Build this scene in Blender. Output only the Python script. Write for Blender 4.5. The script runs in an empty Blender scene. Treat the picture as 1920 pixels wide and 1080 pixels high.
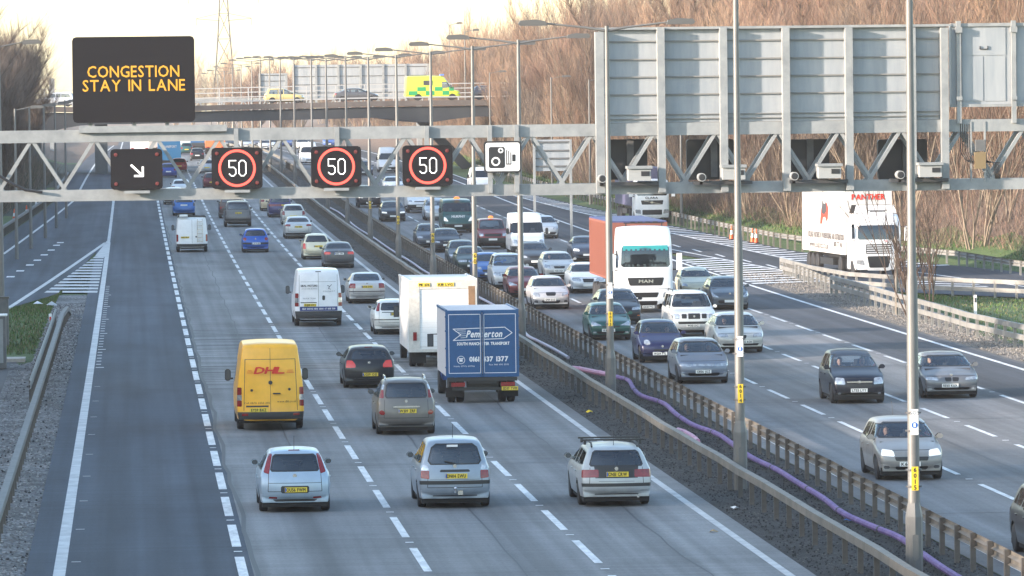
import bpy, bmesh, math, random
from mathutils import Vector, Matrix
from mathutils.bvhtree import BVHTree
R = math.radians
rnd = random.Random(11)
sc = bpy.context.scene
col = sc.collection

# ------------------------------------------------------------------ camera
FPX, VX, VY, ROLL, CAMH = 10300.0, 246.0, 210.0, 0.014, 9.4      # pixels of the 1920x1080 photograph
_d = Vector((VX - 960, VY - 540, FPX)).normalized()               # the road's direction in camera axes (x right, y down, z ahead)
_a = Vector((-ROLL, -1, 0)); _up = (_a - _a.dot(_d) * _d).normalized()
_r = Vector((-_d.cross(_up).x, -_d.cross(_up).y, -_d.cross(_up).z))
if _r.x < 0: _r = -_r
# rows: world X, Y, Z in camera axes -> a world vector for each camera axis
CX = Vector((_r.x, _d.x, _up.x)); CY = Vector((_r.y, _d.y, _up.y)); CZ = Vector((_r.z, _d.z, _up.z))
cam_d = bpy.data.cameras.new('camera'); cam = bpy.data.objects.new('camera', cam_d); col.objects.link(cam)
cam_d.sensor_width = 36; cam_d.lens = 36 * FPX / 1920; cam_d.clip_start = 1; cam_d.clip_end = 12000
M = Matrix((( CX.x, -CY.x, -CZ.x, 0), (CX.y, -CY.y, -CZ.y, 0), (CX.z, -CY.z, -CZ.z, CAMH), (0, 0, 0, 1)))
cam.matrix_world = M
sc.camera = cam

# ------------------------------------------------------------------ light
SUN_EL, SUN_AZ = R(12), R(250)          # azimuth clockwise from +Y: behind the camera, to the left
world = bpy.data.worlds.new('World'); sc.world = world; world.use_nodes = True
wn = world.node_tree; bg = wn.nodes['Background']
sky = wn.nodes.new('ShaderNodeTexSky'); sky.sky_type = 'NISHITA'; sky.sun_disc = False
sky.sun_elevation = SUN_EL; sky.sun_rotation = SUN_AZ; sky.air_density = 1.0; sky.dust_density = 1.0; sky.ozone_density = 1.0
wn.links.new(sky.outputs[0], bg.inputs[0]); bg.inputs[1].default_value = 0.15
sd = bpy.data.lights.new('sun', 'SUN'); sd.energy = 3.2; sd.angle = R(1.2); sd.color = (1.0, 0.84, 0.70)
sun = bpy.data.objects.new('sun', sd); col.objects.link(sun)
_s = Vector((math.sin(SUN_AZ) * math.cos(SUN_EL), math.cos(SUN_AZ) * math.cos(SUN_EL), math.sin(SUN_EL)))
sun.rotation_euler = _s.to_track_quat('Z', 'Y').to_euler(); sun.location = (0, 0, 60)
sc.view_settings.view_transform = 'Standard'; sc.view_settings.look = 'None'
sc.view_settings.exposure = 2.1; sc.view_settings.gamma = 1
sc.cycles.max_bounces = 6; sc.cycles.transparent_max_bounces = 12; sc.cycles.caustics_reflective = False

# ------------------------------------------------------------------ road levels: straight road through a sag
ET = [(0,0),(150,0),(220,.15),(290,.42),(350,.8),(420,1.35),(490,2.1),(550,2.75),(620,3.35),(700,3.8),(800,3.95),(3000,3.95)]
def _E(y):
    for (a, p), (b, q) in zip(ET, ET[1:]):
        if y <= b:
            return p + (q - p) * max(0.0, (y - a)) / (b - a)
    return ET[-1][1]
_lat = [(_E(i*10-25) + _E(i*10) * 2 + _E(i*10+25)) / 4 for i in range(320)]
def E(y):
    y = max(0.0, min(3180.0, y)); i = int(y // 10); t = y / 10 - i
    return _lat[i] * (1 - t) + _lat[i + 1] * t
def ray(px, py):
    return (CX * (px - 960) + CY * (py - 540) + CZ * FPX)
def at(px, py, h=0.0):
    """world point on the road surface (raised by h) seen at a pixel of the photograph"""
    d = ray(px, py); d = d / d.y; lo, hi = 40.0, 2500.0
    y = lo
    f = lambda y: CAMH + d.z * y - E(y) - h
    while y < hi and f(y) > 0: y += 10
    lo, hi = y - 10, y
    for _ in range(30):
        m = (lo + hi) / 2
        if f(m) > 0: lo = m
        else: hi = m
    return Vector((d.x * hi, hi, E(hi) + h))
def onp(px, py, Y):
    d = ray(px, py); d = d / d.y
    return Vector((d.x * Y, Y, CAMH + d.z * Y))

# ------------------------------------------------------------------ materials
MATS = {}
def mat(name, color, rough=0.6, metal=0.0, coat=0.0, emit=None, es=1.0, var=0.0, scale=8.0, bump=0.0, bscale=40.0, spec=0.5, c2=None, detail=4, stretch=None):
    if name in MATS: return MATS[name]
    m = bpy.data.materials.new(name); m.use_nodes = True; nt = m.node_tree; b = nt.nodes['Principled BSDF']
    b.inputs['Base Color'].default_value = (*color, 1); b.inputs['Roughness'].default_value = rough
    b.inputs['Metallic'].default_value = metal; b.inputs['Coat Weight'].default_value = coat
    b.inputs['Coat Roughness'].default_value = 0.08; b.inputs['Specular IOR Level'].default_value = spec
    if emit:
        b.inputs['Emission Color'].default_value = (*emit, 1); b.inputs['Emission Strength'].default_value = es
    tc = nt.nodes.new('ShaderNodeTexCoord'); src = tc.outputs['Object']
    if stretch:
        mp = nt.nodes.new('ShaderNodeMapping'); mp.inputs['Scale'].default_value = stretch
        nt.links.new(src, mp.inputs[0]); src = mp.outputs[0]
    if var > 0 or c2:
        n = nt.nodes.new('ShaderNodeTexNoise'); n.inputs['Scale'].default_value = scale; n.inputs['Detail'].default_value = detail
        n.inputs['Roughness'].default_value = 0.65
        nt.links.new(src, n.inputs['Vector'])
        r = nt.nodes.new('ShaderNodeValToRGB'); r.color_ramp.elements[0].position = 0.32; r.color_ramp.elements[1].position = 0.68
        a = color; c = c2 if c2 else tuple(min(1, x * (1 + var)) for x in color)
        a = a if c2 else tuple(x * (1 - var) for x in color)
        r.color_ramp.elements[0].color = (*a, 1); r.color_ramp.elements[1].color = (*c, 1)
        nt.links.new(n.outputs['Fac'], r.inputs[0]); nt.links.new(r.outputs[0], b.inputs['Base Color'])
    if bump > 0:
        n2 = nt.nodes.new('ShaderNodeTexNoise'); n2.inputs['Scale'].default_value = bscale; n2.inputs['Detail'].default_value = 3
        nt.links.new(src, n2.inputs['Vector'])
        bp = nt.nodes.new('ShaderNodeBump'); bp.inputs['Strength'].default_value = bump; bp.inputs['Distance'].default_value = 0.03
        nt.links.new(n2.outputs['Fac'], bp.inputs['Height']); nt.links.new(bp.outputs[0], b.inputs['Normal'])
    MATS[name] = m
    return m
def paint(name, color, metal=0.0, rough=0.35):
    """car paint; the inside of the shell is dark trim"""
    if name in MATS: return MATS[name]
    m = mat(name, color, rough, metal, 0.3, var=0.06, scale=3.0, spec=.4)
    nt = m.node_tree; out = nt.nodes['Material Output']; b = nt.nodes['Principled BSDF']
    g = nt.nodes.new('ShaderNodeNewGeometry'); d = nt.nodes.new('ShaderNodeBsdfDiffuse'); d.inputs[0].default_value = (.02, .02, .022, 1)
    mx = nt.nodes.new('ShaderNodeMixShader')
    nt.links.new(g.outputs['Backfacing'], mx.inputs[0]); nt.links.new(b.outputs[0], mx.inputs[1]); nt.links.new(d.outputs[0], mx.inputs[2])
    nt.links.new(mx.outputs[0], out.inputs[0])
    # road dirt low down on the panels
    tc = nt.nodes.new('ShaderNodeTexCoord'); sp = nt.nodes.new('ShaderNodeSeparateXYZ'); nt.links.new(tc.outputs['Object'], sp.inputs[0])
    n = nt.nodes.new('ShaderNodeTexNoise'); n.inputs['Scale'].default_value = 5; nt.links.new(tc.outputs['Object'], n.inputs[0])
    mr = nt.nodes.new('ShaderNodeMapRange'); mr.inputs[1].default_value = 0.15; mr.inputs[2].default_value = 0.75; mr.inputs[3].default_value = 0.6; mr.inputs[4].default_value = 0.0
    nt.links.new(sp.outputs[2], mr.inputs[0])
    mu = nt.nodes.new('ShaderNodeMath'); mu.operation = 'MULTIPLY'; nt.links.new(mr.outputs[0], mu.inputs[0]); nt.links.new(n.outputs[0], mu.inputs[1])
    dm = nt.nodes.new('ShaderNodeMixRGB'); dm.inputs[2].default_value = (.055, .052, .05, 1)
    old = b.inputs['Base Color'].links[0].from_socket
    nt.links.new(mu.outputs[0], dm.inputs[0]); nt.links.new(old, dm.inputs[1]); nt.links.new(dm.outputs[0], b.inputs['Base Color'])
    return m
def glass(name, tint, gloss=(0.9, .95, 1.0)):
    m = bpy.data.materials.new(name); m.use_nodes = True; nt = m.node_tree; nt.nodes.remove(nt.nodes['Principled BSDF'])
    t = nt.nodes.new('ShaderNodeBsdfTransparent'); t.inputs[0].default_value = (*tint, 1)
    g = nt.nodes.new('ShaderNodeBsdfGlossy'); g.inputs[0].default_value = (*gloss, 1); g.inputs[1].default_value = 0.03
    lw = nt.nodes.new('ShaderNodeFresnel'); lw.inputs[0].default_value = 1.95
    mx = nt.nodes.new('ShaderNodeMixShader'); nt.links.new(lw.outputs[0], mx.inputs[0]); nt.links.new(t.outputs[0], mx.inputs[1]); nt.links.new(g.outputs[0], mx.inputs[2])
    nt.links.new(mx.outputs[0], nt.nodes['Material Output'].inputs[0]); MATS[name] = m
    return m

# ------------------------------------------------------------------ mesh helpers
class MB:
    def __init__(s): s.v = []; s.f = []; s.m = []
    def add(s, vs, fs, m=0):
        o = len(s.v); s.v += [tuple(v) for v in vs]; s.f += [tuple(i + o for i in f) for f in fs]; s.m += [m] * len(fs); return s
    def box(s, c, d, m=0, rz=0.0, tx=1.0, ty=1.0):
        """centre, size; tx, ty scale the top face"""
        cx, cy, cz = c; x, y, z = d[0]/2, d[1]/2, d[2]/2; vs = []
        for k, (i, j) in ((-1, (1, 1)), (1, (tx, ty))):
            for a, b in ((-1, -1), (1, -1), (1, 1), (-1, 1)):
                px, py = a * x * i, b * y * j
                vs.append((cx + px * math.cos(rz) - py * math.sin(rz), cy + px * math.sin(rz) + py * math.cos(rz), cz + k * z))
        return s.add(vs, [(3,2,1,0),(4,5,6,7),(0,1,5,4),(1,2,6,5),(2,3,7,6),(3,0,4,7)], m)
    def beam(s, p, q, w, h, m=0, up=(0, 0, 1)):
        p = Vector(p); q = Vector(q); d = (q - p).normalized(); u = Vector(up)
        if abs(d.dot(u)) > .99: u = Vector((0, 1, 0))
        r = d.cross(u).normalized() * w / 2; u = r.cross(d).normalized() * h / 2
        vs = [p-r-u, p+r-u, p+r+u, p-r+u, q-r-u, q+r-u, q+r+u, q-r+u]
        return s.add(vs, [(3,2,1,0),(4,5,6,7),(0,1,5,4),(1,2,6,5),(2,3,7,6),(3,0,4,7)], m)
    def tube(s, pts, r, n=8, m=0, cap=True):
        pts = [Vector(p) for p in pts]; rs = r if isinstance(r, (list, tuple)) else [r] * len(pts); vs = []; fs = []
        for i, p in enumerate(pts):
            d = (pts[min(i+1, len(pts)-1)] - pts[max(i-1, 0)]).normalized()
            a = Vector((0, 0, 1)) if abs(d.z) < .9 else Vector((1, 0, 0))
            x = d.cross(a).normalized(); y = d.cross(x).normalized()
            for k in range(n):
                t = 2 * math.pi * k / n; vs.append(p + (x * math.cos(t) + y * math.sin(t)) * rs[i])
        for i in range(len(pts) - 1):
            for k in range(n):
                a, b = i*n + k, i*n + (k+1) % n; fs.append((a, b, b + n, a + n))
        if cap: fs.append(tuple(range(n - 1, -1, -1))); fs.append(tuple((len(pts)-1)*n + k for k in range(n)))
        return s.add(vs, fs, m)
    def prism(s, poly, y0, y1, m=0, axis='y'):
        """polygon (x,z) pushed from y0 to y1; axis x: polygon is (y,z) from x0 to x1; axis z: (x,y)"""
        n = len(poly); f = {'y': lambda a, b, t: (a, t, b), 'x': lambda a, b, t: (t, a, b), 'z': lambda a, b, t: (a, b, t)}[axis]
        vs = [f(a, b, y0) for a, b in poly] + [f(a, b, y1) for a, b in poly]
        fs = [tuple(range(n)), tuple(range(2*n-1, n-1, -1))] + [(i, (i+1) % n + 0, (i+1) % n + n, i + n) for i in range(n)]
        return s.add(vs, fs, m)
    def stroke(s, pts, w, y0, y1, m=0, closed=False):
        """flat pen line through (x,z) points"""
        ps = [Vector(p) for p in pts]; n = len(ps)
        for i in range(n if closed else n - 1):
            a, b = ps[i], ps[(i+1) % n]; d = (b - a).normalized(); q = Vector((-d.y, d.x)) * w / 2; e = d * w * .3
            s.prism([a - e + q, a - e - q, b + e - q, b + e + q], y0, y1, m)
        return s
    def lathe(s, prof, c, axis='z', n=16, m=0):
        vs = []; fs = []
        for r, h in prof:
            for k in range(n):
                t = 2 * math.pi * k / n; a, b = r * math.cos(t), r * math.sin(t)
                vs.append({'z': (c[0]+a, c[1]+b, c[2]+h), 'x': (c[0]+h, c[1]+a, c[2]+b), 'y': (c[0]+a, c[1]+h, c[2]+b)}[axis])
        for i in range(len(prof) - 1):
            for k in range(n):
                a, b = i*n + k, i*n + (k+1) % n; fs.append((a, b, b+n, a+n))
        fs.append(tuple(range(n))); fs.append(tuple((len(prof)-1)*n + k for k in range(n)))
        return s.add(vs, fs, m)
    def mesh(s, name, mats, smooth=False):
        me = bpy.data.meshes.new(name); me.from_pydata(s.v, [], s.f)
        for x in (mats if isinstance(mats, (list, tuple)) else [mats]): me.materials.append(x)
        me.polygons.foreach_set('material_index', s.m)
        if smooth is not False:
            me.polygons.foreach_set('use_smooth', [True] * len(s.f)); me.set_sharp_from_angle(angle=R(35 if smooth is True else smooth))
        me.update(); return me
    def build(s, name, mats, parent=None, loc=None, rz=0, smooth=False, **kw):
        return link(name, s.mesh(name, mats, smooth), parent, loc, rz, **kw)
def link(name, data, parent=None, loc=None, rz=0, **kw):
    o = bpy.data.objects.new(name, data); col.objects.link(o)
    if parent: o.parent = parent
    if loc is not None: o.location = loc
    if rz: o.rotation_euler = (0, 0, rz)
    for k, v in kw.items():
        if v is not None: o[k] = v
    return o
def thing(name, label, category, loc=(0, 0, 0), rz=0, group=None):
    return link(name, None, None, loc, rz, label=label, category=category, group=group)
def copy_tree(o, parent=None):
    c = o.copy(); col.objects.link(c); c.parent = parent
    for ch in KIDS.get(o.name, []): copy_tree(bpy.data.objects[ch], c)
    return c
KIDS = {}
def register(root):
    """remember the children of a prototype so that copying needs no search"""
    al = [o for o in bpy.data.objects if o.parent]
    def rec(o):
        ks = [c for c in al if c.parent == o]; KIDS[o.name] = [k.name for k in ks]
        for k in ks: rec(k)
    rec(root)

# glyphs, made once
GL = {}
_chars = sorted(set("ABCDEFGHIJKLMNOPQRSTUVWXYZ0123456789abcdefghijklmnopqrstuvwxyz.&!-"))
_tmp = []
for ch in _chars:
    cu = bpy.data.curves.new('g', 'FONT'); cu.body = ch; cu.resolution_u = 2; o = bpy.data.objects.new('g', cu); col.objects.link(o); _tmp.append((ch, o, cu))
bpy.context.view_layer.update(); _dg = bpy.context.evaluated_depsgraph_get()
for ch, o, cu in _tmp:
    me = bpy.data.meshes.new_from_object(o.evaluated_get(_dg)); vs = [(v.co.x, v.co.y) for v in me.vertices]
    x0 = min(v[0] for v in vs); x1 = max(v[0] for v in vs)
    GL[ch] = ([(v[0] - x0, v[1]) for v in vs], [tuple(p.vertices) for p in me.polygons], x1 - x0)
    bpy.data.meshes.remove(me)
for ch, o, cu in _tmp: bpy.data.objects.remove(o); bpy.data.curves.remove(cu)
def text(mb, s, org, rt, up, h, m=0, width=None, shear=0.0, gap=.12, bold=0.0):
    """letters centred on org, cap height h; width squeezes or stretches to fit"""
    tot = sum((GL[c][2] if c in GL else .3) for c in s) + gap * (len(s) - 1); k = h / .69
    kx = (width / tot) if width else k; rt = Vector(rt); up = Vector(up); org = Vector(org); x = -tot / 2; nrm = rt.cross(up) * .0
    offs = [(0, 0)] if not bold else [(-bold, 0), (bold, 0), (0, bold), (0, -bold)]
    for c in s:
        if c in GL:
            vs, fs, w = GL[c]
            for q, (bx, by) in enumerate(offs):
                mb.add([org + rt * ((x + vx + bx) * kx + (vy * k - h/2) * shear) + up * ((vy + by) * k - h / 2) + rt.cross(up) * (.0006 * q) for vx, vy in vs], fs, m)
            x += w + gap
        else: x += .3 + gap
# ================================================================== the setting
def interp(tab):
    def f(y):
        if y <= tab[0][0]: return tab[0][1]
        for (a, p), (b, q) in zip(tab, tab[1:]):
            if y <= b: return p + (q - p) * (y - a) / (b - a)
        return tab[-1][1]
    return f
XR = interp([(0,90),(200,62),(262,48),(284,46.6),(302,46),(320,41.5),(386,38.3),(450,36.5),(520,35),(600,35),(1000,36),(3200,40)])     # foot of the right bank
XL = interp([(0,-26),(200,-24),(262,-22),(330,-14.5),(394,-10.2),(515,-7.5),(575,-7),(1000,-9),(3200,-12)])                          # foot of the left bank
def bank(x, y):
    a = x - XR(y) - 1.0; b = XL(y) - 1.0 - x
    t = max(a, b)
    if t <= 0: return 0.0
    h = .34 * t - .5 * math.exp(-t) + .5 if False else .34 * t
    top = 9.5 if a > b else 8.0
    if a < b and y < 590:                       # left bank raised into an added ridge, mostly out of view, shading the road
        k = min(1, (590 - y) / 40); top = 8 + (7.5 if y < 400 else 7.5 - 4.5 * min(1, (y - 400) / 60)) * k; h = (.34 + (.5 if y < 400 else .25) * k) * t; h += (.9 * math.sin(y * .11 + x * .05) + .6 * math.sin(y * .31)) * k * min(1, t / 20)
        h = max(0, h); return min(h, top + (1.1 * math.sin(y * .13) + .8 * math.sin(y * .37 + 1)) * k)
    if y > 620: top = top * max(.25, 1 - (y - 620) / 260)
    return top * (1 - math.exp(-h / top))

def road_mat(name, ca, cb, streak=.5, patch=None):
    m = bpy.data.materials.new(name); m.use_nodes = True; nt = m.node_tree; b = nt.nodes['Principled BSDF']; N = nt.nodes.new; Lk = nt.links.new
    tc = N('ShaderNodeTexCoord')
    def noise(sc_, s, det=4):
        mp = N('ShaderNodeMapping'); mp.inputs['Scale'].default_value = sc_; Lk(tc.outputs['Object'], mp.inputs[0])
        n = N('ShaderNodeTexNoise'); n.inputs['Scale'].default_value = s; n.inputs['Detail'].default_value = det; Lk(mp.outputs[0], n.inputs[0]); return n.outputs['Fac']
    def ramp(x, a, c, lo, hi):
        r = N('ShaderNodeMapRange'); r.inputs[1].default_value = lo; r.inputs[2].default_value = hi; r.inputs[3].default_value = a; r.inputs[4].default_value = c; Lk(x, r.inputs[0]); return r.outputs[0]
    def mul(x, y):
        q = N('ShaderNodeMath'); q.operation = 'MULTIPLY'; Lk(x, q.inputs[0]); Lk(y, q.inputs[1]); return q.outputs[0]
    big = ramp(noise((.5, .02, 1), 1.0, 5), 0, 1, .35, .65)          # long wheel-worn patches
    fine = ramp(noise((1, 1, 1), 14, 3), .86, 1.14, .3, .7)
    tine = ramp(noise((.12, 2.2, 1), 1.0, 5), 1 - streak * .5, 1 + streak * .5, .3, .7)   # combed across the lane
    wave = mul(ramp(noise((.35, .006, 1), 1.0, 2), .82, 1.16, .35, .65), mul(ramp(noise((1.9, .012, 1), 1.0, 3), .78, 1.16, .35, .65), ramp(noise((.45, .09, 1), 1.0, 6), .80, 1.12, .32, .55)))
    mx = N('ShaderNodeMixRGB'); mx.inputs[1].default_value = (*ca, 1); mx.inputs[2].default_value = (*cb, 1); Lk(big, mx.inputs[0])
    f = mul(mul(fine, tine), wave)
    if patch:                                                          # one slab-long zone of coarser combing
        sp = N('ShaderNodeSeparateXYZ'); Lk(tc.outputs['Object'], sp.inputs[0])
        w = N('ShaderNodeMath'); w.operation = 'PINGPONG'; w.inputs[1].default_value = .5; q = N('ShaderNodeMath'); q.operation = 'MULTIPLY'; q.inputs[1].default_value = .9
        Lk(sp.outputs[1], q.inputs[0]); Lk(q.outputs[0], w.inputs[0])
        inside = N('ShaderNodeMath'); inside.operation = 'COMPARE'; inside.inputs[1].default_value = patch[0]; inside.inputs[2].default_value = patch[1]; Lk(sp.outputs[1], inside.inputs[0])
        st = ramp(noise((.15, 1.6, 1), 1, 2), .62, 1.3, .35, .65)
        on = N('ShaderNodeMixRGB'); on.inputs[1].default_value = (1, 1, 1, 1); Lk(inside.outputs[0], on.inputs[0]); Lk(st, on.inputs[2]); f = mul(f, on.outputs[0])
    v = N('ShaderNodeVectorMath'); v.operation = 'SCALE'; Lk(mx.outputs[0], v.inputs[0]); Lk(f, v.inputs[3]); Lk(v.outputs[0], b.inputs['Base Color'])
    b.inputs['Roughness'].default_value = .82; b.inputs['Specular IOR Level'].default_value = .3
    bp = N('ShaderNodeBump'); bp.inputs['Strength'].default_value = .35; bp.inputs['Distance'].default_value = .01; Lk(noise((1, 1, 1), 60, 2), bp.inputs['Height']); Lk(bp.outputs[0], b.inputs['Normal'])
    MATS[name] = m; return m
m_conc = road_mat('worn_concrete_road', (.15, .152, .155), (.185, .186, .186), .22, patch=(208, 24))
m_concr = road_mat('worn_road_right', (.13, .13, .134), (.17, .168, .168), .18)
m_dark = road_mat('dark_asphalt', (.036, .045, .061), (.056, .066, .085), .26)
m_dark2 = road_mat('fresh_asphalt', (.036, .040, .050), (.05, .054, .064), .2)
m_edge = road_mat('edge_tarmac', (.06, .062, .066), (.085, .085, .085), .3)
m_line = mat('road_paint', (.40, .41, .42), .6, var=.0, c2=(.78, .78, .77), scale=2.2, detail=9, stretch=(2, .5, 1))
m_lineold = mat('worn_road_paint', (.36, .36, .36), .7, c2=(.6, .6, .59), scale=1.6, detail=8)
def stone_mat(name, a, c, s, stretch=(1, 1, 1)):
    m = bpy.data.materials.new(name); m.use_nodes = True; nt = m.node_tree; b = nt.nodes['Principled BSDF']; N = nt.nodes.new; Lk = nt.links.new
    tc = N('ShaderNodeTexCoord'); mp = N('ShaderNodeMapping'); mp.inputs['Scale'].default_value = stretch; Lk(tc.outputs['Object'], mp.inputs[0])
    vo = N('ShaderNodeTexVoronoi'); vo.inputs['Scale'].default_value = s; Lk(mp.outputs[0], vo.inputs[0])
    r = N('ShaderNodeValToRGB'); r.color_ramp.elements[0].color = (*a, 1); r.color_ramp.elements[1].color = (*c, 1); r.color_ramp.elements[0].position = .1; r.color_ramp.elements[1].position = .95
    Lk(vo.outputs['Color'], r.inputs[0])
    n = N('ShaderNodeTexNoise'); n.inputs['Scale'].default_value = .5; n.inputs['Detail'].default_value = 6; Lk(tc.outputs['Object'], n.inputs[0])
    mr = N('ShaderNodeMapRange'); mr.inputs[1].default_value = .35; mr.inputs[2].default_value = .65; mr.inputs[3].default_value = .6; mr.inputs[4].default_value = 1.25; Lk(n.outputs[0], mr.inputs[0])
    v = N('ShaderNodeVectorMath'); v.operation = 'SCALE'; Lk(r.outputs[0], v.inputs[0]); Lk(mr.outputs[0], v.inputs[3]); Lk(v.outputs[0], b.inputs['Base Color'])
    bp = N('ShaderNodeBump'); bp.inputs['Strength'].default_value = 1; bp.inputs['Distance'].default_value = .12; Lk(vo.outputs['Distance'], bp.inputs['Height']); Lk(bp.outputs[0], b.inputs['Normal'])
    b.inputs['Roughness'].default_value = .9; MATS[name] = m; return m
m_stone = stone_mat('pale_gravel', (.05, .052, .056), (.34, .34, .34), 13)
m_dstone = stone_mat('dark_gravel', (.020, .021, .023), (.075, .075, .076), 18)
m_wstone = stone_mat('warm_gravel', (.11, .10, .09), (.30, .275, .25), 14)
m_grass = mat('grass_ground', (.035, .075, .014), .9, c2=(.085, .125, .03), scale=.9, detail=8, bump=.6, bscale=30)
m_litter = mat('bank_leaf_litter', (.07, .045, .032), .95, c2=(.17, .11, .078), scale=.8, detail=8, bump=.5)

# terrain: one sheet reaching the horizon
gx = sorted(set([-900, -500, -300, -180, -120, -90, -70] + [x for x in range(-60, 110, 2)] + [115, 125, 140, 170, 220, 320, 520, 900]))
gy = [-200, -60] + list(range(0, 800, 10)) + list(range(800, 1500, 40)) + [1600, 1800, 2100, 2500, 3000]
mb = MB(); vs = [(x, y, E(y) + bank(x, y) - .06 + (.25 * math.sin(x * .9 + y * .07) * math.sin(y * .05) if bank(x, y) > 1 else 0)) for y in gy for x in gx]; nx = len(gx)
fs = [(j*nx+i, j*nx+i+1, (j+1)*nx+i+1, (j+1)*nx+i) for j in range(len(gy)-1) for i in range(nx-1)]
mb.add(vs, fs)
mb.m = [1 if (bank((gx[k % (nx-1)] + gx[k % (nx-1) + 1]) / 2, gy[k // (nx-1)] + 5) > 1.05 or gy[k // (nx-1)] > 640) else 0 for k in range(len(fs))]
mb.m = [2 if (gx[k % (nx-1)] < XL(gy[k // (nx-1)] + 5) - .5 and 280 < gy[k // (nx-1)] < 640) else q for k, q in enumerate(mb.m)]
mb.build('ground', [m_grass, m_litter, mat('shade_toned_bank', (.012, .014, .010), .95, c2=(.035, .04, .02), scale=1.2, detail=8)], smooth=60, kind='structure')  # left bank ground: shade under the trees is put into its dark colour

def strip(mb, fl, fr, y0, y1, dz, m=0, step=10, ncol=1):
    fl = fl if callable(fl) else (lambda y, c=fl: c); fr = fr if callable(fr) else (lambda y, c=fr: c)
    ys = sorted(set([y0, y1] + [k * step for k in range(int(y0 // step) + 1, int(math.ceil(y1 / step)))])); vs = []; fs = []
    for y in ys:
        for c in range(ncol + 1):
            vs.append((fl(y) + (fr(y) - fl(y)) * c / ncol, y, E(y) + dz))
    w = ncol + 1
    for j in range(len(ys) - 1):
        for c in range(ncol): fs.append((j*w+c, j*w+c+1, (j+1)*w+c+1, (j+1)*w+c))
    return mb.add(vs, fs, m)
def S(name, fl, fr, y0, y1, dz, m, **k):
    mb = MB(); strip(mb, fl, fr, y0, y1, dz, 0, **k); return mb.build(name, m, kind='structure')
def patch(pts, dz, name=None, m=None, mb=None, mi=0, step=10):
    """flat polygon given by ground points, cut at the road stations so that it follows the sag"""
    bm = bmesh.new(); bm.faces.new([bm.verts.new((p[0], p[1], 0)) for p in pts])
    ys = [p[1] for p in pts]; k = int(min(ys) // step) + 1
    while k * step < max(ys):
        bmesh.ops.bisect_plane(bm, geom=bm.verts[:] + bm.edges[:] + bm.faces[:], plane_co=(0, k * step, 0), plane_no=(0, 1, 0), dist=1e-4); k += 1
    bmesh.ops.triangulate(bm, faces=bm.faces[:]); bm.normal_update()
    if sum(f.normal.z for f in bm.faces) < 0: bmesh.ops.reverse_faces(bm, faces=bm.faces[:])
    bm.verts.ensure_lookup_table(); bm.verts.index_update()
    vs = [(v.co.x, v.co.y, E(v.co.y) + dz) for v in bm.verts]; fs = [tuple(v.index for v in f.verts) for f in bm.faces]; bm.free()
    if mb is None:
        mb = MB(); mb.add(vs, fs); return mb.build(name, m, kind='structure')
    mb.add(vs, fs, mi)
def pxy(*pp): return [at(x, y) for x, y in pp]

S('left_running_lane', -2.3, 2.35, 40, 1500, 0, m_dark)
S('left_carriageway', 2.35, 13.5, 40, 1500, 0, m_conc)
S('central_reserve', 13.5, 17.1, 40, 1500, -.02, m_dstone)
S('right_carriageway', 17.1, 27.7, 40, 1500, 0, m_concr)
S('right_outer_lane', 27.7, 31.4, 40, 1500, 0, m_dark2)
S('right_hard_strip', 31.4, interp([(40,31.6),(250,31.6),(262,31.6),(1500,31.6)]), 40, 1500, -.003, m_edge)
# pale stones of the verge between the edge of the right carriageway and the island fence
xo = interp([(40,36),(190,34.6),(216,33.6),(255,36.2),(290,36.4),(300,31.7)])
S('right_verge_gravel', 31.6, lambda y: xo(y) + .25 * math.sin(y * .8), 40, 302, -.03, m_wstone, step=2)
# slip road leaving on the right
slip_in = interp([(150,78),(230,52),(244,46.5),(253,41.5),(257,39.4),(261,37.4),(266,35.6),(280,34.9),(296,34.2),(330,31.5),(1500,31.5)])
slip_out = interp([(150,90),(200,70),(262,50),(292,46),(312,42),(322,39.6),(386,37.4),(450,35.2),(520,33.0),(560,31.8)])
S('right_slip_road', slip_in, slip_out, 150, 560, -.006, m_dark2, step=5, ncol=2)
# left side: edge of the tarmac, stones, slip road joining behind the nose
S('left_verge_gravel', lambda y: (-4.35 if y < 205 else -3.8) + .12 * math.sin(y * 1.3), lambda y: -2.22 - .1 * math.sin(y * .9) * math.sin(y * .37), 40, at(150, 552).y, -.025, m_stone, step=2)
nose = at(200, 455); nb = at(105, 552)
l_out = interp([(250,-17.5),(300,-12.8),(at(0,481).y, at(0,481).x),(at(140,375).y, at(140,375).x),(560,-4.6),(1000,-2.4)])
l_in = interp([(250,-12.4),(at(15,578).y, at(15,578).x),(nb.y, nb.x),(nose.y, -1.9),(at(205,440).y, -2.3),(1000,-2.3)])
S('left_slip_road', lambda y: l_out(y) - 1.6, l_in, 240, 900, -.004, m_dark, step=5, ncol=2)
S('left_path', -12.5, interp([(80,-4.9),(150,-4.9),(160,-4.3),(188,-4.3),(200,-4.4)]), 80, at(40, 672).y, -.035, m_edge, step=4)
S('left_far_gravel', interp([(80,-5.1),(150,-5.1),(160,-4.5),(188,-4.5),(205,-4.6)]), -4.3, 80, 205, -.03, m_stone, step=3)

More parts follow.
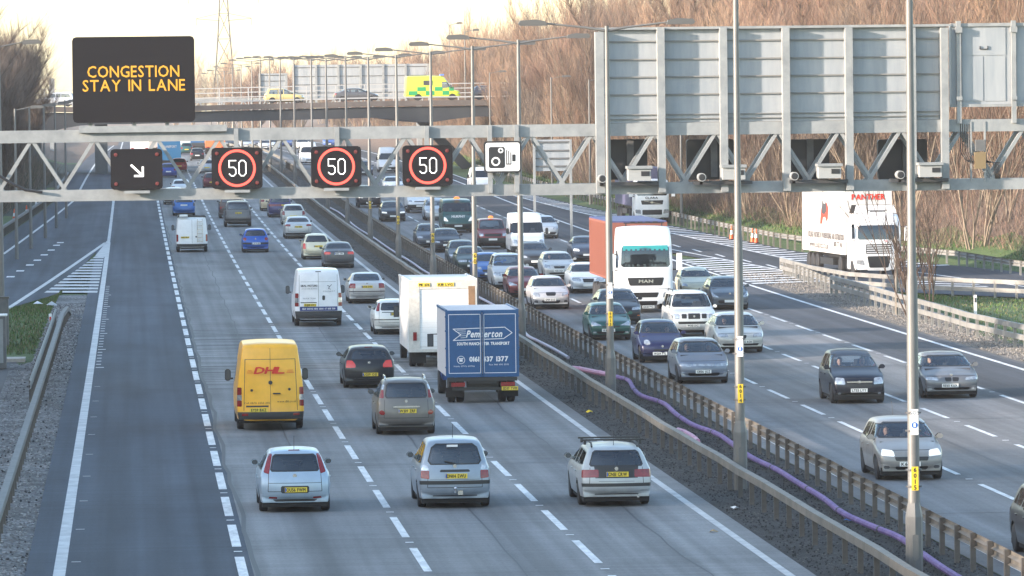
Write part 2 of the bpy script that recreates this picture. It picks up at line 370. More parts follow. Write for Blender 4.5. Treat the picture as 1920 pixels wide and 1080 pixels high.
# markings, one object per kind of line
mk = MB(); strip(mk, -1.72, -1.47, 60, 360, .006); strip(mk, -1.70, -1.5, 360, 1000, .006)
mk.build('edge_line', m_lineold, kind='structure')
mk = MB(); strip(mk, 12.9, 13.08, 60, 1200, .006); mk.build('edge_line', m_lineold, kind='structure')
mk = MB(); strip(mk, 17.6, 17.78, 60, 1200, .006); strip(mk, 30.72, 30.92, 60, 1200, .006); mk.build('edge_line', m_line, kind='structure')
mk = MB()
def dashes(X, w, y0, y1, first, per=9.0, ln=6.0, stud=True, mi=0):
    y = first
    while y > y0 + per: y -= per
    while y < y1:
        strip(mk, X - w/2, X + w/2, y, y + ln, .006, mi)
        if stud and y < 420: strip(mk, X - .09, X + .09, y + ln + (per-ln)/2 - .1, y + ln + (per-ln)/2 + .1, .012, mi)
        y += per
ph = at(1040, 975).y - 3.0
dashes(2.14, .2, 60, 1000, at(418, 950).y - 3.1, 9.0, 6.3)
dashes(5.885, .17, 60, 1000, at(685, 889).y - 3)
dashes(9.475, .17, 60, 1000, ph)
dashes(20.7, .15, 60, 900, at(1593, 801).y - 2.6, 9.0, 5.4)
dashes(24.05, .15, 60, 900, at(1756.6, 775).y - 2.6, 9.0, 5.4)
dashes(27.53, .15, 60, 900, at(1610, 653).y - 2.6, 9.0, 5.4)
mk.build('lane_dashes', m_line, kind='structure')
# left nose: solid wedge, hatching
mk = MB()
patch(pxy((200, 452), (206, 455), (196, 482), (178, 481)), .009, mb=mk)
A, B, Cc, D = at(178, 481), at(195, 481), at(182, 551), at(80, 551)
n = 13
for k in range(n):
    t0, t1 = (k + .12) / n, (k + .68) / n; q = lambda t: (A.lerp(D, t), B.lerp(Cc, t))
    l0, r0 = q(t0); l1, r1 = q(t1); patch([l0, r0, r1, l1], .009, mb=mk)
for (p, q, w) in [((198, 455), (8, 583), .24), ((213, 372), (205, 453), .0)]:
    if not w: continue
    a, b = at(*p), at(*q); d = (b - a).normalized(); s_ = Vector((-d.y, d.x, 0)) * w / 2; patch([a - s_, a + s_, b + s_, b - s_], .009, mb=mk)
mk.build('nose_hatching', m_lineold, kind='structure')
mk = MB(); strip(mk, lambda y: l_out(y) - .1, lambda y: l_out(y) + .1, 250, 900, .006); mk.build('edge_line', m_lineold, kind='structure')
mk = MB()
for px, py in [(20,519),(38,508),(56,497),(70,488),(83,478),(96,469),(106,460),(113,455)]:
    p = at(px, py); strip(mk, p.x - .22, p.x + .22, p.y - 1.0, p.y + 1.0, .006)
mk.build('slip_dashes', m_line, kind='structure')
# thermoplastic ribs beside the edge line and short lane ribs
mk = MB()
for k in range(36):
    y = at(186, 690).y + k * 2.4; strip(mk, -1.42, -1.24 + (.12 if k % 6 == 0 else 0), y, y + .5, .007)
y = 70.0
while y < 190: strip(mk, -1.38, -1.18, y, y + .12, .007); y += 9
mk.build('rib_marks', m_lineold, kind='structure')
# right gore hatching
mk = MB()
gP, gQ = at(1272, 480), at(1487, 530); hP, hQ = at(1262, 494), at(1487, 582 - 18)
e0, e1 = at(1262, 482).y, at(1487, 540).y
gi = lambda y: 31.15; go = lambda y: max(31.3, 31.2 + (352 - y) * .062)
y0h, y1h = at(1262, 488).y, at(1480, 532).y
y = y0h
while y > y1h:
    a = go(y); sl = min(1, (y0h - y) / 30)
    patch([(gi(y), y - 1.5, 0), (a, y + 1.2, 0), (a, y + 2.6, 0), (gi(y), y - .1, 0)], .009, mb=mk); y -= 3.0
strip(mk, lambda y: go(y) - .02, lambda y: go(y) + .18, y1h - 8, y0h + 20, .012)
# outer hatching between the slip road and its barrier
so = lambda y: slip_out(y) - .35
si = interp([(262,44.0),(300,40.2),(at(1497,490).y, at(1497,490).x),(at(1257,437).y, at(1257,437).x),(at(1060,392).y, at(1060,392).x),(at(940,361).y, at(940,361).x)])
y = 470
while y > 296:
    if so(y) - si(y) > .25: patch([(si(y), y - 1.6, 0), (so(y), y + 1.0, 0), (so(y), y + 2.3, 0), (si(y), y - .2, 0)], .009, mb=mk)
    y -= 3.2
strip(mk, lambda y: si(y) - .1, lambda y: si(y) + .1, 262, 560, .012)
mk.build('gore_hatching', m_line, kind='structure')
mk = MB()
for px, py in [(1268,461),(1307,470),(1350,479),(1399,489),(1447,499),(1232,452)]:
    p = at(px, py); strip(mk, p.x - .09, p.x + .09, p.y - 2.4, p.y + 2.4, .006)
for yy in range(0, 5):
    a = at(1690 + yy * 8, 520 + yy * 4); b = at(1790 + yy * 16, 524 + yy * 4 - (2 if yy else 0)); patch([a, b, b + Vector((0, .9, 0)), a + Vector((0, .9, 0))], .009, mb=mk)
mk.build('slip_dashes', m_line, kind='structure')
# cracks and tar seams in the concrete
mt = mat('tar_seam', (.028, .03, .034), .6); mk = MB()
for X, y0, y1, w in [(4.3, 150, 420, .04), (7.75, 95, 260, .035), (11.4, 95, 190, .035), (2.4, 60, 400, .10), (22.4, 120, 300, .04)]:
    yy = y0; xx = X
    while yy < y1:
        n_ = yy + rnd.uniform(2, 5); nxx = X + rnd.uniform(-.09, .09)
        mk.add([(xx - w/2, yy, E(yy) + .004), (xx + w/2, yy, E(yy) + .004), (nxx + w/2, n_, E(n_) + .004), (nxx - w/2, n_, E(n_) + .004)], [(0, 1, 2, 3)]); yy, xx = n_, nxx
for k in range(26):
    y = 92 + k * 17 + rnd.uniform(-2, 2); a, b = (2.5, 13.4) if k % 2 else (17.4, 27.5)
    mk.add([(a, y, E(y) + .0045), (b, y + .02, E(y) + .0045), (b, y + .1, E(y) + .0045), (a, y + .1, E(y) + .0045)], [(0, 1, 2, 3)])
mk.build('road_seams', mt, kind='structure')

# loose stones and litter on the verges (nobody could count them)
def stones(name, zones, mats_, n, rs, label):
    mb = MB(); r = random.Random(5)
    for _ in range(n):
        z = r.choice(zones); y = z[2] + (z[3] - z[2]) * r.random() ** 1.6; x = r.uniform(z[0](y) if callable(z[0]) else z[0], z[1](y) if callable(z[1]) else z[1]); s = r.uniform(*rs); c = (x, y, E(y) + s * .1)
        a = r.uniform(0, 3)
        vs = [(c[0] + s*math.cos(a), c[1] + s*math.sin(a)*1.2, c[2]), (c[0] - s*math.sin(a), c[1] + s*math.cos(a), c[2] + s*.1), (c[0] - s*math.cos(a), c[1] - s*math.sin(a)*.8, c[2]), (c[0] + s*math.sin(a), c[1] - s*math.cos(a), c[2]), (c[0], c[1], c[2] + s * .75), (c[0], c[1], c[2] - s*.5)]
        mb.add(vs, [(0,1,4),(1,2,4),(2,3,4),(3,0,4),(1,0,5),(2,1,5),(3,2,5),(0,3,5)], r.choice([0, 0, 0, 0, 0, 1, 1, 1, 2]))
    mb.build(name, mats_, kind='stuff', label=label, category='stones')
stones('gravel_stones', [(-4.3, -2.3, 85, 205), (-3.8, -2.3, 200, 262), (-5.0, -4.3, 85, 150)], [mat('stone_grey', (.17, .17, .175), .9), mat('stone_pale', (.32, .32, .32), .9), mat('stone_dark', (.035, .035, .04), .9)], 12000, (.02, .05), 'grey loose stones along the left verge')
stones('reserve_stones', [(13.6, 17.0, 85, 330)], [mat('stone_black', (.022, .022, .024), .9), mat('stone_mid', (.06, .06, .06), .9), mat('stone_palest', (.13, .125, .12), .9)], 15000, (.015, .036), 'dark loose stones and litter in the central reserve')  # black, mid and a few paler stones, mixed at random
stones('verge_stones', [(31.7, 33.4, 140, 290), (32.5, 34.5, 180, 290)], [mat('stone_sand', (.20, .185, .165), .9), mat('stone_cream', (.30, .28, .26), .9), mat('stone_brown', (.10, .09, .08), .9)], 9000, (.02, .05), 'pale loose stones beside the right carriageway')

# grass blades on the two islands and the bank foot
def blades(name, fn, n, h, mats_, label, seed=3, lean=.3):
    mb = MB(); r = random.Random(seed)
    for _ in range(n):
        p = fn(r)
        if p is None: continue
        x, y = p; z = E(y) + bank(x, y) - .06; hh = h * r.uniform(.5, 1.3); a = r.uniform(0, 6.3); w = hh * .2
        mb.add([(x - math.cos(a)*w, y - math.sin(a)*w, z), (x + math.cos(a)*w, y + math.sin(a)*w, z), (x + r.uniform(-lean, lean)*hh, y + r.uniform(-lean, lean)*hh, z + hh)], [(0, 1, 2)], r.randrange(len(mats_)))
    mb.build(name, mats_, kind='stuff', label=label, category='grass')
gm = [mat('blade_a', (.04, .09, .016), .8), mat('blade_b', (.07, .14, .025), .8), mat('blade_f', (.06, .12, .02), .8), mat('blade_c', (.12, .13, .05), .8), mat('blade_d', (.025, .045, .015), .8), mat('blade_e', (.16, .13, .07), .8)]
i0, i1 = at(40, 662).y, nb.y + 3
blades('left_island_grass', lambda r: (lambda y: (r.uniform(l_in(y) + .2, interp([(i0, -3.9), (210, -3.9), (i1, -3.7)])(y)), y))(r.uniform(i0, i1)), 20000, .12, gm, 'short green grass on the left nose behind the barrier')
blades('right_island_grass', lambda r: (lambda y: (r.uniform(xo(y) + .3, slip_in(y) - .8), y) if slip_in(y) - .8 > xo(y) + .3 else None)(r.uniform(150, 290)), 36000, .10, gm, 'green grass island between the carriageway and the slip road', 4)
blades('bank_grass', lambda r: (lambda y: (XR(y) + .4 + r.random() ** 1.3 * 4.6, y))(r.uniform(250, 640)), 55000, .16, gm, 'green and straw grass at the foot of the wooded bank', 5)
# ================================================================== steelwork and street furniture
m_galv = mat('galvanised_steel', (.085, .09, .095), .6, .1, c2=(.14, .14, .14), scale=2.5, detail=6)
m_galvw = mat('weathered_rail', (.12, .11, .095), .6, .2, c2=(.22, .195, .165), scale=1.3, detail=8)
m_pale = mat('pale_rail', (.18, .178, .17), .5, .2, c2=(.28, .275, .26), scale=1.1, detail=8)
m_post = mat('dull_post', (.075, .07, .065), .7, .2, c2=(.12, .11, .10), scale=3)
m_gant = mat('gantry_paint', (.20, .215, .225), .5, .1, c2=(.30, .315, .32), scale=1.6, detail=8)
m_pole = mat('lamp_column_steel', (.12, .122, .122), .5, .2, c2=(.17, .168, .16), scale=1.2, detail=7)
m_lamp = mat('lamp_head', (.10, .10, .10), .5, .1)
m_black = mat('black_plastic', (.017, .018, .021), .5)
m_dk = mat('dark_grey_metal', (.045, .047, .052), .55)
m_cam = mat('camera_housing', (.30, .31, .31), .5)
m_white = mat('white_sheet', (.74, .75, .76), .45)
m_rubber = mat('rubber', (.016, .016, .018), .8)

# --- lamp columns in the central reserve
Z0 = [106, 133.5, 174, 214, 243, 277, 313, 350, 387, 426, 461, 510, 557, 600, 643, 688, 755, 820, 890, 960]
def lamp_column(far):
    root = thing('lamp_column', 'x', 'lamp column')
    n = 6 if far else 12
    mb = MB(); mb.tube([(0, 0, 1.5), (0, 0, 5.9), (0, 0, 6.1), (0, 0, 11.9)], [.118, .108, .088, .066], n); mb.build('pole', m_pole, root, smooth=True)
    mb = MB(); mb.lathe([(.17, -.1), (.17, 1.35), (.12, 1.62)], (0, 0, 0), 'z', 8)
    mb.box((0, -.16, .75), (.12, .02, .5)); mb.build('base', m_pole, root)
    for s in (-1, 1):
        mb = MB(); mb.tube([(0, 0, 11.75), (s * .7, 0, 11.86), (s * 1.95, 0, 12.0)], [.05, .035, .028], 5 if far else 7); arm = mb.build('arm', m_pole, root, smooth=True)
        mb = MB(); mb.prism([(1.9*s, 11.93), (1.95*s, 12.07), (2.25*s, 12.13), (2.75*s, 12.1), (2.82*s, 12.0), (2.75*s, 11.93)][::s], -.14, .14); mb.build('lamp_head', m_lamp, arm)
    return root
lc = lamp_column(False); register(lc)
_ord = ['nearest', 'second', 'third', 'fourth', 'fifth', 'sixth', 'seventh', 'eighth', 'ninth', 'tenth', 'eleventh', 'twelfth', 'thirteenth', 'fourteenth', 'fifteenth', 'sixteenth', 'seventeenth', 'eighteenth', 'nineteenth', 'farthest']
lamps = []
for i, z in enumerate(Z0):
    o = lc if i == 0 else copy_tree(lc)
    o.location = (14.75 if i == 1 else 15.1, z, E(z)); o['label'] = 'twin arm lamp column in the central reserve, %s from the camera' % _ord[i]; o['group'] = 'lamp columns along the central reserve'; lamps.append(o)
    if i == 1: o.scale = (1, 1, 1.035)
# single arm columns: left foreground, left bank row, right verge row
def single_column(h=12, arm=1, far=True):
    root = thing('street_lamp', 'x', 'street lamp')
    MB().tube([(0, 0, -.3), (0, 0, 1.5), (0, 0, h)], [.12, .1, .06], 8).build('pole', m_pole, root, smooth=True)
    mb = MB(); mb.tube([(0, 0, h - .1), (arm * 1.0, 0, h + .1)], .03, 5); a = mb.build('arm', m_pole, root)
    mb = MB(); mb.prism([(arm*.95, h+.0), (arm*1.0, h+.18), (arm*1.6, h+.2), (arm*1.75, h+.08), (arm*1.7, h+.02)][::arm], -.13, .13); mb.build('lamp_head', m_lamp, a)
    return root
s1 = single_column(12, 1); p = at(3, 585); s1.location = (p.x, p.y, p.z); s1['label'] = 'pale single arm lamp column at the left edge above a grey cabinet'
s1.location = (onp(3, 500, 222).x, 222, E(222)); s1.scale = (1, 1, 1.0)
s2 = single_column(9, 1); register(s2); first = True
for i, (px, Y, w) in enumerate([(29, 330, 'leftmost'), (56, 350, 'second from the left'), (83, 372, 'third from the left'), (104, 395, 'fourth from the left'), (123, 420, 'rightmost')]):
    o = s2 if first else copy_tree(s2); first = False
    q = onp(px, 300, Y); o.location = (q.x, Y, E(Y) + bank(q.x, Y)); o['label'] = 'thin lamp column before the dark left bank, %s' % w; o['group'] = 'thin lamp columns on the left bank'
s3 = single_column(10, 1); register(s3); first = True
for i, (px, Y, w, hs) in enumerate([(1277, 382, 'under the big sign board', 1), (1106, 440, 'just left of the big sign board', 1), (1035, 480, 'above the back of a small blue-grey sign', 1), (920, 560, 'beside the right end of the overbridge', 1), (874, 640, 'rising above the ambulance bonnet', 1.4), (845, 700, 'behind the ambulance', 1.5)]):
    o = s3 if first else copy_tree(s3); first = False
    q = onp(px, 300, Y); o.location = (q.x, Y, E(Y) + bank(q.x, Y)); o.scale = (1, 1, hs); o['label'] = 'pale lamp column on the right verge %s' % w; o['group'] = 'lamp columns on the right verge'

# small plates strapped to the near columns
def col_plate(i, kind, h, w, txt, zc, lab):
    z = Z0[i]; root = thing('column_plate', lab, 'plate', (14.75 if i == 1 else 15.1, z - .15, E(z) + zc))
    c = {'y': mat('plate_yellow', (.75, .52, .03), .5), 'w': m_white}[kind]
    MB().box((0, -.03, 0), (w, .02, h)).build('panel', c, root)
    mb = MB()
    if kind == 'y':
        for k, c_ in enumerate(txt): text(mb, c_, (0, -.043, h/2 - (k + .5) * h / len(txt)), (1, 0, 0), (0, 0, 1), h / len(txt) * .72, bold=.03)
        mb.build('number', m_black, root)
    else:
        text(mb, txt, (0, -.043, h * .36), (1, 0, 0), (0, 0, 1), .07); mb.build('lettering', m_black, root)
        mb = MB(); mb.lathe([(w * .4, 0), (w * .4, -.005)], (0, -.04, -h * .12), 'y', 18); mb.build('blue_disc', mat('sign_blue', (.02, .12, .45), .5), root)
        mb = MB(); mb.box((0, -.048, -h*.12), (.04, .004, w*.5)); mb.build('arrow', m_white, root)
    for dz in (h * .35, -h * .35): MB().tube([(0, .15, dz - .015), (0, .15, dz + .015)], .16, 12).build('strap', m_dk, root)
col_plate(0, 'y', .46, .13, '6015', 2.1, 'yellow plate reading 6015 strapped to the nearest lamp column')
col_plate(0, 'w', .5, .15, 'SOS', 3.2, 'white plate with blue disc on the nearest lamp column')
col_plate(1, 'y', .46, .13, '6014', 2.35, 'yellow plate reading 6014 on the second lamp column')
col_plate(1, 'w', .5, .15, 'SOS', 3.5, 'white plate with blue disc on the second lamp column')
col_plate(2, 'y', .46, .13, '6013', 2.6, 'yellow plate reading 6013 on the third lamp column')
col_plate(2, 'w', .5, .15, 'SOS', 3.5, 'small white plate on the third lamp column')
for i in (4, 5, 6, 7): col_plate(i, 'y', .46, .13, '60', 2.5, 'small yellow plate on the %s lamp column' % _ord[i])

# --- crash barriers
def rail_line(name, label, P, spacing, hgt, kind, m_rail, m_p, side=1, posts_to=600, hmul=1):
    """P: function s-> list of ground points; kind box | w | double"""
    root = thing(name, label, 'crash barrier', (0, 0, 0)); mb = MB(); pm = []
    acc = 0.0
    for a, b in zip(P, P[1:]):
        if kind == 'box':
            mb.beam(a + Vector((0, 0, hgt - .1)), b + Vector((0, 0, hgt - .1)), .17, .17)
        elif kind == 'w':
            d = (b - a).normalized(); q = Vector((-d.y, d.x, 0)).normalized() * side; vs = []
            prof = [(0, .31), (.075, .27), (.075, .2), (0, .155), (.075, .11), (.075, .04), (0, 0)]
            for p in (a, b):
                for o, h in prof: vs.append(p + q * o + Vector((0, 0, hgt - .31 + h)))
            n = len(prof); mb.add(vs, [(i, i+1, i+1+n, i+n) for i in range(n-1)])
        elif kind == 'double':
            for h in (hgt - .12, hgt - .52): mb.beam(a + Vector((0, 0, h)), b + Vector((0, 0, h)), .1, .2)
        L_ = (b - a).length; t = spacing - acc
        while t < L_:
            p = a + (b - a) * (t / L_)
            if p.y < posts_to: pm.append(p.copy())
            t += spacing
        acc = (acc + L_) % spacing
    mb.build('rail', m_rail, root)
    pm.sort(key=lambda p: p.y)
    pmesh = MB().box((0, 0, (hgt - .12) / 2 - .1), (.11, .09, hgt + .1)).mesh('post', m_p)
    if kind == 'w': pmesh = MB().box((0, .0, hgt / 2 - .1), (.1, .13, hgt + .16)).mesh('post', m_p)
    for p in pm[:100]: link('post', pmesh, root, p)
    if len(pm) > 100:
        r = MB()
        for p in pm[100:]: r.box((p.x, p.y, p.z + hgt / 2 - .12), (.11, .09, hgt))
        r.build('posts_beyond', m_p, root, kind='stuff')
    return root
def jit(x, a=.03): return x + rnd.uniform(-a, a)
def gl(X, y0, y1, st, j=.03): return [Vector((jit(X, j) if not callable(X) else X(y) + rnd.uniform(-j, j), y, E(y) + rnd.uniform(-j, j) * .5)) for y in [y0 + k * st for k in range(int((y1 - y0) / st) + 1)]]
rail_line('box_beam_barrier', 'weathered box beam barrier on posts along the near side of the central reserve', gl(14.45, 78, 900, 4.8, .025), 2.4, .72, 'box', m_galvw, m_post)
rail_line('corrugated_barrier', 'corrugated barrier on closely set posts along the far side of the central reserve', gl(16.75, 84, 900, 3.2, .02), 2.1, .78, 'w', m_galvw, m_post, side=-1)
bl = [at(0, 1015)] + [at(46, 800), at(75, 700), at(90, 660)]
rail_line('box_beam_barrier', 'grey box beam barrier curving along the left verge gravel', [Vector((-3.05, y, E(y))) for y in range(78, 240, 6)] + [Vector((-2.95, 243, E(243) - .08)), Vector((-2.9, 249, E(249) - .5))], 2.4, .7, 'box', m_galv, m_post)
rail_line('overlap_barrier', 'short overlapping grey barrier end beside the left verge barrier', [Vector((-3.38, y, E(y))) for y in range(176, 240, 6)], 2.4, .82, 'w', m_galv, m_post, side=-1)
# right island fence (two rails), its flared start, the fence behind, and the slip barrier
ifn = interp([(40,36),(150,34.6),(190,33.7),(216,33.0),(262,33.2),(282,33.9),(296,34.6)])
rail_line('two_rail_barrier', 'pale two rail barrier along the gravel beside the right carriageway', gl(lambda y: ifn(y), 120, 262, 4, .02), 2.0, .95, 'double', m_pale, m_pale)
rail_line('flared_barrier', 'grey barrier with flared end at the tip of the right island', gl(lambda y: ifn(y) + .25, 258, 296, 3, .02), 2.4, .72, 'w', m_pale, m_pale, side=-1)
rail_line('slip_side_barrier', 'upright post barrier on the slip road side of the right island', [Vector((x, y, E(y))) for x, y in [(34.3, 290), (34.3, 278), (34.9, 267), (36.7, 261), (38.6, 257), (40.9, 253), (46, 243.5), (52, 229)]], 1.6, .85, 'double', m_pale, m_pale)
rail_line('slip_barrier', 'long weathered barrier below the wooded bank beyond the slip road', [Vector((x, y, E(y))) for x, y in [(35.0, 560), (35.4, 520), (36.2, 480), (37.0, 440), (37.8, 400), (38.5, 360), (39.3, 335), (40.4, 322), (42.2, 314)]], 2.2, .85, 'w', m_pale, m_galvw, side=1)
rail_line('curving_slip_barrier', 'smooth grey barrier curving out of frame at the right below the bank', [onp(1700, 489, 312).xyz * 1.0 if False else Vector((x, y, E(y))) for x, y in [(41.5, 318), (43.6, 309), (45.2, 300), (45.8, 284), (47.4, 262), (50, 245)]], 2.4, .75, 'w', m_pale, m_pale, side=1)
rail_line('left_slip_barrier', 'grey barrier along the outer edge of the left slip road', [Vector((l_out(y) - 1.75, y, E(y))) for y in range(300, 560, 12)], 2.4, .72, 'box', m_galv, m_post)

# purple ducting
m_purp = mat('purple_duct', (.13, .075, .22), .7, c2=(.25, .16, .35), scale=3); m_pink = mat('faded_duct', (.48, .24, .36), .5)
def duct(name, label, pts, r, mats_, cat):
    root = thing(name, label, cat); sm = []
    for a, b in zip(pts, pts[1:]):
        for k in range(6): sm.append(a.lerp(b, k / 6))
    sm.append(pts[-1]); q = [(sm[max(0, i-2)] + sm[max(0, i-1)] + sm[i] + sm[min(len(sm)-1, i+1)] + sm[min(len(sm)-1, i+2)]) / 5 for i in range(len(sm))]
    mb = MB(); mb.tube(q, r, 8); mb.build('duct', mats_[0], root, smooth=True)
    mb = MB()
    for i in range(4, len(q) - 2, 9):
        d = (q[i+1] - q[i]).normalized() * .06; mb.tube([q[i] - d, q[i] + d], r * 1.14, 8)
    mb.build('coupling', m_dk if mats_[0] is m_purp else m_pink, root)
pp = [(1790,1080),(1738,1045),(1690,1008),(1630,985),(1578,962),(1546,935),(1500,908),(1457,880),(1408,858),(1381,838),(1345,812),(1300,798),(1266,776),(1246,755),(1200,742),(1186,727),(1180,712),(1150,705)]
P_ = [at(a, b, .12) for a, b in pp]; P_ = [Vector((at(1850, 1130).x, 88, .1))] + P_
duct('purple_duct', 'long purple cable duct snaking through the central reserve gravel', P_, .072, [m_purp], 'duct')
duct('faded_duct', 'pinkish faded duct length at the upper end of the purple duct', [at(a, b, .12) for a, b in [(1140,702),(1118,698),(1090,692),(1072,690)]], .085, [m_pink], 'duct')
duct('duct_offcut', 'short loose pink duct offcut lying beside the purple duct', [at(a, b, .1) for a, b in [(1309,829),(1300,820),(1285,811),(1270,806)]], .08, [m_pink], 'duct')
duct('pale_cable', 'thin pale cable trailing through the far central reserve', [at(a, b, .1) for a, b in [(1068,672),(1040,655),(1010,640),(985,628),(975,600),(905,560),(800,512),(770,490),(735,470),(700,445),(665,425),(640,400),(610,385)]], .06, [mat('pale_cable', (.4, .37, .45), .5)], 'cable')

# litter and cones
def litter(px, py, lab, c, s=.12):
    p = at(px, py); mb = MB(); r = random.Random(px); n = 9
    ring = [(s * math.cos(k * .7) * r.uniform(.6, 1.2), s * math.sin(k * .7) * r.uniform(.6, 1.2), r.uniform(0, .05)) for k in range(n)]
    mb.add(ring + [(0, 0, s * .7)], [(k, (k + 1) % n, n) for k in range(n)]); mb.build('litter', mat('litter_%d' % px, c, .6), None, p, label=lab, category='litter')
litter(1104, 774, 'crumpled yellow wrapper on the dark gravel of the reserve', (.7, .5, .02), .14)
litter(1595, 977, 'crumpled blue bag beside the purple duct', (.02, .15, .6), .16)
litter(1338, 998, 'small brown scrap lying on the reserve gravel', (.35, .24, .12), .1)
litter(1378, 954, 'small white scrap lying on the reserve gravel', (.7, .7, .7), .1)
litter(70, 571, 'round white stone on the left island grass', (.6, .62, .64), .25)
litter(97, 573, 'long grey-white rock on the left island grass', (.4, .42, .44), .3)
def cone():
    root = thing('traffic_cone', 'x', 'traffic cone'); mo = mat('cone_orange', (.75, .1, .02), .5); mw = mat('cone_white', (.8, .8, .8), .4)
    MB().box((0, 0, .025), (.42, .42, .05)).build('base', m_black, root)
    mb = MB(); mb.lathe([(.16, .05), (.11, .35)], (0, 0, 0), 'z', 12, 0); mb.lathe([(.112, .35), (.075, .62)], (0, 0, 0), 'z', 12, 1); mb.lathe([(.073, .62), (.03, .95)], (0, 0, 0), 'z', 12, 0); mb.build('cone', [mo, mw], root, smooth=True)
    return root
cn = cone(); register(cn); first = True
for px, py, lab in [(27, 414, 'white and orange cone nearest the left edge by the left slip barrier'), (50, 407, 'white and orange cone between two others on the left slip verge'), (68, 392, 'white and orange cone, farthest of three beside the left slip'), (1372, 449, 'orange cone standing alone on the hatching left of the third lamp column'), (1411, 455, 'leaning orange cone of a pair on the far hatching'), (1418, 456, 'upright orange cone of a pair on the far hatching')]:
    o = cn if first else copy_tree(cn); first = False; o.location = at(px, py); o['label'] = lab; o['group'] = 'traffic cones on the slip roads'; o.scale = (.95, .95, .95)
# marker posts
def marker(px, py, lab, red=False):
    p = at(px, py); root = thing('marker_post', lab, 'marker post', p)
    MB().box((0, 0, .5), (.12, .06, 1.0)).build('post', m_white, root)
    MB().box((0, -.034, .78), (.08, .006, .2)).build('reflector', mat('reflector_red', (.5, .01, .01), .3) if red else m_dk, root)
marker(1829, 597, 'white marker post with black band on the right island')
marker(95, 634, 'white marker post with red reflector beside the left barrier', True)
# cabinet and concrete by the left column
root = thing('roadside_cabinet', 'grey roadside cabinet at the left edge beside the grass', 'cabinet', at(2, 690))
MB().box((-.45, 0, .95), (1.3, .8, 1.9)).build('body', m_galv, root); MB().box((-.45, 0, 1.94), (1.4, .9, .06)).build('lid', m_white, root); MB().box((-.45, -.41, 1.0), (1.1, .02, 1.6)).build('door', m_gant, root)
root = thing('tall_cabinet', 'tall grey equipment box at the foot of the left lamp column', 'cabinet', (onp(1, 600, 221).x, 220, E(220)))
MB().box((0, 0, .9), (.7, .5, 1.9)).build('body', m_galv, root); MB().box((0, 0, 1.9), (.76, .56, .08)).build('lid', m_post, root)
q = at(45, 675); MB().box((-5.3, q.y, E(q.y) + .02), (2.4, 1.6, .14)).build('concrete_slab', mat('slab', (.38, .36, .33), .9, var=.15), None, label='pale concrete slab between the grass and the path at left', category='slab')

# --- the gantry
YG = 196.0
def G(px, py, dy=0): return onp(px, py, YG) + Vector((0, dy, 0))
def bx2(mb, x0, y0, x1, y1, d0, d1, m=0):
    """box that fills a pixel rectangle of the gantry plane, from depth d0 to d1 behind it"""
    a = onp(x0, y0, YG); b = onp(x1, y1, YG); mb.box(((a.x+b.x)/2, YG + (d0+d1)/2, (a.z+b.z)/2), (abs(b.x-a.x), abs(d1-d0), abs(a.z-b.z)), m)
gr = thing('sign_gantry', 'pale grey lattice gantry spanning both carriageways', 'gantry')
zt = onp(600, 250, YG).z; zb = onp(600, 361, YG).z; xl = -11.5; xr = 44.0
ztr = zt
for dy in (0, 1.1):
    m_ = MB(); m_.box(((xl+xr)/2, YG + dy, zt), (xr - xl, .22, .44)); m_.build('top_chord', m_gant, gr)
    m_ = MB(); m_.box(((xl+xr)/2, YG + dy, zb), (xr - xl, .22, .40)); m_.build('bottom_chord', m_gant, gr)
up0 = onp(59, 250, YG).x; stp = (onp(1111, 250, YG).x - up0) / 9
mesh_d = [MB().beam((0, 0, 0), (s * stp / 2, 0, zb - zt + .38), .12, .14, up=(0, 1, 0)).mesh('diagonal', m_gant) for s in (-1, 1)]
k = -2
while up0 + k * stp < xr - 1:
    for dy in (0, 1.1):
        for s in (0, 1): link('diagonal', mesh_d[s], gr, (up0 + k * stp + (s - .5) * .12, YG + dy, zt - .2))
    k += 1
vm = MB().box((0, 0, 0), (.16, .14, zt - zb + .3)).mesh('vertical', m_gant)
for px in (443, 632, 800, 918, 968): link('vertical', vm, gr, (onp(px, 300, YG).x, YG - .19, (zt + zb) / 2 + .06))
m_ = MB()
for k in range(18):
    x = up0 + (k - 2) * stp; m_.box((x, YG + .55, zt), (.12, .9, .12)); m_.box((x + stp/2, YG + .55, zb), (.12, .9, .12))
m_.build('cross_ties', m_gant, gr)
m_ = MB(); bx2(m_, 148, 237, 425, 246, -.3, .3); m_.build('sign_shelf', m_gant, gr)
for x in (xl + .3, xr - .3):
    m_ = MB(); m_.box((x, YG + .55, zt / 2), (.55, .8, zt + .4)); m_.build('leg', m_gant, gr)
for px in (1122, 1237, 1354, 1471, 1589, 1707, 1768):
    m_ = MB(); a = onp(px, 50, YG).x; z1 = onp(px, 52 if px != 1122 else 60, YG).z; m_.box((a, YG - .165, (z1 + zb - .15) / 2), (.26 if px != 1122 else .3, .47, z1 - zb + .15)); m_.build('sign_post', m_gant, gr)
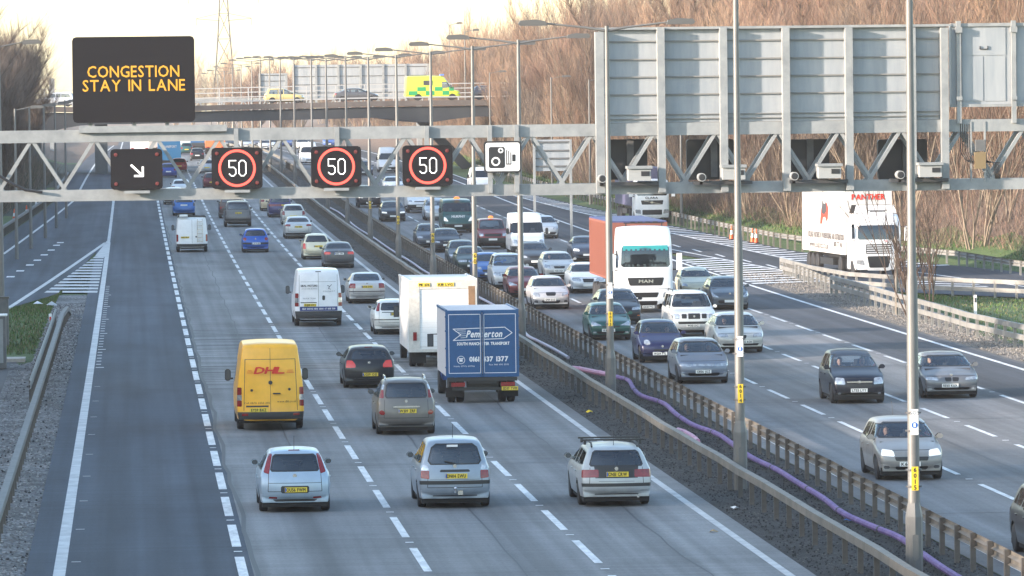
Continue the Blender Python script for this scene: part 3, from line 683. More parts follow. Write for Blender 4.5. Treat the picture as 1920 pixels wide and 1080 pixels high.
# amber message sign
def vms():
    root = thing('message_sign', 'large dark electronic sign reading CONGESTION STAY IN LANE above the gantry', 'message sign')
    m_ = MB(); a = onp(135, 70, YG); b = onp(366, 228, YG); x0, x1, z0, z1 = a.x, b.x, b.z, a.z; c = .14; mf = mat('sign_face_dark', (.011, .011, .014), .8, spec=.15)
    poly = [(x0+c, z0), (x1-c, z0), (x1-.04, z0+.04), (x1, z0+c), (x1, z1-c), (x1-.04, z1-.04), (x1-c, z1), (x0+c, z1), (x0+.04, z1-.04), (x0, z1-c), (x0, z0+c), (x0+.04, z0+.04)]
    m_.prism(poly, YG - .35, YG + .35); m_.build('housing', mf, root)
    am = mat('amber_leds', (.2, .1, .01), .5, emit=(.85, .42, .02), es=.25)
    m_ = MB(); rx = (1, 0, 0); uz = (0, 0, 1)
    text(m_, 'CONGESTION', G(250, 134, -.36), rx, uz, .40, width=3.25, bold=.012); text(m_, 'STAY IN LANE', G(251, 160, -.36), rx, uz, .40, width=3.62, bold=.012)
    m_.build('lettering', am, root)
    m_ = MB(); m_.box((x0+.6, YG, z0-.18), (.14, .3, .4)); m_.box((x1-1.0, YG, z0-.18), (.14, .3, .4)); m_.box(((x0+x1)/2, YG, z0-.18), (.14, .3, .4)); m_.build('bracket', m_gant, root)
vms()
def ami(px, py, w, h, kind, label):
    c = G(px, py); root = thing('lane_signal', label, 'lane signal', (c.x, YG - .42, c.z), group='lane signals facing the camera'); x, z = w/2, h/2; r = .12
    poly = [(-x+r, -z), (x-r, -z), (x-.03, -z+.04), (x, -z+r), (x, z-r), (x-.03, z-.04), (x-r, z), (-x+r, z), (-x+.03, z-.04), (-x, z-r), (-x, -z+r), (-x+.03, -z+.04)]
    MB().prism(poly, -.12, .25).build('housing', MATS['sign_face_dark'], root)
    mw = mat('white_leds', (.8, .8, .8), .5, emit=(1, 1, .97), es=.27); mr_ = mat('red_leds', (.6, .06, .04), .5, emit=(1.0, .17, .12), es=.24); md = mat('red_ring_edge', (.35, .02, .02), .5, emit=(.5, .01, .01), es=.5)
    if kind == '50':
        def ring(ra, rb, d, mm, nm):
            b_ = MB(); n = 48; vs = []
            for k in range(n):
                t = 2 * math.pi * k / n; vs += [(ra*math.cos(t), d, ra*math.sin(t)), (rb*math.cos(t), d, rb*math.sin(t))]
            b_.add(vs, [(2*k, 2*k+1, (2*k+3) % (2*n), (2*k+2) % (2*n)) for k in range(n)]); b_.build(nm, mm, root)
        ring(.58, .66, -.126, mr_, 'red_ring'); ring(.57, .67, -.123, md, 'ring_edge')
        b_ = MB(); k = .27
        five = [(-.04, k), (-.28, k), (-.28, .03), (-.12, .03), (-.05, -.04), (-.05, -.2), (-.12, -k), (-.21, -k), (-.28, -.2)]
        zero = [(.14, k), (.24, k), (.31, .19), (.31, -.19), (.24, -k), (.14, -k), (.07, -.19), (.07, .19)]
        b_.stroke(five, .035, -.13, -.124); b_.stroke(zero, .035, -.13, -.124, closed=True); b_.build('digits', mw, root)
    else:
        b_ = MB(); b_.stroke([(-.18, .14), (.2, -.22)], .075, -.13, -.124); b_.build('arrow_shaft', mw, root)
        b_ = MB(); b_.stroke([(.22, .07), (.22, -.24), (-.07, -.24)], .07, -.131, -.125); b_.build('arrow_tip', mw, root)
    for a in (-1, 1):
        for b in (-1, 1): MB().lathe([(.07, 0), (.06, -.02), (.02, -.025)], (a * (x - .19), -.12, b * (z - .2)), 'y', 12).build('corner_lamp', mat('unlit_lamp', (.12, .025, .025), .25), root)
    MB().box((0, -.0, -z - .09), (w * .5, .2, .1)).build('bracket', m_gant, root)
ami(256, 317, 1.84, 1.44, 'a', 'dark lane signal showing a white diagonal arrow')
ami(444, 315, 1.80, 1.46, '50', 'red ringed 50 lane signal, leftmost of three')
ami(629.5, 312, 1.78, 1.44, '50', 'red ringed 50 lane signal, middle of three')
ami(800.5, 310, 1.78, 1.44, '50', 'red ringed 50 lane signal, rightmost of three, nearest the camera sign')
# camera sign
def rrect(w, h, r, cx=0, cz=0, n=4):
    o = []
    for (sx, sz, a0) in ((1, -1, -90), (1, 1, 0), (-1, 1, 90), (-1, -1, 180)):
        for k in range(n + 1):
            t = R(a0 + 90 * k / n); o.append((cx + sx*(w/2 - r) + r*math.cos(t), cz + sz*(h/2 - r) + r*math.sin(t)))
    return o
c = G(941, 294); root = thing('camera_sign', 'white camera pictogram sign with black border on the gantry', 'sign', (c.x, YG - .42, c.z))
MB().prism(rrect(1.34, 1.13, .12), 0, .06).build('backing', m_black, root); MB().prism(rrect(1.22, 1.01, .08), -.006, -.001).build('face', m_white, root)
b_ = MB(); b_.prism(rrect(.58, .76, .08, -.21, -.02), -.012, -.008); b_.prism(rrect(.12, .25, .01, .4, -.04), -.012, -.008)
for x_, z0, z1 in ((.14, -.27, .25), (.215, -.25, .22), (.29, -.25, .16)): b_.box((x_, -.010, (z0+z1)/2), (.03, .004, z1-z0))
b_.box((.215, -.010, -.26), (.19, .004, .035)); b_.build('camera_symbol', m_black, root)
b_ = MB(); b_.lathe([(.16, 0), (.16, -.004)], (-.25, -.013, -.16), 'y', 24, 0); b_.lathe([(.1, 0), (.1, -.004)], (-.25, -.018, -.16), 'y', 20, 1); b_.lathe([(.095, 0), (.095, -.004)], (-.07, -.013, .23), 'y', 20, 0); b_.lathe([(.045, 0), (.045, -.004)], (-.07, -.018, .23), 'y', 16, 1)
b_.build('lens_rings', [m_white, m_black], root)
# big board seen from behind
m_ribd = mat('rib_dark', (.20, .20, .195), .6)
m_board = mat('sign_back', (.255, .285, .315), .5, .15, c2=(.345, .365, .385), scale=1.0, detail=7, stretch=(2.5, 2.5, .35))
bd = thing('sign_board', 'long row of grey panels, the back of a direction sign above the gantry', 'sign board')
zT, zB = onp(1440, 53, YG).z, onp(1440, 236, YG).z
xs = [onp(p, 100, YG).x for p in (1122, 1237, 1354, 1471, 1589, 1707, 1775)]
for a, b in zip(xs, xs[1:]):
    m_ = MB(); m_.box(((a+b)/2, YG + .1, (zT+zB)/2), (b - a - .02, .06, zT - zB)); pn = m_.build('panel', m_board, bd)
    m_ = MB()
    for t in (.12, .305, .485, .665, .87, .915, .955): m_.box(((a+b)/2, YG + .03, zT - (zT-zB)*t), (b - a - .02, .08, .05 if t < .8 else .03))
    m_.build('rib', m_ribd, pn)
m_ = MB(); m_.box(((xs[0]+xs[-1])/2, YG, zT + .04), (xs[-1]-xs[0] + .3, .34, .09)); m_.build('top_cap', m_gant, bd)
# message sign seen from behind, right edge
bd = thing('cabinet_sign', 'grey cabinet back of an electronic sign at the right end of the gantry', 'message sign')
a = onp(1783, 45, YG); b = onp(1990, 198, YG)
m_ = MB(); m_.box(((a.x+b.x)/2, YG + .25, (a.z+b.z)/2), (b.x-a.x, .6, a.z-b.z)); m_.build('housing', m_board, bd)
m_ = MB(); m_.box(((a.x+b.x)/2, YG - .09, a.z - .04), (b.x-a.x+.1, .1, .12)); m_.box(((a.x+b.x)/2, YG - .09, b.z + .04), (b.x-a.x+.1, .1, .1)); m_.build('frame', m_gant, bd)
for px in (1796, 1899, 2000):
    x = onp(px, 100, YG).x; m_ = MB(); m_.box((x, YG - .16, (a.z + b.z)/2 - .25), (.16, .16, a.z-b.z+.7)); m_.box((x, YG - .2, a.z - .22), (.24, .24, .2)); m_.box((x, YG - .2, b.z + .3), (.2, .22, .14)); m_.build('upright', m_gant, bd)
for px0, px1 in ((1803, 1843), (1845, 1885), (1905, 1945)):
    m_ = MB(); p0 = onp(px0, 106, YG); p1 = onp(px1, 189, YG); m_.box(((p0.x+p1.x)/2, YG - .06, (p0.z+p1.z)/2), (p1.x-p0.x, .03, p0.z-p1.z)); d_ = m_.build('door', m_board, bd)
p0 = onp(1803, 52, YG); p1 = onp(1885, 103, YG); m_ = MB(); m_.box(((p0.x+p1.x)/2, YG - .06, (p0.z+p1.z)/2), (p1.x-p0.x, .03, p0.z-p1.z)); pn = m_.build('access_panel', m_board, bd)
m_ = MB(); hx = onp(1844, 92, YG); m_.stroke([(hx.x-.14, hx.z+.1), (hx.x-.14, hx.z), (hx.x+.14, hx.z), (hx.x+.14, hx.z+.1)], .03, YG-.12, YG-.08); m_.build('handle', m_dk, pn)
# signal backs and enforcement cameras
for i, (x0, x1) in enumerate(((1143, 1221), (1295, 1385), (1478, 1565), (1656, 1750))):
    w_ = ['leftmost', 'second from the left', 'third from the left', 'rightmost'][i]
    p0 = onp(x0, 262, YG); p1 = onp(x1, 337, YG); root = thing('signal_back', 'black back of a lane signal hung in the gantry, %s' % w_, 'lane signal', ((p0.x+p1.x)/2, YG + 1.55, (p0.z+p1.z)/2), group='backs of lane signals')
    MB().prism(rrect(p1.x-p0.x, p0.z-p1.z, .1), -.12, .15).build('housing', m_black, root)
    MB().box((.12, -.2, .05), (.24, .12, (p0.z-p1.z) * .95)).build('mount', m_galv, root)
    cx = (1195, 1371, 1550, 1738)[i]; q = onp(cx, 332, YG); root = thing('enforcement_camera', 'white box camera on the gantry walkway bracket, %s' % w_, 'camera', (q.x, YG - .62, zb + .2), group='white box cameras on the gantry')
    b_ = MB(); b_.box((0, 0, .3), (.8, .7, .42)); b_.build('body', m_cam, root); b_ = MB(); b_.box((0, -.03, .565), (.9, .8, .1)); b_.build('hood', m_gant, root)
    b_ = MB(); b_.box((.2, -.36, .34), (.3, .02, .17)); b_.build('window', m_black, root)
    b_ = MB(); b_.box((-.35, .2, -.02), (2.1, .3, .12)); b_.build('bracket', m_dk, root)
    q2 = onp((1126, 1312, 1485, 1683)[i], 337, YG); root = thing('round_camera', 'small round lens camera left of a white box camera, %s' % w_, 'camera', (q2.x, YG - .62, zb + .38), group='small round cameras on the gantry')
    b_ = MB(); b_.tube([(0, -.2, 0), (0, .3, 0)], .15, 14); b_.build('body', m_cam, root); b_ = MB(); b_.lathe([(.12, 0), (.1, -.01)], (0, -.205, 0), 'y', 14); b_.build('lens', m_black, root); b_ = MB(); b_.box((0, .1, -.2), (.1, .1, .12)); b_.build('foot', m_dk, root)
# equipment box and cables at right
root = thing('junction_box', 'bronze and grey junction boxes strapped inside the gantry at right', 'junction box')
b_ = MB(); bx2(b_, 1825, 285, 1846, 316, -.35, -.1); b_.build('lower_box', mat('bronze_box', (.25, .18, .1), .4, .4), root); b_ = MB(); bx2(b_, 1827, 262, 1845, 283, -.33, -.1); b_.build('upper_box', m_galv, root)
b_ = MB(); bx2(b_, 1818, 228, 1822, 340, -.14, -.02); bx2(b_, 1844, 228, 1848, 340, -.14, -.02); b_.build('rack', m_gant, root)
b_ = MB()
for k in range(5):
    b_.tube([G(1800 + k*4, 232, -.1), G(1800 + k*4, 285, -.15), G(1808 + k*5, 300 + k*3, -.25), G(1826, 303, -.2)], .02, 5)
    b_.tube([G(1846, 300 + k, -.2), G(1860 + k*3, 305, -.3), G(1866 + k*2, 335, -.1)], .02, 5)
b_.build('cables', m_black, root)
b_ = MB(); b_.tube([G(-20, 322, -.3), G(0, 330, -.3), G(22, 344, -.3), G(48, 356, -.3), G(80, 360, -.3)], .055, 7); b_.build('hanging_cable', m_black, None, label='thick black cable sagging along the gantry at the left', category='cable')

# --- the overbridge
YB = 575.0; zb0 = 8.15
m_deck = mat('bridge_concrete', (.09, .075, .068), .8, c2=(.13, .11, .10), scale=.5); m_gird = mat('bridge_girder', (.022, .026, .034), .6, c2=(.035, .04, .048), scale=.4); m_par = mat('parapet_steel', (.4, .4, .4), .6, .2)
br = thing('overbridge', 'grey girder road bridge crossing over the motorway with a metal parapet', 'bridge')
def deckz(x): return 9.7 + .55 * max(0, min(1, (x + 14) / 40)) + (.35 if x < -2 else 0) * min(1, (-2 - x) / 8 if x < -2 else 0)
XA, XB_ = -34.0, 40.0
m_ = MB(); n = 37
vs = []; fs = []
for k in range(n):
    x = XA + (XB_ - XA) * k / (n - 1); z = deckz(x)
    hb = z - 1.75 - .0; 
    if x > 26: hb -= .55 * math.sin(min(1, (x - 26) / 9) * math.pi)
    if x < -3: hb -= min(1.6, (-3 - x) ** 2 * .03)
    vs += [(x, YB, z - .62), (x, YB, hb), (x, YB + 12, hb), (x, YB + 12, z - .62)]
for k in range(n - 1):
    for j in range(4): a, b = 4*k + j, 4*k + (j+1) % 4; fs.append((a, b, b + 4, a + 4))
m_.add(vs, fs); m_.build('girder', m_gird, br)
m_ = MB()
for k in range(n - 1):
    x0 = XA + (XB_ - XA) * k / (n - 1); x1 = XA + (XB_ - XA) * (k + 1) / (n - 1); z0, z1 = deckz(x0), deckz(x1)
    vs = [(x0, YB - .4, z0 - .55), (x0, YB - .4, z0), (x0, YB + 12.4, z0), (x0, YB + 12.4, z0 - .55), (x1, YB - .4, z1 - .55), (x1, YB - .4, z1), (x1, YB + 12.4, z1), (x1, YB + 12.4, z1 - .55)]
    m_.add(vs, [(0, 4, 5, 1), (1, 5, 6, 2), (2, 6, 7, 3), (3, 7, 4, 0)])
m_.build('deck', m_deck, br)
for yy, nm in ((YB - .2, 'near'), (YB + 12.2, 'far')):
    m_ = MB()
    for k in range(n - 1):
        x0 = XA + (XB_ - XA) * k / (n - 1); x1 = XA + (XB_ - XA) * (k + 1) / (n - 1); z0, z1 = deckz(x0), deckz(x1)
        for h in ((.35, .14), ) if nm == 'near' else ((.35, .12), (.8, .1), (1.3, .1), (1.8, .1)): m_.beam((x0, yy, z0 + h[0]), (x1, yy, z1 + h[0]), .08, h[1])
    m_.build('parapet_rail', m_par, br)
    pme = MB().box((0, 0, .2 if nm == 'near' else .9), (.12, .1, .4 if nm == 'near' else 1.8)).mesh('parapet_post', m_par)
    for k in range(24): x = XA + 3.1 * k; link('parapet_post', pme, br, (x, yy, deckz(x)))
m_ = MB(); m_.beam((35.5, YB + 6, 3), (30.5, YB + 6, 8.3), 1.1, 1.0); m_.build('raking_leg', m_gird, br)
for x, w in ((-3.2, 1.3), (-14, 9.0)): m_ = MB(); m_.box((x, YB + 5, 5.5), (w, 8, 6.2)); m_.build('pier', mat('pier_concrete', (.08, .095, .10), .8, var=.1), br)
# things beyond the bridge
for (x0, y0, x1, y1, Y, lab) in [(550, 122, 803, 181, 735, 'wide grey back of a far gantry sign beyond the overbridge'), (487, 138, 537, 178, 700, 'small grey sign back beyond the overbridge'), (1001, 262, 1070, 320, 330, 'blue-grey back of a verge sign seen through the gantry')]:
    a = onp(x0, y0, Y); b = onp(x1, y1, Y); root = thing('road_sign', lab, 'sign'); nbay = max(1, round((b.x-a.x) / 3.2))
    for k in range(nbay):
        w = (b.x-a.x)/nbay; m_ = MB(); m_.box((a.x + w*(k+.5), Y, (a.z+b.z)/2), (w-.05, .1, a.z-b.z)); m_.build('panel', m_board, root)
        m_ = MB(); [m_.box((a.x + w*(k+.5), Y-.09, b.z + (a.z-b.z)*t), (w-.05, .08, .09)) for t in (.15, .4, .65, .92)]; m_.build('rib', m_galv, root)
    for k in range(nbay + 1): m_ = MB(); z1 = min(a.z, b.z) - (1.2 if Y == 735 else b.z - E(Y) - bank(b.x, Y) + .2 if Y < 500 else 3); m_.box((a.x + (b.x-a.x)*k/nbay, Y-.12, (a.z+z1)/2), (.3 if Y > 500 else .14, .2, a.z-z1)); m_.build('upright', m_gant, root)
    if Y == 735:
        m_ = MB()
        for dy in (0, 1.3):
            for zz in (0, -2.3): m_.box((14, Y+dy, b.z-.1+zz), (50, .25, .35))
            for k in range(14): m_.beam((-6+k*3, Y+dy, b.z-.3), (-4.5+k*3, Y+dy, b.z-2.3), .14, .14); m_.beam((-4.5+k*3, Y+dy, b.z-2.3), (-3+k*3, Y+dy, b.z-.3), .14, .14)
        for x in (-10.5, 38.5): m_.box((x, Y+.6, 8), (.7, 1, 12))
        m_.build('lattice', m_gant, root)
# pylon
pyx = onp(421, 140, 1500).x; root = thing('pylon', 'tall lattice electricity pylon fading into the bright sky', 'pylon', (pyx, 1500, 3))
m_p = mat('pylon_steel', (.06, .06, .065), .6, .3)
m_ = MB(); lv = [(0, 4.2), (9, 3.2), (18, 2.3), (26, 1.7), (33, 1.25), (39, 1.0), (46, .9)]
for (h0, r0), (h1, r1) in zip(lv, lv[1:]):
    c0 = [(-r0,-r0),(r0,-r0),(r0,r0),(-r0,r0)]; c1 = [(-r1,-r1),(r1,-r1),(r1,r1),(-r1,r1)]
    for i in range(4):
        j = (i+1) % 4; m_.beam((*c0[i], h0), (*c1[i], h1), .3, .3); m_.beam((*c0[i], h0), (*c1[j], h1), .14, .14); m_.beam((*c0[j], h0), (*c1[i], h1), .14, .14); m_.beam((*c1[i], h1), (*c1[j], h1), .16, .16)
m_.build('lattice', m_p, root)
for h, w in ((31, 7.5), (37, 9.5), (43, 7)):
    m_ = MB()
    for s in (-1, 1):
        m_.beam((s*1, -.8, h), (s*w, 0, h+.5), .14, .14); m_.beam((s*1, .8, h), (s*w, 0, h+.5), .14, .14); m_.beam((s*1, 0, h+2), (s*w, 0, h+.6), .12, .12); m_.beam((s*w, 0, h+.5), (s*w, 0, h-1.3), .12, .12)
    m_.build('cross_arm', m_p, root)
# ================================================================== vehicles
g_clear = glass('window_glass', (.74, .80, .82)); g_dark = glass('tinted_glass', (.28, .32, .34))
m_tyre = mat('tyre', (.018, .018, .02), .75); m_rim = mat('alloy_rim', (.42, .43, .44), .35, .7); m_trim = mat('black_trim', (.02, .021, .023), .5); m_under = mat('underbody', (.012, .012, .013), .9)
m_seat = mat('seat_cloth', (.055, .058, .068), .9); m_tail = mat('tail_lamp', (.20, .007, .010), .2, coat=.6, var=.3, scale=14); m_tailb = mat('tail_lamp_lit', (.32, .02, .015), .2, coat=.6, emit=(1, .10, .08), es=.06)
m_clear = mat('clear_lamp', (.28, .30, .32), .12, .5, coat=.8, c2=(.62, .64, .66), scale=9); m_head = mat('headlamp_lit', (.8, .8, .78), .2, emit=(1, .95, .85), es=.09); m_py = mat('plate_rear', (.72, .53, .05), .5); m_pw = mat('plate_front', (.75, .75, .72), .5)
m_chrome = mat('chrome', (.6, .61, .62), .2, .9); m_amber = mat('amber_lamp', (.65, .16, .02), .3); m_char = mat('plate_ink', (.015, .015, .015), .6)
m_mir = mat('mirror_dark', (.07, .085, .10), .25)
m_grille = mat('grille_black', (.014, .014, .016), .4)

def chaikin(p, it=2):
    for _ in range(it):
        q = [p[0]]
        for a, b in zip(p, p[1:]): q += [(a[0]*.75 + b[0]*.25, a[1]*.75 + b[1]*.25), (a[0]*.25 + b[0]*.75, a[1]*.25 + b[1]*.75)]
        p = q + [p[-1]]
    return p
def shell(top, L, W, H, zb, belt, roofw, wheels, crown=(.035, .11), rr=.06, nose=.14, tail=.09, box=False, it=2):
    """closed car shell from its side outline; wheels = [(y, r)]"""
    prof = chaikin(top, it)                                # front bottom -> over the roof -> rear bottom
    bot = [(prof[-1][0], zb)] if abs(prof[-1][1] - zb) > .02 else []
    for (yw, r) in sorted(wheels):
        bot.append((yw - r * 1.02, zb))
        bot += [(yw - r * math.cos(t), max(zb, .30 + r * math.sin(t))) for t in [math.pi * k / 8 for k in range(1, 8)]]
        bot.append((yw + r * 1.02, zb))
    if abs(prof[0][1] - zb) > .02: bot.append((prof[0][0], zb))
    loop = prof + bot; n = len(loop); npf = len(prof)
    def Wf(y, z):
        g = interp([(zb - .1, .93), (.42, .985), (.65, 1.0), (belt - .05, .975), (belt + .03, .925), (H, roofw)])(z) if not box else interp([(zb, .97), (.6, 1.0), (belt, .995), (H, roofw)])(z)
        gr = max(0.0, min(1.0, (z - belt) / .3)); e = L / 2
        f = max(0, (y - (e - .9)) / .9); r_ = max(0, (-y - (e - .9)) / .9)
        return W / 2 * g * (1 - (nose * f ** 2.2 + tail * r_ ** 2.2) * (1 - .6 * gr))
    nr = []
    for i in range(n):
        a = loop[i - 1]; b = loop[(i + 1) % n]; dy, dz = b[0] - a[0], b[1] - a[1]; l = math.hypot(dy, dz) or 1
        nr.append((dz / l, -dy / l))                      # inward normal for this winding (front -> roof -> rear)
    # make sure it points inward: roof normal must go down
    k = max(range(npf), key=lambda i: prof[i][1])
    if nr[k][1] > 0: nr = [(-a, -b) for a, b in nr]
    NX = 5; fr = [-1, -.8, -.5, 0, .5, .8, 1]; rows = []; zm = max(.30 + w[1] for w in wheels) + .05 if wheels else (zb + H) / 2
    vs = []; idx = {}
    def vert(x, y, z): vs.append((x, y, z)); return len(vs) - 1
    for i, (y, z) in enumerate(loop):
        up = i < npf; t_end = min(1, i / 3, (npf - 1 - i) / 3) if up else 0
        c = (crown[0] + (crown[1] - crown[0]) * abs(nr[i][0])) * max(0, t_end); r = rr * max(0.0, t_end); r = max(r, .012)
        def ins(d): return (y + nr[i][0] * d, z + nr[i][1] * d)
        row = []
        side = []
        y1, z1 = ins(c + r * .3 if up else 0); y2, z2 = ins(c + r if up else 0)
        N = 7; sy = max(-L/2 + .45, min(L/2 - .45, y2)); inner = []
        for q in range(N + 1):
            t = q / N; yy = y2 + (sy - y2) * t; zz = z2 + (zm - z2) * t; inner.append((Wf(yy, zz), yy, zz))
        w0 = Wf(*ins(c)) - r; w1 = Wf(y1, z1) - r * .3
        for s in (-1, 1):
            ids = [vert(s * x, yy, zz) for x, yy, zz in reversed(inner)] + [vert(s * w1, y1, z1)]
            if s < 0: row += ids
            else: right = list(reversed(ids))
        for f in fr:
            cc = c * abs(f) ** 2.5; yy, zz = ins(cc); row.append(vert(f * w0, yy, zz))
        rows.append(row + right)
    fs = []
    for i in range(n):
        a, b = rows[i], rows[(i + 1) % n]
        for j in range(len(a) - 1): fs.append((a[j], a[j+1], b[j+1], b[j]))
    bm = bmesh.new(); bv = [bm.verts.new(v) for v in vs]
    for f in fs: bm.faces.new([bv[k] for k in f])
    bmesh.ops.remove_doubles(bm, verts=bm.verts[:], dist=.002)
    bmesh.ops.dissolve_degenerate(bm, dist=.001, edges=bm.edges[:])
    bmesh.ops.recalc_face_normals(bm, faces=bm.faces[:]); bm.normal_update()
    return bm, Wf
def region(bm, poly, axis, sign, zmin=-1, ylim=None):
    """cut a convex polygon into the faces that look along sign*axis; returns the faces inside. axis y: poly is (x,z); axis x: poly is (y,z)"""
    u = 0 if axis == 'y' else 1; a = 1 if axis == 'y' else 0
    us = [p[0] for p in poly]; zs = [p[1] for p in poly]
    def cand():
        o = []
        for f in bm.faces:
            if f.normal[a] * sign < .12: continue
            c = f.calc_center_median()
            if a == 1 and c.y * sign < .15: continue
            if ylim is not None and c.y * sign < ylim: continue
            if min(v.co[u] for v in f.verts) > max(us) or max(v.co[u] for v in f.verts) < min(us) or min(v.co.z for v in f.verts) > max(zs) or max(v.co.z for v in f.verts) < min(zs): continue
            o.append(f)
        return o
    n = len(poly); cx = sum(us) / n; cz = sum(zs) / n
    for i in range(n):
        p, q = poly[i], poly[(i+1) % n]; d = (q[0]-p[0], q[1]-p[1]); no = (d[1], -d[0])
        co = [0, 0, p[1]]; co[u] = p[0]; nn = [0, 0, no[1]]; nn[u] = no[0]
        fs = cand(); ge = set(fs)
        for f in fs: ge.update(f.edges); ge.update(f.verts)
        bmesh.ops.bisect_plane(bm, geom=list(ge), plane_co=co, plane_no=nn, dist=1e-5)
    bm.normal_update(); out = []
    for f in cand():
        c = f.calc_center_median(); ok = True
        for i in range(n):
            p, q = poly[i], poly[(i+1) % n]; cr = (q[0]-p[0])*(c.z-p[1]) - (q[1]-p[1])*(c[u]-p[0]); ci = (q[0]-p[0])*(cz-p[1]) - (q[1]-p[1])*(cx-p[0])
            if cr * ci < -1e-9: ok = False; break
        if ok: out.append(f)
    return out
def extract(bm, faces, off, remove=True):
    """take faces out of the shell as a mesh of their own, moved off metres along their normals"""
    idx = {}; vs = []; fs = []
    for f in faces:
        r = []
        for v in f.verts:
            if v not in idx: idx[v] = len(vs); vs.append(v.co + v.normal * off)
            r.append(idx[v])
        fs.append(tuple(r))
    if remove: bmesh.ops.delete(bm, geom=faces, context='FACES')
    return vs, fs
def cham(p, c=.04):
    """cut the corners of a convex polygon"""
    o = []; n = len(p)
    for i in range(n):
        a, b, d = Vector(p[i-1]), Vector(p[i]), Vector(p[(i+1) % n])
        e1 = (a - b); e2 = (d - b); o += [tuple(b + e1.normalized() * min(c, e1.length * .4)), tuple(b + e2.normalized() * min(c, e2.length * .4))]
    return o
def shrink(p, d):
    cx = sum(a for a, _ in p) / len(p); cz = sum(b for _, b in p) / len(p); w = (max(a for a, _ in p) - min(a for a, _ in p)) / 2; h = (max(b for _, b in p) - min(b for _, b in p)) / 2
    return [(cx + (a - cx) * max(.2, 1 - d / w), cz + (b - cz) * max(.2, 1 - d / h)) for a, b in p]
def mirror(p): return [(-a, b) for a, b in p]
def trap(hw0, z0, hw1, z1, c=.05): return cham([(-hw0, z0), (hw0, z0), (hw1, z1), (-hw1, z1)], c)

WH = {}
def wheel_mesh(r, w, rim):
    k = (round(r, 2), round(w, 2))
    if k not in WH:
        m = MB(); m.lathe([(r*.62, -w/2), (r*.9, -w/2), (r, -w*.36), (r, w*.36), (r*.9, w/2), (r*.62, w/2)], (0, 0, 0), 'x', 24); a = m.mesh('wheel', m_tyre, smooth=True)
        m = MB()
        for s in (-1, 1):
            m.lathe([(r*.64, s*(w/2 - .012)), (r*.58, s*(w/2 - .03)), (r*.2, s*(w/2 - .035)), (r*.12, s*(w/2 - .005))], (0, 0, 0), 'x', 20, 1)
            for q in range(5):
                t = 2*math.pi*q/5; m.beam((s*(w/2-.02), math.cos(t)*r*.1, math.sin(t)*r*.1), (s*(w/2-.015), math.cos(t)*r*.62, math.sin(t)*r*.62), r*.16, .02, 0, up=(1, 0, 0))
        b = m.mesh('rim', [m_rim, m_dk]); WH[k] = (a, b)
    return WH[k]
def add_wheels(root, pos, r, W, w=.2, dual=False):
    a, b = wheel_mesh(r, w, None)
    for y in pos:
        for s in (-1, 1):
            o = link('wheel', a, root, (s * (W/2 - w/2 - .025), y, r)); link('rim', b, o)
            if dual: link('wheel', a, root, (s * (W/2 - w*1.5 - .07), y, r))

def prof(kind, L, H, o):
    """side outlines, front at +y"""
    F = L / 2; B = -L / 2; zb = .22; hz = o.get('hood', .93); bz = o.get('belt', .95); cl = o.get('cowl', 1.0)
    zb = .29; fr = [(F-.10, zb), (F-.01, .34), (F+.01, .52), (F-.05, .68), (F-.22, .78), (F-.6, hz-.04), (F-cl, hz+.05)]
    if kind == 'hatch': return fr + [(F-cl-.72, H-.08), (F-cl-1.25, H+.01), (B+.9, H), (B+.38, H-.05), (B+.14, bz+.06), (B+.03, .82), (B-.01, .62), (B-.005, .38), (B+.10, zb)]
    if kind == 'sedan': return fr + [(F-cl-.75, H-.07), (F-cl-1.25, H+.01), (B+1.6, H), (B+1.15, H-.08), (B+.62, bz+.09), (B+.12, bz+.06), (B+.01, bz-.06), (B-.01, .62), (B, .38), (B+.12, zb)]
    if kind == 'estate': return fr + [(F-cl-.72, H-.08), (F-cl-1.25, H+.01), (B+.9, H), (B+.30, H-.04), (B+.08, bz+.06), (B+.03, .80), (B-.01, .58), (B-.01, .38), (B+.10, zb)]
    if kind == 'mpv':
        return [(F-.12, zb), (F-.01, .30), (F+.01, .55), (F-.05, .75), (F-.20, .87), (F-.5, hz), (F-cl+.05, hz+.10), (F-cl-.95, H-.10), (F-cl-1.5, H+.01), (B+.8, H), (B+.25, H-.05), (B+.08, bz+.1), (B+.01, .85), (B-.02, .62), (B-.01, .38), (B+.09, zb)]
    if kind == 'suv':
        return [(F-.1, .32), (F, .40), (F+.01, .62), (F-.03, .90), (F-.14, 1.02), (F-.6, hz+.02), (F-cl, hz+.08), (F-cl-.6, H-.08), (F-cl-1.1, H+.01), (B+.7, H), (B+.2, H-.04), (B+.07, bz+.1), (B+.02, .9), (B-.02, .7), (B-.01, .45), (B+.08, .34)]
    if kind == 'van':
        return [(F-.12, .3), (F-.01, .38), (F+.01, .62), (F-.06, .85), (F-.2, 1.02), (F-.72, hz+.08), (F-cl, hz+.2), (F-cl-.68, H-.25), (F-cl-1.15, H+.01), (B+.6, H), (B+.14, H-.03), (B+.06, H-.3), (B+.01, 1.0), (B-.01, .6), (B-.03, .5), (B-.02, .34), (B+.06, .3)]
def seat(hb=1.0):
    m = MB(); m.box((0, 0, .12), (.5, .5, .2), tx=.9); m.box((0, -.26, .42), (.48, .14, .6), tx=.8); m.box((0, -.27, .80), (.26, .1, .18), tx=.8); return m
SEAT = None
_used = [False]
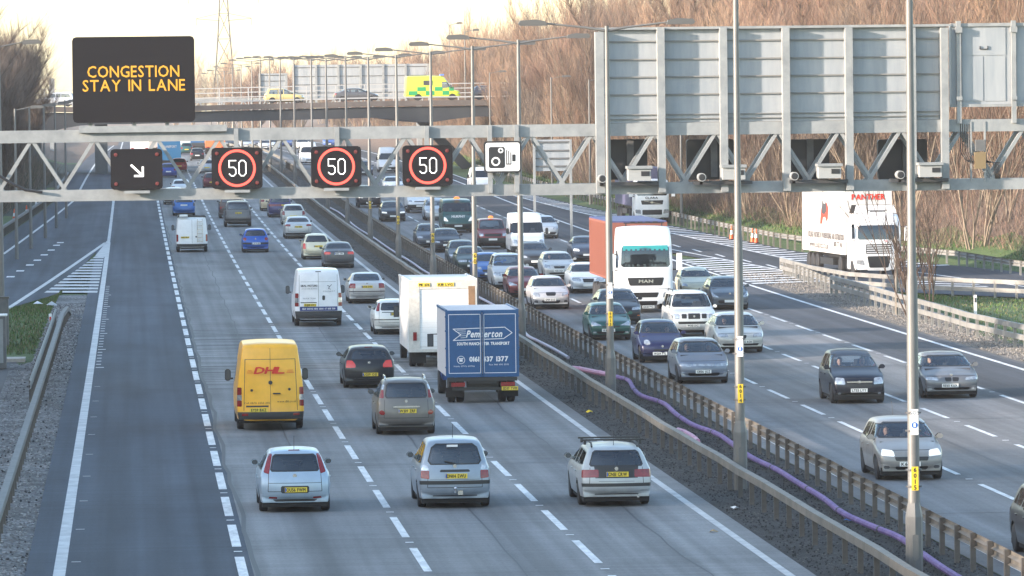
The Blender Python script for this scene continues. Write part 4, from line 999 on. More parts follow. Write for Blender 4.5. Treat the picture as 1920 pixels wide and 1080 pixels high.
def car(name, kind, L, W, H, color, label, cat='car', group=None, loc=None, rz=0.0, px=None, **o):
    """a road car. face='rear' or 'front' tells which end the camera sees; px = pixel of the visible end's wheel contact"""
    global SEAT
    wb = o.get('wb', L * .62); r = o.get('r', .31); wf, wr = wb/2 + o.get('sh', .03), -wb/2 + o.get('sh', .03)
    bz = o.get('belt', .95); roofw = o.get('roofw', .74) - (0 if kind == 'van' else .07); zb = o.get('zb', .34 if kind in ('suv', 'van') else .24)
    face = o.get('face', 'rear')
    if px is not None:
        p = at(*px)
        if face == 'rear': loc = Vector((p.x, p.y - wr, 0)); rz = 0
        else: loc = Vector((p.x, p.y + wf, 0)); rz = math.pi
        loc.z = E(loc.y)
    rz += o.get('turn', 0)
    root = thing(name, label, cat, loc, rz, group)
    root.rotation_euler.x = math.atan((E(loc.y + 5) - E(loc.y - 5)) / 10) * (1 if abs(rz) < 1.5 else -1) if px is not None else 0
    pm = paint('paint_%s' % '_'.join('%02d' % int(c * 100) for c in color), color, o.get('metal', .25))
    bm, Wf = shell(prof(kind, L, H, o), L, W, H, zb, bz, roofw, [(wf, r + .05), (wr, r + .05)], box=kind == 'van', nose=o.get('nose', .14), tail=o.get('tail', .03 if kind == 'van' else .08), rr=.07)
    low = o.get('low', m_trim)
    mats_ = [pm, m_trim, low, m_grille]
    parts = []
    def take(poly, axis, sign, mt, nm, off=-.006, seal=0.0, **k):
        if seal:
            for f in region(bm, poly, axis, sign, **k): f.material_index = 1
            poly = shrink(poly, seal)
        fs = region(bm, poly, axis, sign, **k)
        if fs: v, f = extract(bm, fs, off); parts.append((nm, v, f, mt))
    def tint(poly, axis, sign, mi, **k):
        for f in region(bm, poly, axis, sign, **k): f.material_index = mi
    # greenhouse
    F, B = L/2, -L/2; cl = o.get('cowl', 1.0); hz = o.get('hood', .93); gl_r = o.get('rglass', g_clear); gl_s = o.get('sglass', gl_r)
    wz0 = {'mpv': hz + .14, 'suv': hz + .12, 'van': hz + .26}.get(kind, hz + .09); wz1 = {'van': H - .36 if H > 2.2 else H - .2}.get(kind, H - .09)
    wz1 = o.get('wz1', wz1)
    ww0 = W/2 * (.88 if kind != 'van' else .9); ww1 = W/2 * roofw * (.93 if kind != 'van' else .95)
    take(trap(ww0, wz0, ww1 + (H - wz1) * .1, wz1, .07), 'y', 1, g_clear, 'windscreen', -.004, seal=.035)
    if kind != 'van' or o.get('rwin'):
        rw = o.get('rwin')
        if rw is None:
            z1_ = H - .10; z0_ = bz + (.14 if kind == 'sedan' else .08); rw = trap(W/2*.80, z0_, W/2*roofw*.88, z1_, .06)
        for q in (rw if isinstance(rw[0], list) else [rw]): take(q, 'y', -1, gl_r, 'rear_window', -.004, seal=.03)
    zt = H - .13 if kind != 'van' else min(H - .3, 1.95)
    bs = bz + .02
    cw = F - cl; sl = .72 if kind != 'mpv' else 1.0
    if kind == 'van': quads = [('side_window', [(cw + .02, hz + .32), (cw - .62, zt), (cw - 1.1, zt), (cw - 1.1, hz + .2)])]
    else:
        bx = cw - 1.15; re = {'hatch': B + .62, 'sedan': B + 1.25, 'estate': B + .5, 'mpv': B + .5, 'suv': B + .45}[kind]; mid = (bx - .09 + re) / 2 + (.25 if kind != 'sedan' else -.1)
        quads = [('side_window', [(cw - .18, bs), (cw - sl - .02, zt), (bx, zt), (bx, bs)]), ('side_window', [(bx - .08, bs), (bx - .08, zt), (mid, zt), (mid, bs)]), ('side_window', [(mid - .06, bs), (mid - .06, zt), (re + (.12 if kind != 'sedan' else .2), zt - .03), (re - (.22 if kind == 'sedan' else .1), bs + .03)])]
        if o.get('doors3'): quads = [quads[0], ('side_window', [(bx - .08, bs), (bx - .08, zt), (re + .1, zt - .03), (re - .12, bs + .03)])]
    for nm, q in quads:
        for s in (-1, 1): take(cham(q, .03), 'x', s, gl_s, nm, -.004, seal=.02)
    # end details given by the photograph
    for e, sg in (('rear', -1), ('front', 1)):
        for it in o.get(e, []):
            nm, mt, poly = it[0], it[1], it[2]; both = len(it) > 3 and it[3] == 2
            for pl in ([poly, mirror(poly)] if both else [poly]):
                if nm == 'tint': tint(pl, 'y', sg, mt)
                else: take(pl, 'y', sg, mt, nm, .004, seal=.0)
    if 'rear' not in o: [take(pl, 'y', -1, m_tail, 'tail_light', .004) for q in [cham([(W/2*.62, .72), (W/2*.99, .72), (W/2*.97, .9), (W/2*.62, .9)], .03)] for pl in (q, mirror(q))]
    if 'front' not in o:
        for q in [cham([(W/2*.5, .62), (W/2*.97, .66), (W/2*.9, .78), (W/2*.5, .74)], .03)]:
            for pl in (q, mirror(q)): take(pl, 'y', 1, m_clear, 'headlight', .004)
        tint(trap(.35, .5, .4, .62, .02), 'y', 1, 3); tint(trap(.5, .26, .52, .38, .02), 'y', 1, 3)
    if not o.get('plain') and kind != 'van':
        hb = W/2 * .74
        for s in (-1, 1): tint([(s*hb - .007, .50), (s*hb + .007, .50), (s*(hb-.02) + .007, bz), (s*(hb-.02) - .007, bz)], 'y', -1, 1)
        tint([(-hb, .492), (hb, .492), (hb, .506), (-hb, .506)], 'y', -1, 1)
        tint([(-W*.42, hz - .17), (W*.42, hz - .17), (W*.42, hz - .157), (-W*.42, hz - .157)], 'y', 1, 1)
        tint(trap(W*.30, .292, W*.30, .315, .004), 'y', -1, 1)
    # door gaps and lower trim seen from the side
    for s in (-1, 1):
        for yy in ([cw - .1, cw - 1.19] + ([(cw - 1.19 + B + .8) / 2 - .1] if not o.get('doors3') else [])): tint([(yy - .01, .34), (yy + .01, .34), (yy + .01, bz), (yy - .01, bz)], 'x', s, 1)
    tree = BVHTree.FromBMesh(bm)
    for f in bm.faces: f.smooth = True
    me = bpy.data.meshes.new('body'); bm.to_mesh(me); bm.free()
    for x in mats_: me.materials.append(x)
    me.set_sharp_from_angle(angle=R(38)); link('body', me, root)
    for nm, v, f, mt in parts: MB().add(v, f).build(nm, mt, root, smooth=True)
    def surf(x, z, sg):
        h = tree.ray_cast(Vector((x, sg * 5, z)), Vector((0, -sg, 0)))[0]; return h.y if h else sg * L/2
    # number plates
    for sg, pmn, pt in ((-1, m_py, o.get('rplate', (0, .62))), (1, m_pw, o.get('fplate', (0, .40)))):
        y = surf(pt[0], pt[1], sg); th = .02; pl = MB().box((pt[0], y + sg * .012, pt[1]), (.52, th, .115)).build('number_plate', o.get('pm', pmn), root)
        tx = o.get('reg') if (sg < 0) == (face == 'rear') else None
        if tx:
            tmb = MB(); text(tmb, tx, (pt[0], y + sg * (.012 + th/2 + .003), pt[1]), (-sg, 0, 0), (0, 0, 1), .078, width=.44, bold=.03); tmb.build('registration', m_char, pl)
            if sg < 0 and o.get('euro', True): MB().box((pt[0] - .24, y + sg * (.012 + th/2 + .002), pt[1]), (.03, .004, .1)).build('blue_band', mat('euro_blue', (.02, .1, .45), .4), pl)
    # mirrors
    mz = bz + (.1 if kind != 'van' else .2); my = cw - .28
    if kind == 'van': mz = hz + .38; my = cw - .15
    for s in (-1, 1):
        x = Wf(my, bz) + (.075 if kind != 'van' else .17); hh = (.14 if kind != 'van' else .36)
        m = MB(); m.prism(cham([(s*x - .09, mz - hh/2), (s*x + .09, mz - hh/2 + .01), (s*x + .085, mz + hh/2 - .01), (s*x - .085, mz + hh/2)], .05), my - .06, my + .06); m.box((s * (x - .1), my, mz - hh * .3), (.12, .05, .05)); mo = m.build('mirror', pm if kind != 'van' and not o.get('bmir') else m_trim, root)
        MB().prism(cham([(s*x - .07, mz - hh*.4), (s*x + .07, mz - hh*.4), (s*x + .07, mz + hh*.4), (s*x - .07, mz + hh*.4)], .035), my - .067, my - .061).build('mirror_glass', m_mir, mo)
    if not o.get('plain'):
        for s in (-1, 1):
            for yy in ((cw - 1.02, cw - 2.05) if kind != 'van' and not o.get('doors3') else (cw - 1.0,)):
                m = MB(); m.box((s * (Wf(yy, bz - .14) + .012), yy, bz - .14), (.03, .2, .03)); m.build('door_handle', pm, root)
    # underbody, seats, dash
    m = MB(); m.box((0, 0, zb - .01), (W * .9, L * .93, .20)); m.box((0, -L*.44, zb + .02), (W * .7, .14, .12)); m.box((0, wf, .34), (W * .7, r * 2.2, .3)); m.box((0, wr, .34), (W * .7, r * 2.2, .3)); m.build('underbody', m_under, root)
    if not o.get('plain'):
        if SEAT is None: SEAT = seat().mesh('seat', m_seat)
        fy = cw - 1.1; sz = .42 if kind not in ('suv', 'mpv', 'van') else {'mpv': .52, 'suv': .62, 'van': .85}[kind]
        for s in (-1, 1): link('seat', SEAT, root, (s * W * .21, fy, sz - .12))
        if kind != 'van':
            for s in (-1, 1): q = link('seat', SEAT, root, (s * W * .21, fy - .85, sz - .12)); q.scale = (1, 1, .95)
        m = MB(); m.box((0, cw - .12, bz - .12), (W * .8, .55, .22), ty=.7); m.box((0, 0, zb + .2), (W * .8, L * .55, .1)); m.build('dashboard', m_seat, root)
        m = MB(); n_ = 14; pts = [Vector((W*.21 + .18 * math.cos(2*math.pi*k/n_), cw - .52 + .06 * math.sin(2*math.pi*k/n_), bz - .02 + .17 * math.sin(2*math.pi*k/n_))) for k in range(n_ + 1)]; m.tube(pts, .014, 5); m.build('steering_wheel', m_trim, root)
    add_wheels(root, (wf, wr), r, W, o.get('ww', .2), False)
    # small things
    if o.get('rails'):
        for s in (-1, 1): m = MB(); xx = W/2 * roofw * .93; m.tube([(s*xx, cw - 1.2, H - .02), (s*xx, cw - 1.35, H + .05), (s*xx, B + .75, H + .05), (s*xx, B + .55, H - .03)], .022, 6); m.build('roof_rail', o['rails'], root)
    if o.get('bars'):
        for yy in (cw - 1.5, B + 1.1): m = MB(); m.box((0, yy, H + .1), (W * .86, .06, .04)); [m.box((s*W*.38, yy, H + .05), (.06, .08, .12)) for s in (-1, 1)]; m.build('roof_bar', m_trim, root)
    if o.get('aerial'): m = MB(); m.tube([(0, B + o['aerial'], H - .03), (0, B + o['aerial'] - .18, H + .32)], .006, 4); m.build('aerial', m_black, root)
    if o.get('badge'):
        bz_ = o['badge']; y = surf(0, bz_, -1 if face == 'rear' else 1); sg = -1 if face == 'rear' else 1
        m = MB(); m.lathe([(.05, 0), (.045, sg * .012)], (0, y, bz_), 'y', 14); m.build('badge', o.get('badgem', m_chrome), root)
    if o.get('wiper'): z_ = o['wiper']; y = surf(0, z_, -1); m = MB(); m.beam((.02, y - .03, z_), (-.24, y - .0, z_ + .06), .02, .02); m.build('wiper', m_black, root)
    if o.get('exhaust'): m = MB(); xe = o['exhaust']; m.tube([(xe, B - .02, zb + .01), (xe, B + .3, zb + .01)], .035, 8); m.build('exhaust', m_chrome, root)
    if o.get('chrome'):
        for (hw, z_, hh) in o['chrome']: sg = -1 if face == 'rear' else 1; y = surf(0, z_, sg); m = MB(); m.box((0, y + sg * .012, z_), (hw * 2, .035, hh)); m.build('chrome_bar', o.get('chm', m_chrome), root)
    if o.get('third'): z_ = o['third']; y = surf(0, z_, -1); MB().box((0, y - .004, z_), (.26, .02, .03)).build('brake_light', m_tail, root)
    root['_w'] = W
    return root
def TL(p, c=.03): return cham(p, c)
def extra(root, fn, name, mt, **k):
    m = MB(); fn(m); return m.build(name, mt, root, **k)

GL_ = 'cars on the left carriageway seen from behind'; GR_ = 'cars on the right carriageway seen from the front'
SIL = (.46, .49, .53); SILB = (.36, .45, .54); GREY = (.14, .145, .15); BLK = (.012, .013, .016); WHT = (.74, .75, .76); NAVY = (.015, .025, .07); DGR = (.05, .055, .065); MAR = (.14, .015, .02); BLU = (.02, .09, .30)
bmp = lambda W, z0, z1: [(-W/2, z0), (W/2, z0), (W/2, z1), (-W/2, z1)]
# ---------- left carriageway, near to far
c = car('hatchback', 'hatch', 4.03, 1.70, 1.46, SILB, 'pale silver-blue hatchback with tall red lamps beside the rear window, nearest of all', group=GL_, px=(552, 957), wb=2.51, belt=.93, roofw=.72, reg='OU56 FWM', rplate=(.02, .54), aerial=.55, badge=.86, third=1.43,
    rwin=trap(.585, .955, .50, 1.355, .05), rear=[('tail_light', m_tail, TL([(.60, .90), (.73, .94), (.60, 1.36), (.515, 1.36)], .02), 2), ('tint', 1, TL([(-.33, .46), (.33, .46), (.33, .63), (-.33, .63)], .03)), ('reflector', m_tail, [(.42, .33), (.62, .34), (.6, .38), (.42, .37)], 2), ('tint', 1, trap(.45, .26, .5, .29, .01)), ('tint', 1, [(-.62, .69), (.62, .69), (.62, .702), (-.62, .702)])])
def car2_tl(x0, x1, z0, z1, wx=None):
    zm = (z0 + z1) / 2 + .03
    return [('tail_light', m_tail, TL([(x0, z0), (x1, z0 + .02), (x1 - .01, zm), (x0, zm)], .02), 2), ('tail_light', m_clear if wx is None else wx, TL([(x0, zm), (x1 - .01, zm), (x1 - .05, z1), (x0 + .03, z1)], .02), 2)]
c = car('people_carrier', 'mpv', 4.32, 1.74, 1.63, (.26, .31, .37), 'silver-grey people carrier with tow ball and clear-topped tail lamps', group=GL_, px=(850, 949), wb=2.69, belt=1.0, hood=.98, roofw=.76, reg='DN04 EWU', rplate=(.03, .77), aerial=.9, wiper=1.06, badge=1.0,
    rwin=trap(.66, 1.03, .52, 1.52, .09), rear=car2_tl(.60, .80, .70, 1.04) + [('tint', 1, bmp(1.8, .57, .66)), ('tint', 1, TL([(-.36, .86), (.36, .86), (.34, .92), (-.34, .92)], .02)), ('tint', 1, [(-.58, .68), (.58, .68), (.58, .688), (-.58, .688)])])
extra(c, lambda m: (m.tube([(0, -2.12, .40), (0, -2.3, .40), (0, -2.3, .47)], .025, 6), m.lathe([(.02, 0), (.035, .03), (.02, .06)], (0, -2.3, .46), 'z', 10), m.box((.12, -2.2, .38), (.12, .05, .1))), 'tow_ball', m_chrome)
extra(c, lambda m: m.box((-.05, -1.99, 1.47), (.26, .01, .05)), 'sticker', m_white)
c = car('estate_car', 'estate', 4.52, 1.72, 1.42, (.40, .42, .43), 'silver estate with black roof bars, dark lower tailgate and low exhaust', group=GL_, px=(1150, 945), wb=2.56, belt=.93, roofw=.74, reg='CN51 CRW', rplate=(.02, .77), aerial=.8, badge=.9, bars=1, rails=m_trim, exhaust=.5,
    rwin=trap(.65, .95, .53, 1.32, .05), rear=[('tint', 1, [(-.50, .68), (.50, .68), (.52, .95), (-.52, .95)]), ('tail_light', m_tail, TL([(.42, .70), (.82, .69), (.80, .88), (.42, .88)], .02), 2), ('tint', 1, bmp(1.8, .48, .56)), ('tint', 1, [(-.42, .6), (.42, .6), (.42, .607), (-.42, .607)])])
c = car('grey_mpv', 'mpv', 4.08, 1.73, 1.61, (.155, .145, .135), 'bronze-grey compact people carrier with silver roof rails and round bumper lamps', group=GL_, px=(760, 813), wb=2.54, belt=1.02, hood=1.0, roofw=.78, reg='WJ09 ZRF', rplate=(.03, .70), rails=m_chrome, chrome=[(.38, .82, .05)], badge=.98, rglass=g_dark, sglass=g_dark,
    rwin=trap(.62, 1.06, .55, 1.50, .06), rear=[('tail_light', m_tail, TL([(.64, 1.06), (.80, 1.08), (.70, 1.3), (.64, 1.3)], .02), 2), ('tail_light', m_clear, TL([(.635, 1.31), (.70, 1.31), (.66, 1.45), (.60, 1.45)], .02), 2), ('fog_light', m_tail, TL([(.60, .58), (.78, .60), (.78, .72), (.64, .73)], .05), 2), ('tint', 1, [(-.82, .50), (.82, .50), (.82, .508), (-.82, .508)]), ('tint', 1, bmp(1.8, .25, .3))])
c = car('small_hatchback', 'hatch', 4.23, 1.75, 1.40, BLK, 'glossy black hatchback with L-shaped red tail lamps, between the yellow van and the blue truck', group=GL_, px=(691, 726), wb=2.66, belt=.93, roofw=.72, reg='LG59 OJS', rplate=(.03, .47), badge=.86, third=1.36, metal=.0,
    rwin=trap(.64, .95, .52, 1.29, .06), rear=[('tail_light', m_tailb, TL([(.46, .70), (.78, .70), (.74, .94), (.56, .93), (.46, .80)], .02), 2), ('chrome_strip', m_chrome, [(-.5, .34), (.5, .34), (.5, .355), (-.5, .355)])])
# yellow delivery van
YEL = (.84, .42, .03)
v = car('delivery_van', 'van', 5.9, 1.99, 2.58, YEL, 'yellow high roof delivery van with red DHL lettering on its rear doors', 'van', px=(506, 803), wb=3.66, sh=.25, belt=1.15, hood=1.05, roofw=.80, cowl=1.0, reg='EY59 BXZ', rplate=(-.35, .62), r=.34, metal=0, plain=1, bmir=1, group='vans', euro=False,
    rear=[('tail_light', m_tail, TL([(.84, .72), (1.0, .72), (1.0, .90), (.84, .90)], .02), 2), ('tail_light', m_clear, TL([(.84, .90), (1.0, .90), (.99, 1.06), (.84, 1.06)], .01), 2), ('tail_light', m_tail, TL([(.84, 1.06), (.99, 1.06), (.98, 1.28), (.84, 1.28)], .02), 2), ('tint', 1, bmp(2.1, .34, .56)),
        ('tint', 1, [(-.006, .56), (.006, .56), (.006, 2.42), (-.006, 2.42)]), ('tint', 1, [(-.79, .6), (-.775, .6), (-.72, 2.1), (-.74, 2.1)]), ('tint', 1, [(.79, .6), (.775, .6), (.72, 2.1), (.74, 2.1)]), ('tint', 1, [(-.74, 2.09), (.74, 2.09), (.74, 2.105), (-.74, 2.105)]), ('tint', 1, [(-.72, .70), (-.06, .70), (-.06, .75), (-.72, .75)]), ('reflector', m_tail, [(.66, .45), (.84, .45), (.84, .52), (.66, .52)], 2)])
m_red = mat('logo_red', (.62, .03, .01), .5); yb = -2.98
def dhl(m):
    z0 = 1.78; ry = yb - .02
    for i, (c_, x) in enumerate(zip('DHL', (-.31, .0, .29))): text(m, c_, (x, ry, z0), (1, 0, 0), (0, 0, 1), .19, width=.27, shear=.35, bold=.035)
    for k in range(3): m.box((-.60, ry, z0 - .07 + k*.035), (.18 - k*.03, .004, .012)); m.box((.58, ry, z0 - .07 + k*.035), (.22 - k*.03, .004, .012))
extra(v, dhl, 'lettering', m_red)
extra(v, lambda m: (text(m, 'Call 0870 2255 345', (-.4, yb - .035, .83), (1, 0, 0), (0, 0, 1), .055, width=.74), text(m, 'www.dhl.co.uk', (.47, yb - .035, .87), (1, 0, 0), (0, 0, 1), .065, width=.56), m.lathe([(.06, 0), (.06, -.02)], (0, yb - .01, 1.42), 'y', 16), m.lathe([(.04, 0), (.04, -.03)], (-.55, yb - .01, 1.2), 'y', 12), m.lathe([(.04, 0), (.04, -.03)], (.55, yb - .01, 1.22), 'y', 12), m.box((.18, yb - .03, 1.10), (.22, .05, .04))), 'door_fittings', m_black)
# white panel van with lettering
v = car('panel_van', 'van', 5.4, 2.04, 2.44, (.74, .755, .78), 'white high roof panel van with dark blue lettered band below its rear doors', 'van', px=(596, 610), wb=3.45, sh=.3, belt=1.15, hood=1.05, roofw=.84, cowl=.95, reg='DJ08 EYJ', rplate=(-.36, .92), r=.34, metal=0, plain=1, bmir=1, group='vans', euro=False,
    rear=[('tail_light', m_tail, TL([(.84, .86), (1.01, .86), (1.0, 1.02), (.84, 1.02)], .01), 2), ('tail_light', m_clear, TL([(.84, 1.02), (1.0, 1.02), (.99, 1.22), (.84, 1.22)], .01), 2), ('tail_light', m_tail, TL([(.84, 1.22), (.99, 1.22), (.98, 1.42), (.84, 1.42)], .02), 2), ('tint', 1, bmp(2.1, .34, .66)),
        ('blue_band', mat('band_blue', (.01, .03, .16), .5), [(-.80, .67), (.80, .67), (.80, .85), (-.80, .85)]), ('tint', 1, [(-.007, .86), (.007, .86), (.007, 2.3), (-.007, 2.3)]), ('tint', 1, [(-.82, .86), (-.806, .86), (-.80, 2.2), (-.814, 2.2)]), ('tint', 1, [(.82, .86), (.806, .86), (.80, 2.2), (.814, 2.2)]), ('tint', 1, [(-.75, 1.9), (.75, 1.9), (.75, 1.91), (-.75, 1.91)]), ('tint', 1, [(-.76, 1.0), (-.08, 1.0), (-.08, 1.04), (-.76, 1.04)]), ('tint', 1, TL([(.16, 1.12), (.28, 1.12), (.28, 1.32), (.16, 1.32)], .03)), ('brake_light', m_dk, [(-.12, 2.31), (.12, 2.31), (.12, 2.35), (-.12, 2.35)])])
extra(v, lambda m: (text(m, 'SIBAL MOTORS', (-.40, -2.73, 1.74), (1, 0, 0), (0, 0, 1), .08, width=.70, bold=.05), text(m, 'COACHBUILDING', (-.38, -2.73, 1.61), (1, 0, 0), (0, 0, 1), .04, width=.66), text(m, 'PEUGEOT', (.46, -2.73, 1.5), (1, 0, 0), (0, 0, 1), .04, width=.50), text(m, 'TRADE TEAM', (-.40, -2.74, 1.2), (1, 0, 0), (0, 0, 1), .05, width=.55), m.stroke([(.38, 1.75), (.48, 1.7), (.42, 1.62), (.52, 1.58)], .02, -2.74, -2.73), m.stroke([(.48, 1.7), (.56, 1.78)], .02, -2.74, -2.73)), 'lettering', m_dk)
extra(v, lambda m: text(m, 'SELF DRIVE HIRE 0800 47 808 500', (0, -2.745, .76), (1, 0, 0), (0, 0, 1), .07, width=1.4, bold=.03), 'band_lettering', m_white)
# white box truck
def box_truck(px, lab, W, zf, zt, Lb, cabc, mk_rear, boxm, nm='box_truck', r=.42, cab_w=2.0, wheel_y=.9, roofm=None):
    p = at(*px); y0 = p.y - wheel_y; root = thing(nm, lab, 'truck', (p.x, y0, E(p.y)), 0, None)
    m = MB(); m.box((0, Lb/2, (zf+zt)/2), (W, Lb, zt - zf)); m.build('cargo_box', boxm, root)
    m = MB()
    for a in (-1, 1):
        m.box((a*(W/2-.03), -.005, (zf+zt)/2), (.08, .08, zt - zf + .02)); m.box((a*(W/2-.02), Lb/2, zt), (.07, Lb, .07))
    m.box((0, -.006, zt - .03), (W, .08, .08)); m.box((0, -.006, zf + .02), (W, .08, .1)); m.build('box_frame', roofm or boxm, root)
    m = MB(); m.box((0, Lb/2 + .6, zf - .14), (.9, Lb + 1.2, .2)); m.build('chassis', m_trim, root)
    bm, _ = shell([(Lb+2.0, .45), (Lb+2.1, .7), (Lb+2.05, 1.1), (Lb+1.8, 1.45), (Lb+1.35, 2.25), (Lb+1.0, 2.4), (Lb+.1, 2.4), (Lb+.06, 1.5), (Lb+.08, .5)], 2*(Lb+2.1), cab_w, 2.4, .5, 1.4, .86, [(Lb+1.2, r+.06)], box=True, nose=.06, tail=0)
    fs = region(bm, trap(.84, 1.42, .78, 2.15, .06), 'y', 1); gv, gf = extract(bm, fs, -.004); sv = []
    for s in (-1, 1): fs = region(bm, cham([(Lb+1.55, 1.4), (Lb+1.2, 2.1), (Lb+.5, 2.1), (Lb+.5, 1.4)], .04), 'x', s); sv.append(extract(bm, fs, -.004))
    for f in bm.faces: f.smooth = True
    me = bpy.data.meshes.new('cab'); bm.to_mesh(me); bm.free(); me.materials.append(paint('cab_%s' % nm, cabc, 0)); me.set_sharp_from_angle(angle=R(38)); cb = link('cab', me, root)
    MB().add(gv, gf).build('windscreen', g_dark, cb)
    for a, b in sv: MB().add(a, b).build('side_window', g_dark, cb)
    for s in (-1, 1):
        m = MB(); m.box((s*(cab_w/2 + .3), Lb + 1.3, 1.75), (.2, .08, .42)); m.beam((s*cab_w/2, Lb+1.35, 1.95), (s*(cab_w/2+.3), Lb+1.3, 1.95), .03, .03); mo = m.build('mirror', m_trim, root); MB().box((s*(cab_w/2 + .3), Lb + 1.255, 1.75), (.16, .006, .36)).build('mirror_glass', m_mir, mo)
    a, b = wheel_mesh(r, .24, None)
    for y, dual in ((wheel_y, True), (Lb + 1.2, False)):
        for s in (-1, 1):
            o_ = link('wheel', a, root, (s*(W/2 - .2), y, r)); link('rim', b, o_)
            if dual: link('wheel', a, root, (s*(W/2 - .48), y, r))
    mk_rear(root); return root
m_cream = mat('box_white', (.56, .56, .55), .5, c2=(.68, .68, .67), scale=1.5, detail=6); m_shut = mat('shutter_white', (.70, .71, .71), .5, c2=(.76, .77, .78), scale=.8, stretch=(1, 1, 5))
m_wood = mat('brown_edge', (.22, .13, .07), .7, var=.2); m_frame = mat('frame_cream', (.50, .485, .45), .6, var=.15)
def rear_white(root):
    W = 2.5; zf, zt = .62, 3.14
    m = MB(); m.box((.06, -.015, (zf+zt)/2 - .08), (1.85, .02, zt-zf-.45)); sh = m.build('roller_shutter', m_shut, root)
    m = MB(); [m.box((.06, -.028, zf + .3 + k*.17), (1.85, .006, .012)) for k in range(13)]; m.build('slat_line', m_cream, sh)
    m = MB(); m.box((-1.02, -.035, (zf+zt)/2), (.40, .05, zt-zf-.02)); m.box((1.16, -.035, (zf+zt)/2 - .1), (.16, .05, zt-zf-.3)); m.box((.06, -.03, zt - .17), (2.4, .05, .32)); m.build('rear_frame', m_frame, root)
    m = MB(); m.box((1.06, -.063, 2.5), (.24, .006, .8)); m.build('bare_panel', m_wood, root)
    for a, w_, tx in ((.12, .60, 'K111 LVG'), (-.65, .42, 'MK 676')): pl = MB().box((a, -.07, zt - .17), (w_, .02, .13)).build('number_plate', m_py, root); extra(pl, lambda m, a=a, w_=w_, tx=tx: text(m, tx, (a, -.085, zt - .17), (1, 0, 0), (0, 0, 1), .085, width=w_*.85, bold=.03), 'registration', m_char)
    m = MB(); m.box((-1.0, -.07, 1.12), (.13, .04, .3)); m.build('tail_light', m_tail, root)
    m = MB(); m.box((1.12, -.07, 1.12), (.13, .04, .3)); m.build('tail_light', m_tail, root)
    m = MB(); m.box((0, -.06, zf - .02), (2.48, .14, .1)); m.build('rear_step', m_frame, root)
    m = MB(); [m.box((s*.85, .1, .35), (.5, .04, .4)) for s in (-1, 1)]; m.box((0, .05, .48), (2.0, .1, .1)); m.build('mud_flap', m_under, root)
box_truck((828, 686), 'tall white box truck with roller shutter and grubby cream rear frame', 2.5, .62, 3.14, 6.2, (.7, .7, .7), rear_white, m_cream)
m_pb = mat('truck_blue', (.005, .07, .20), .45, coat=.1, var=.08); m_curt = mat('curtain_pale', (.50, .50, .52), .6, var=.08)
def rear_blue(root):
    W = 2.3; zf, zt = .86, 2.94
    m = MB(); [m.box((s*.57, -.03, (zf+zt)/2 - .02), (1.1, .04, zt - zf - .1)) for s in (-1, 1)]; dr = m.build('rear_door', m_pb, root)
    def lines(m):
        for s in (-1, 1): m.stroke([(s*.06, zf+.1), (s*1.06, zf+.1), (s*1.06, zt-.12), (s*.06, zt-.12)], .018, -.056, -.051, closed=True)
        m.stroke([(-.92, 2.36), (.72, 2.40), (.95, 2.22), (.68, 2.04), (-.92, 2.0), (-.68, 2.18)], .022, -.056, -.051, closed=True)
        for k in range(5): m.stroke([(-.80 + .03*k, 2.32 - k*.06), (-.52, 2.33 - k*.06)], .012, -.057, -.052)
        text(m, 'Pemberton', (.08, -.058, 2.2), (1, 0, 0), (0, 0, 1), .21, width=1.12, shear=.25, bold=.03)
        text(m, 'SOUTH MANCHESTER TRANSPORT', (.03, -.058, 1.89), (1, 0, 0), (0, 0, 1), .09, width=1.66, bold=.05)
        text(m, '0161 437 1377', (.2, -.058, 1.40), (1, 0, 0), (0, 0, 1), .15, width=1.22, bold=.04)
        text(m, 'Mobile 07976 637966', (-.58, -.058, 1.18), (1, 0, 0), (0, 0, 1), .045, width=.66); text(m, 'Fax 0161 495 5533', (.52, -.058, 1.22), (1, 0, 0), (0, 0, 1), .045, width=.62)
        m.stroke([(-.68 + .12*math.cos(t*.4), 1.38 + .12*math.sin(t*.4)) for t in range(16)], .018, -.056, -.051, closed=True); m.box((-.68, -.054, 1.36), (.10, .006, .07)); m.box((-.68, -.054, 1.42), (.15, .006, .03))
    extra(dr, lines, 'lettering', m_white)
    m = MB()
    for x in (-.03, .03): m.tube([(x, -.075, zf), (x, -.075, zt - .05)], .018, 6)
    for s in (-1, 1):
        for z in (1.15, 1.75, 2.3, 2.75): m.box((s*1.13, -.05, z), (.10, .05, .05))
    m.build('lock_rod', m_pb, root)
    m = MB(); m.box((0, .0, .76), (2.2, .1, .12)); m.box((0, .05, .45), (1.9, .06, .10)); m.box((.0, .3, .55), (1.0, .1, .3)); m.build('rear_frame', m_trim, root)
    for x in (-.78, .80): m = MB(); m.box((x, -.06, .60), (.44, .06, .13)); m.build('tail_light', m_tail, root)
    pl = MB().box((.86, -.07, .46), (.52, .02, .12)).build('number_plate', m_py, root); extra(pl, lambda m: text(m, 'SD37 TVM', (.86, -.085, .46), (1, 0, 0), (0, 0, 1), .08, width=.44, bold=.03), 'registration', m_char)
    m = MB(); m.box((-.9, .32, .34), (.5, .02, .3)); m.box((.9, .32, .34), (.5, .02, .3)); m.build('mud_flap', m_under, root)
box_truck((902, 753), 'blue box truck with white Pemberton lettering on its rear doors', 2.3, .86, 2.94, 5.0, (.02, .09, .32), rear_blue, m_curt, 'lettered_truck', r=.40, roofm=m_pb)
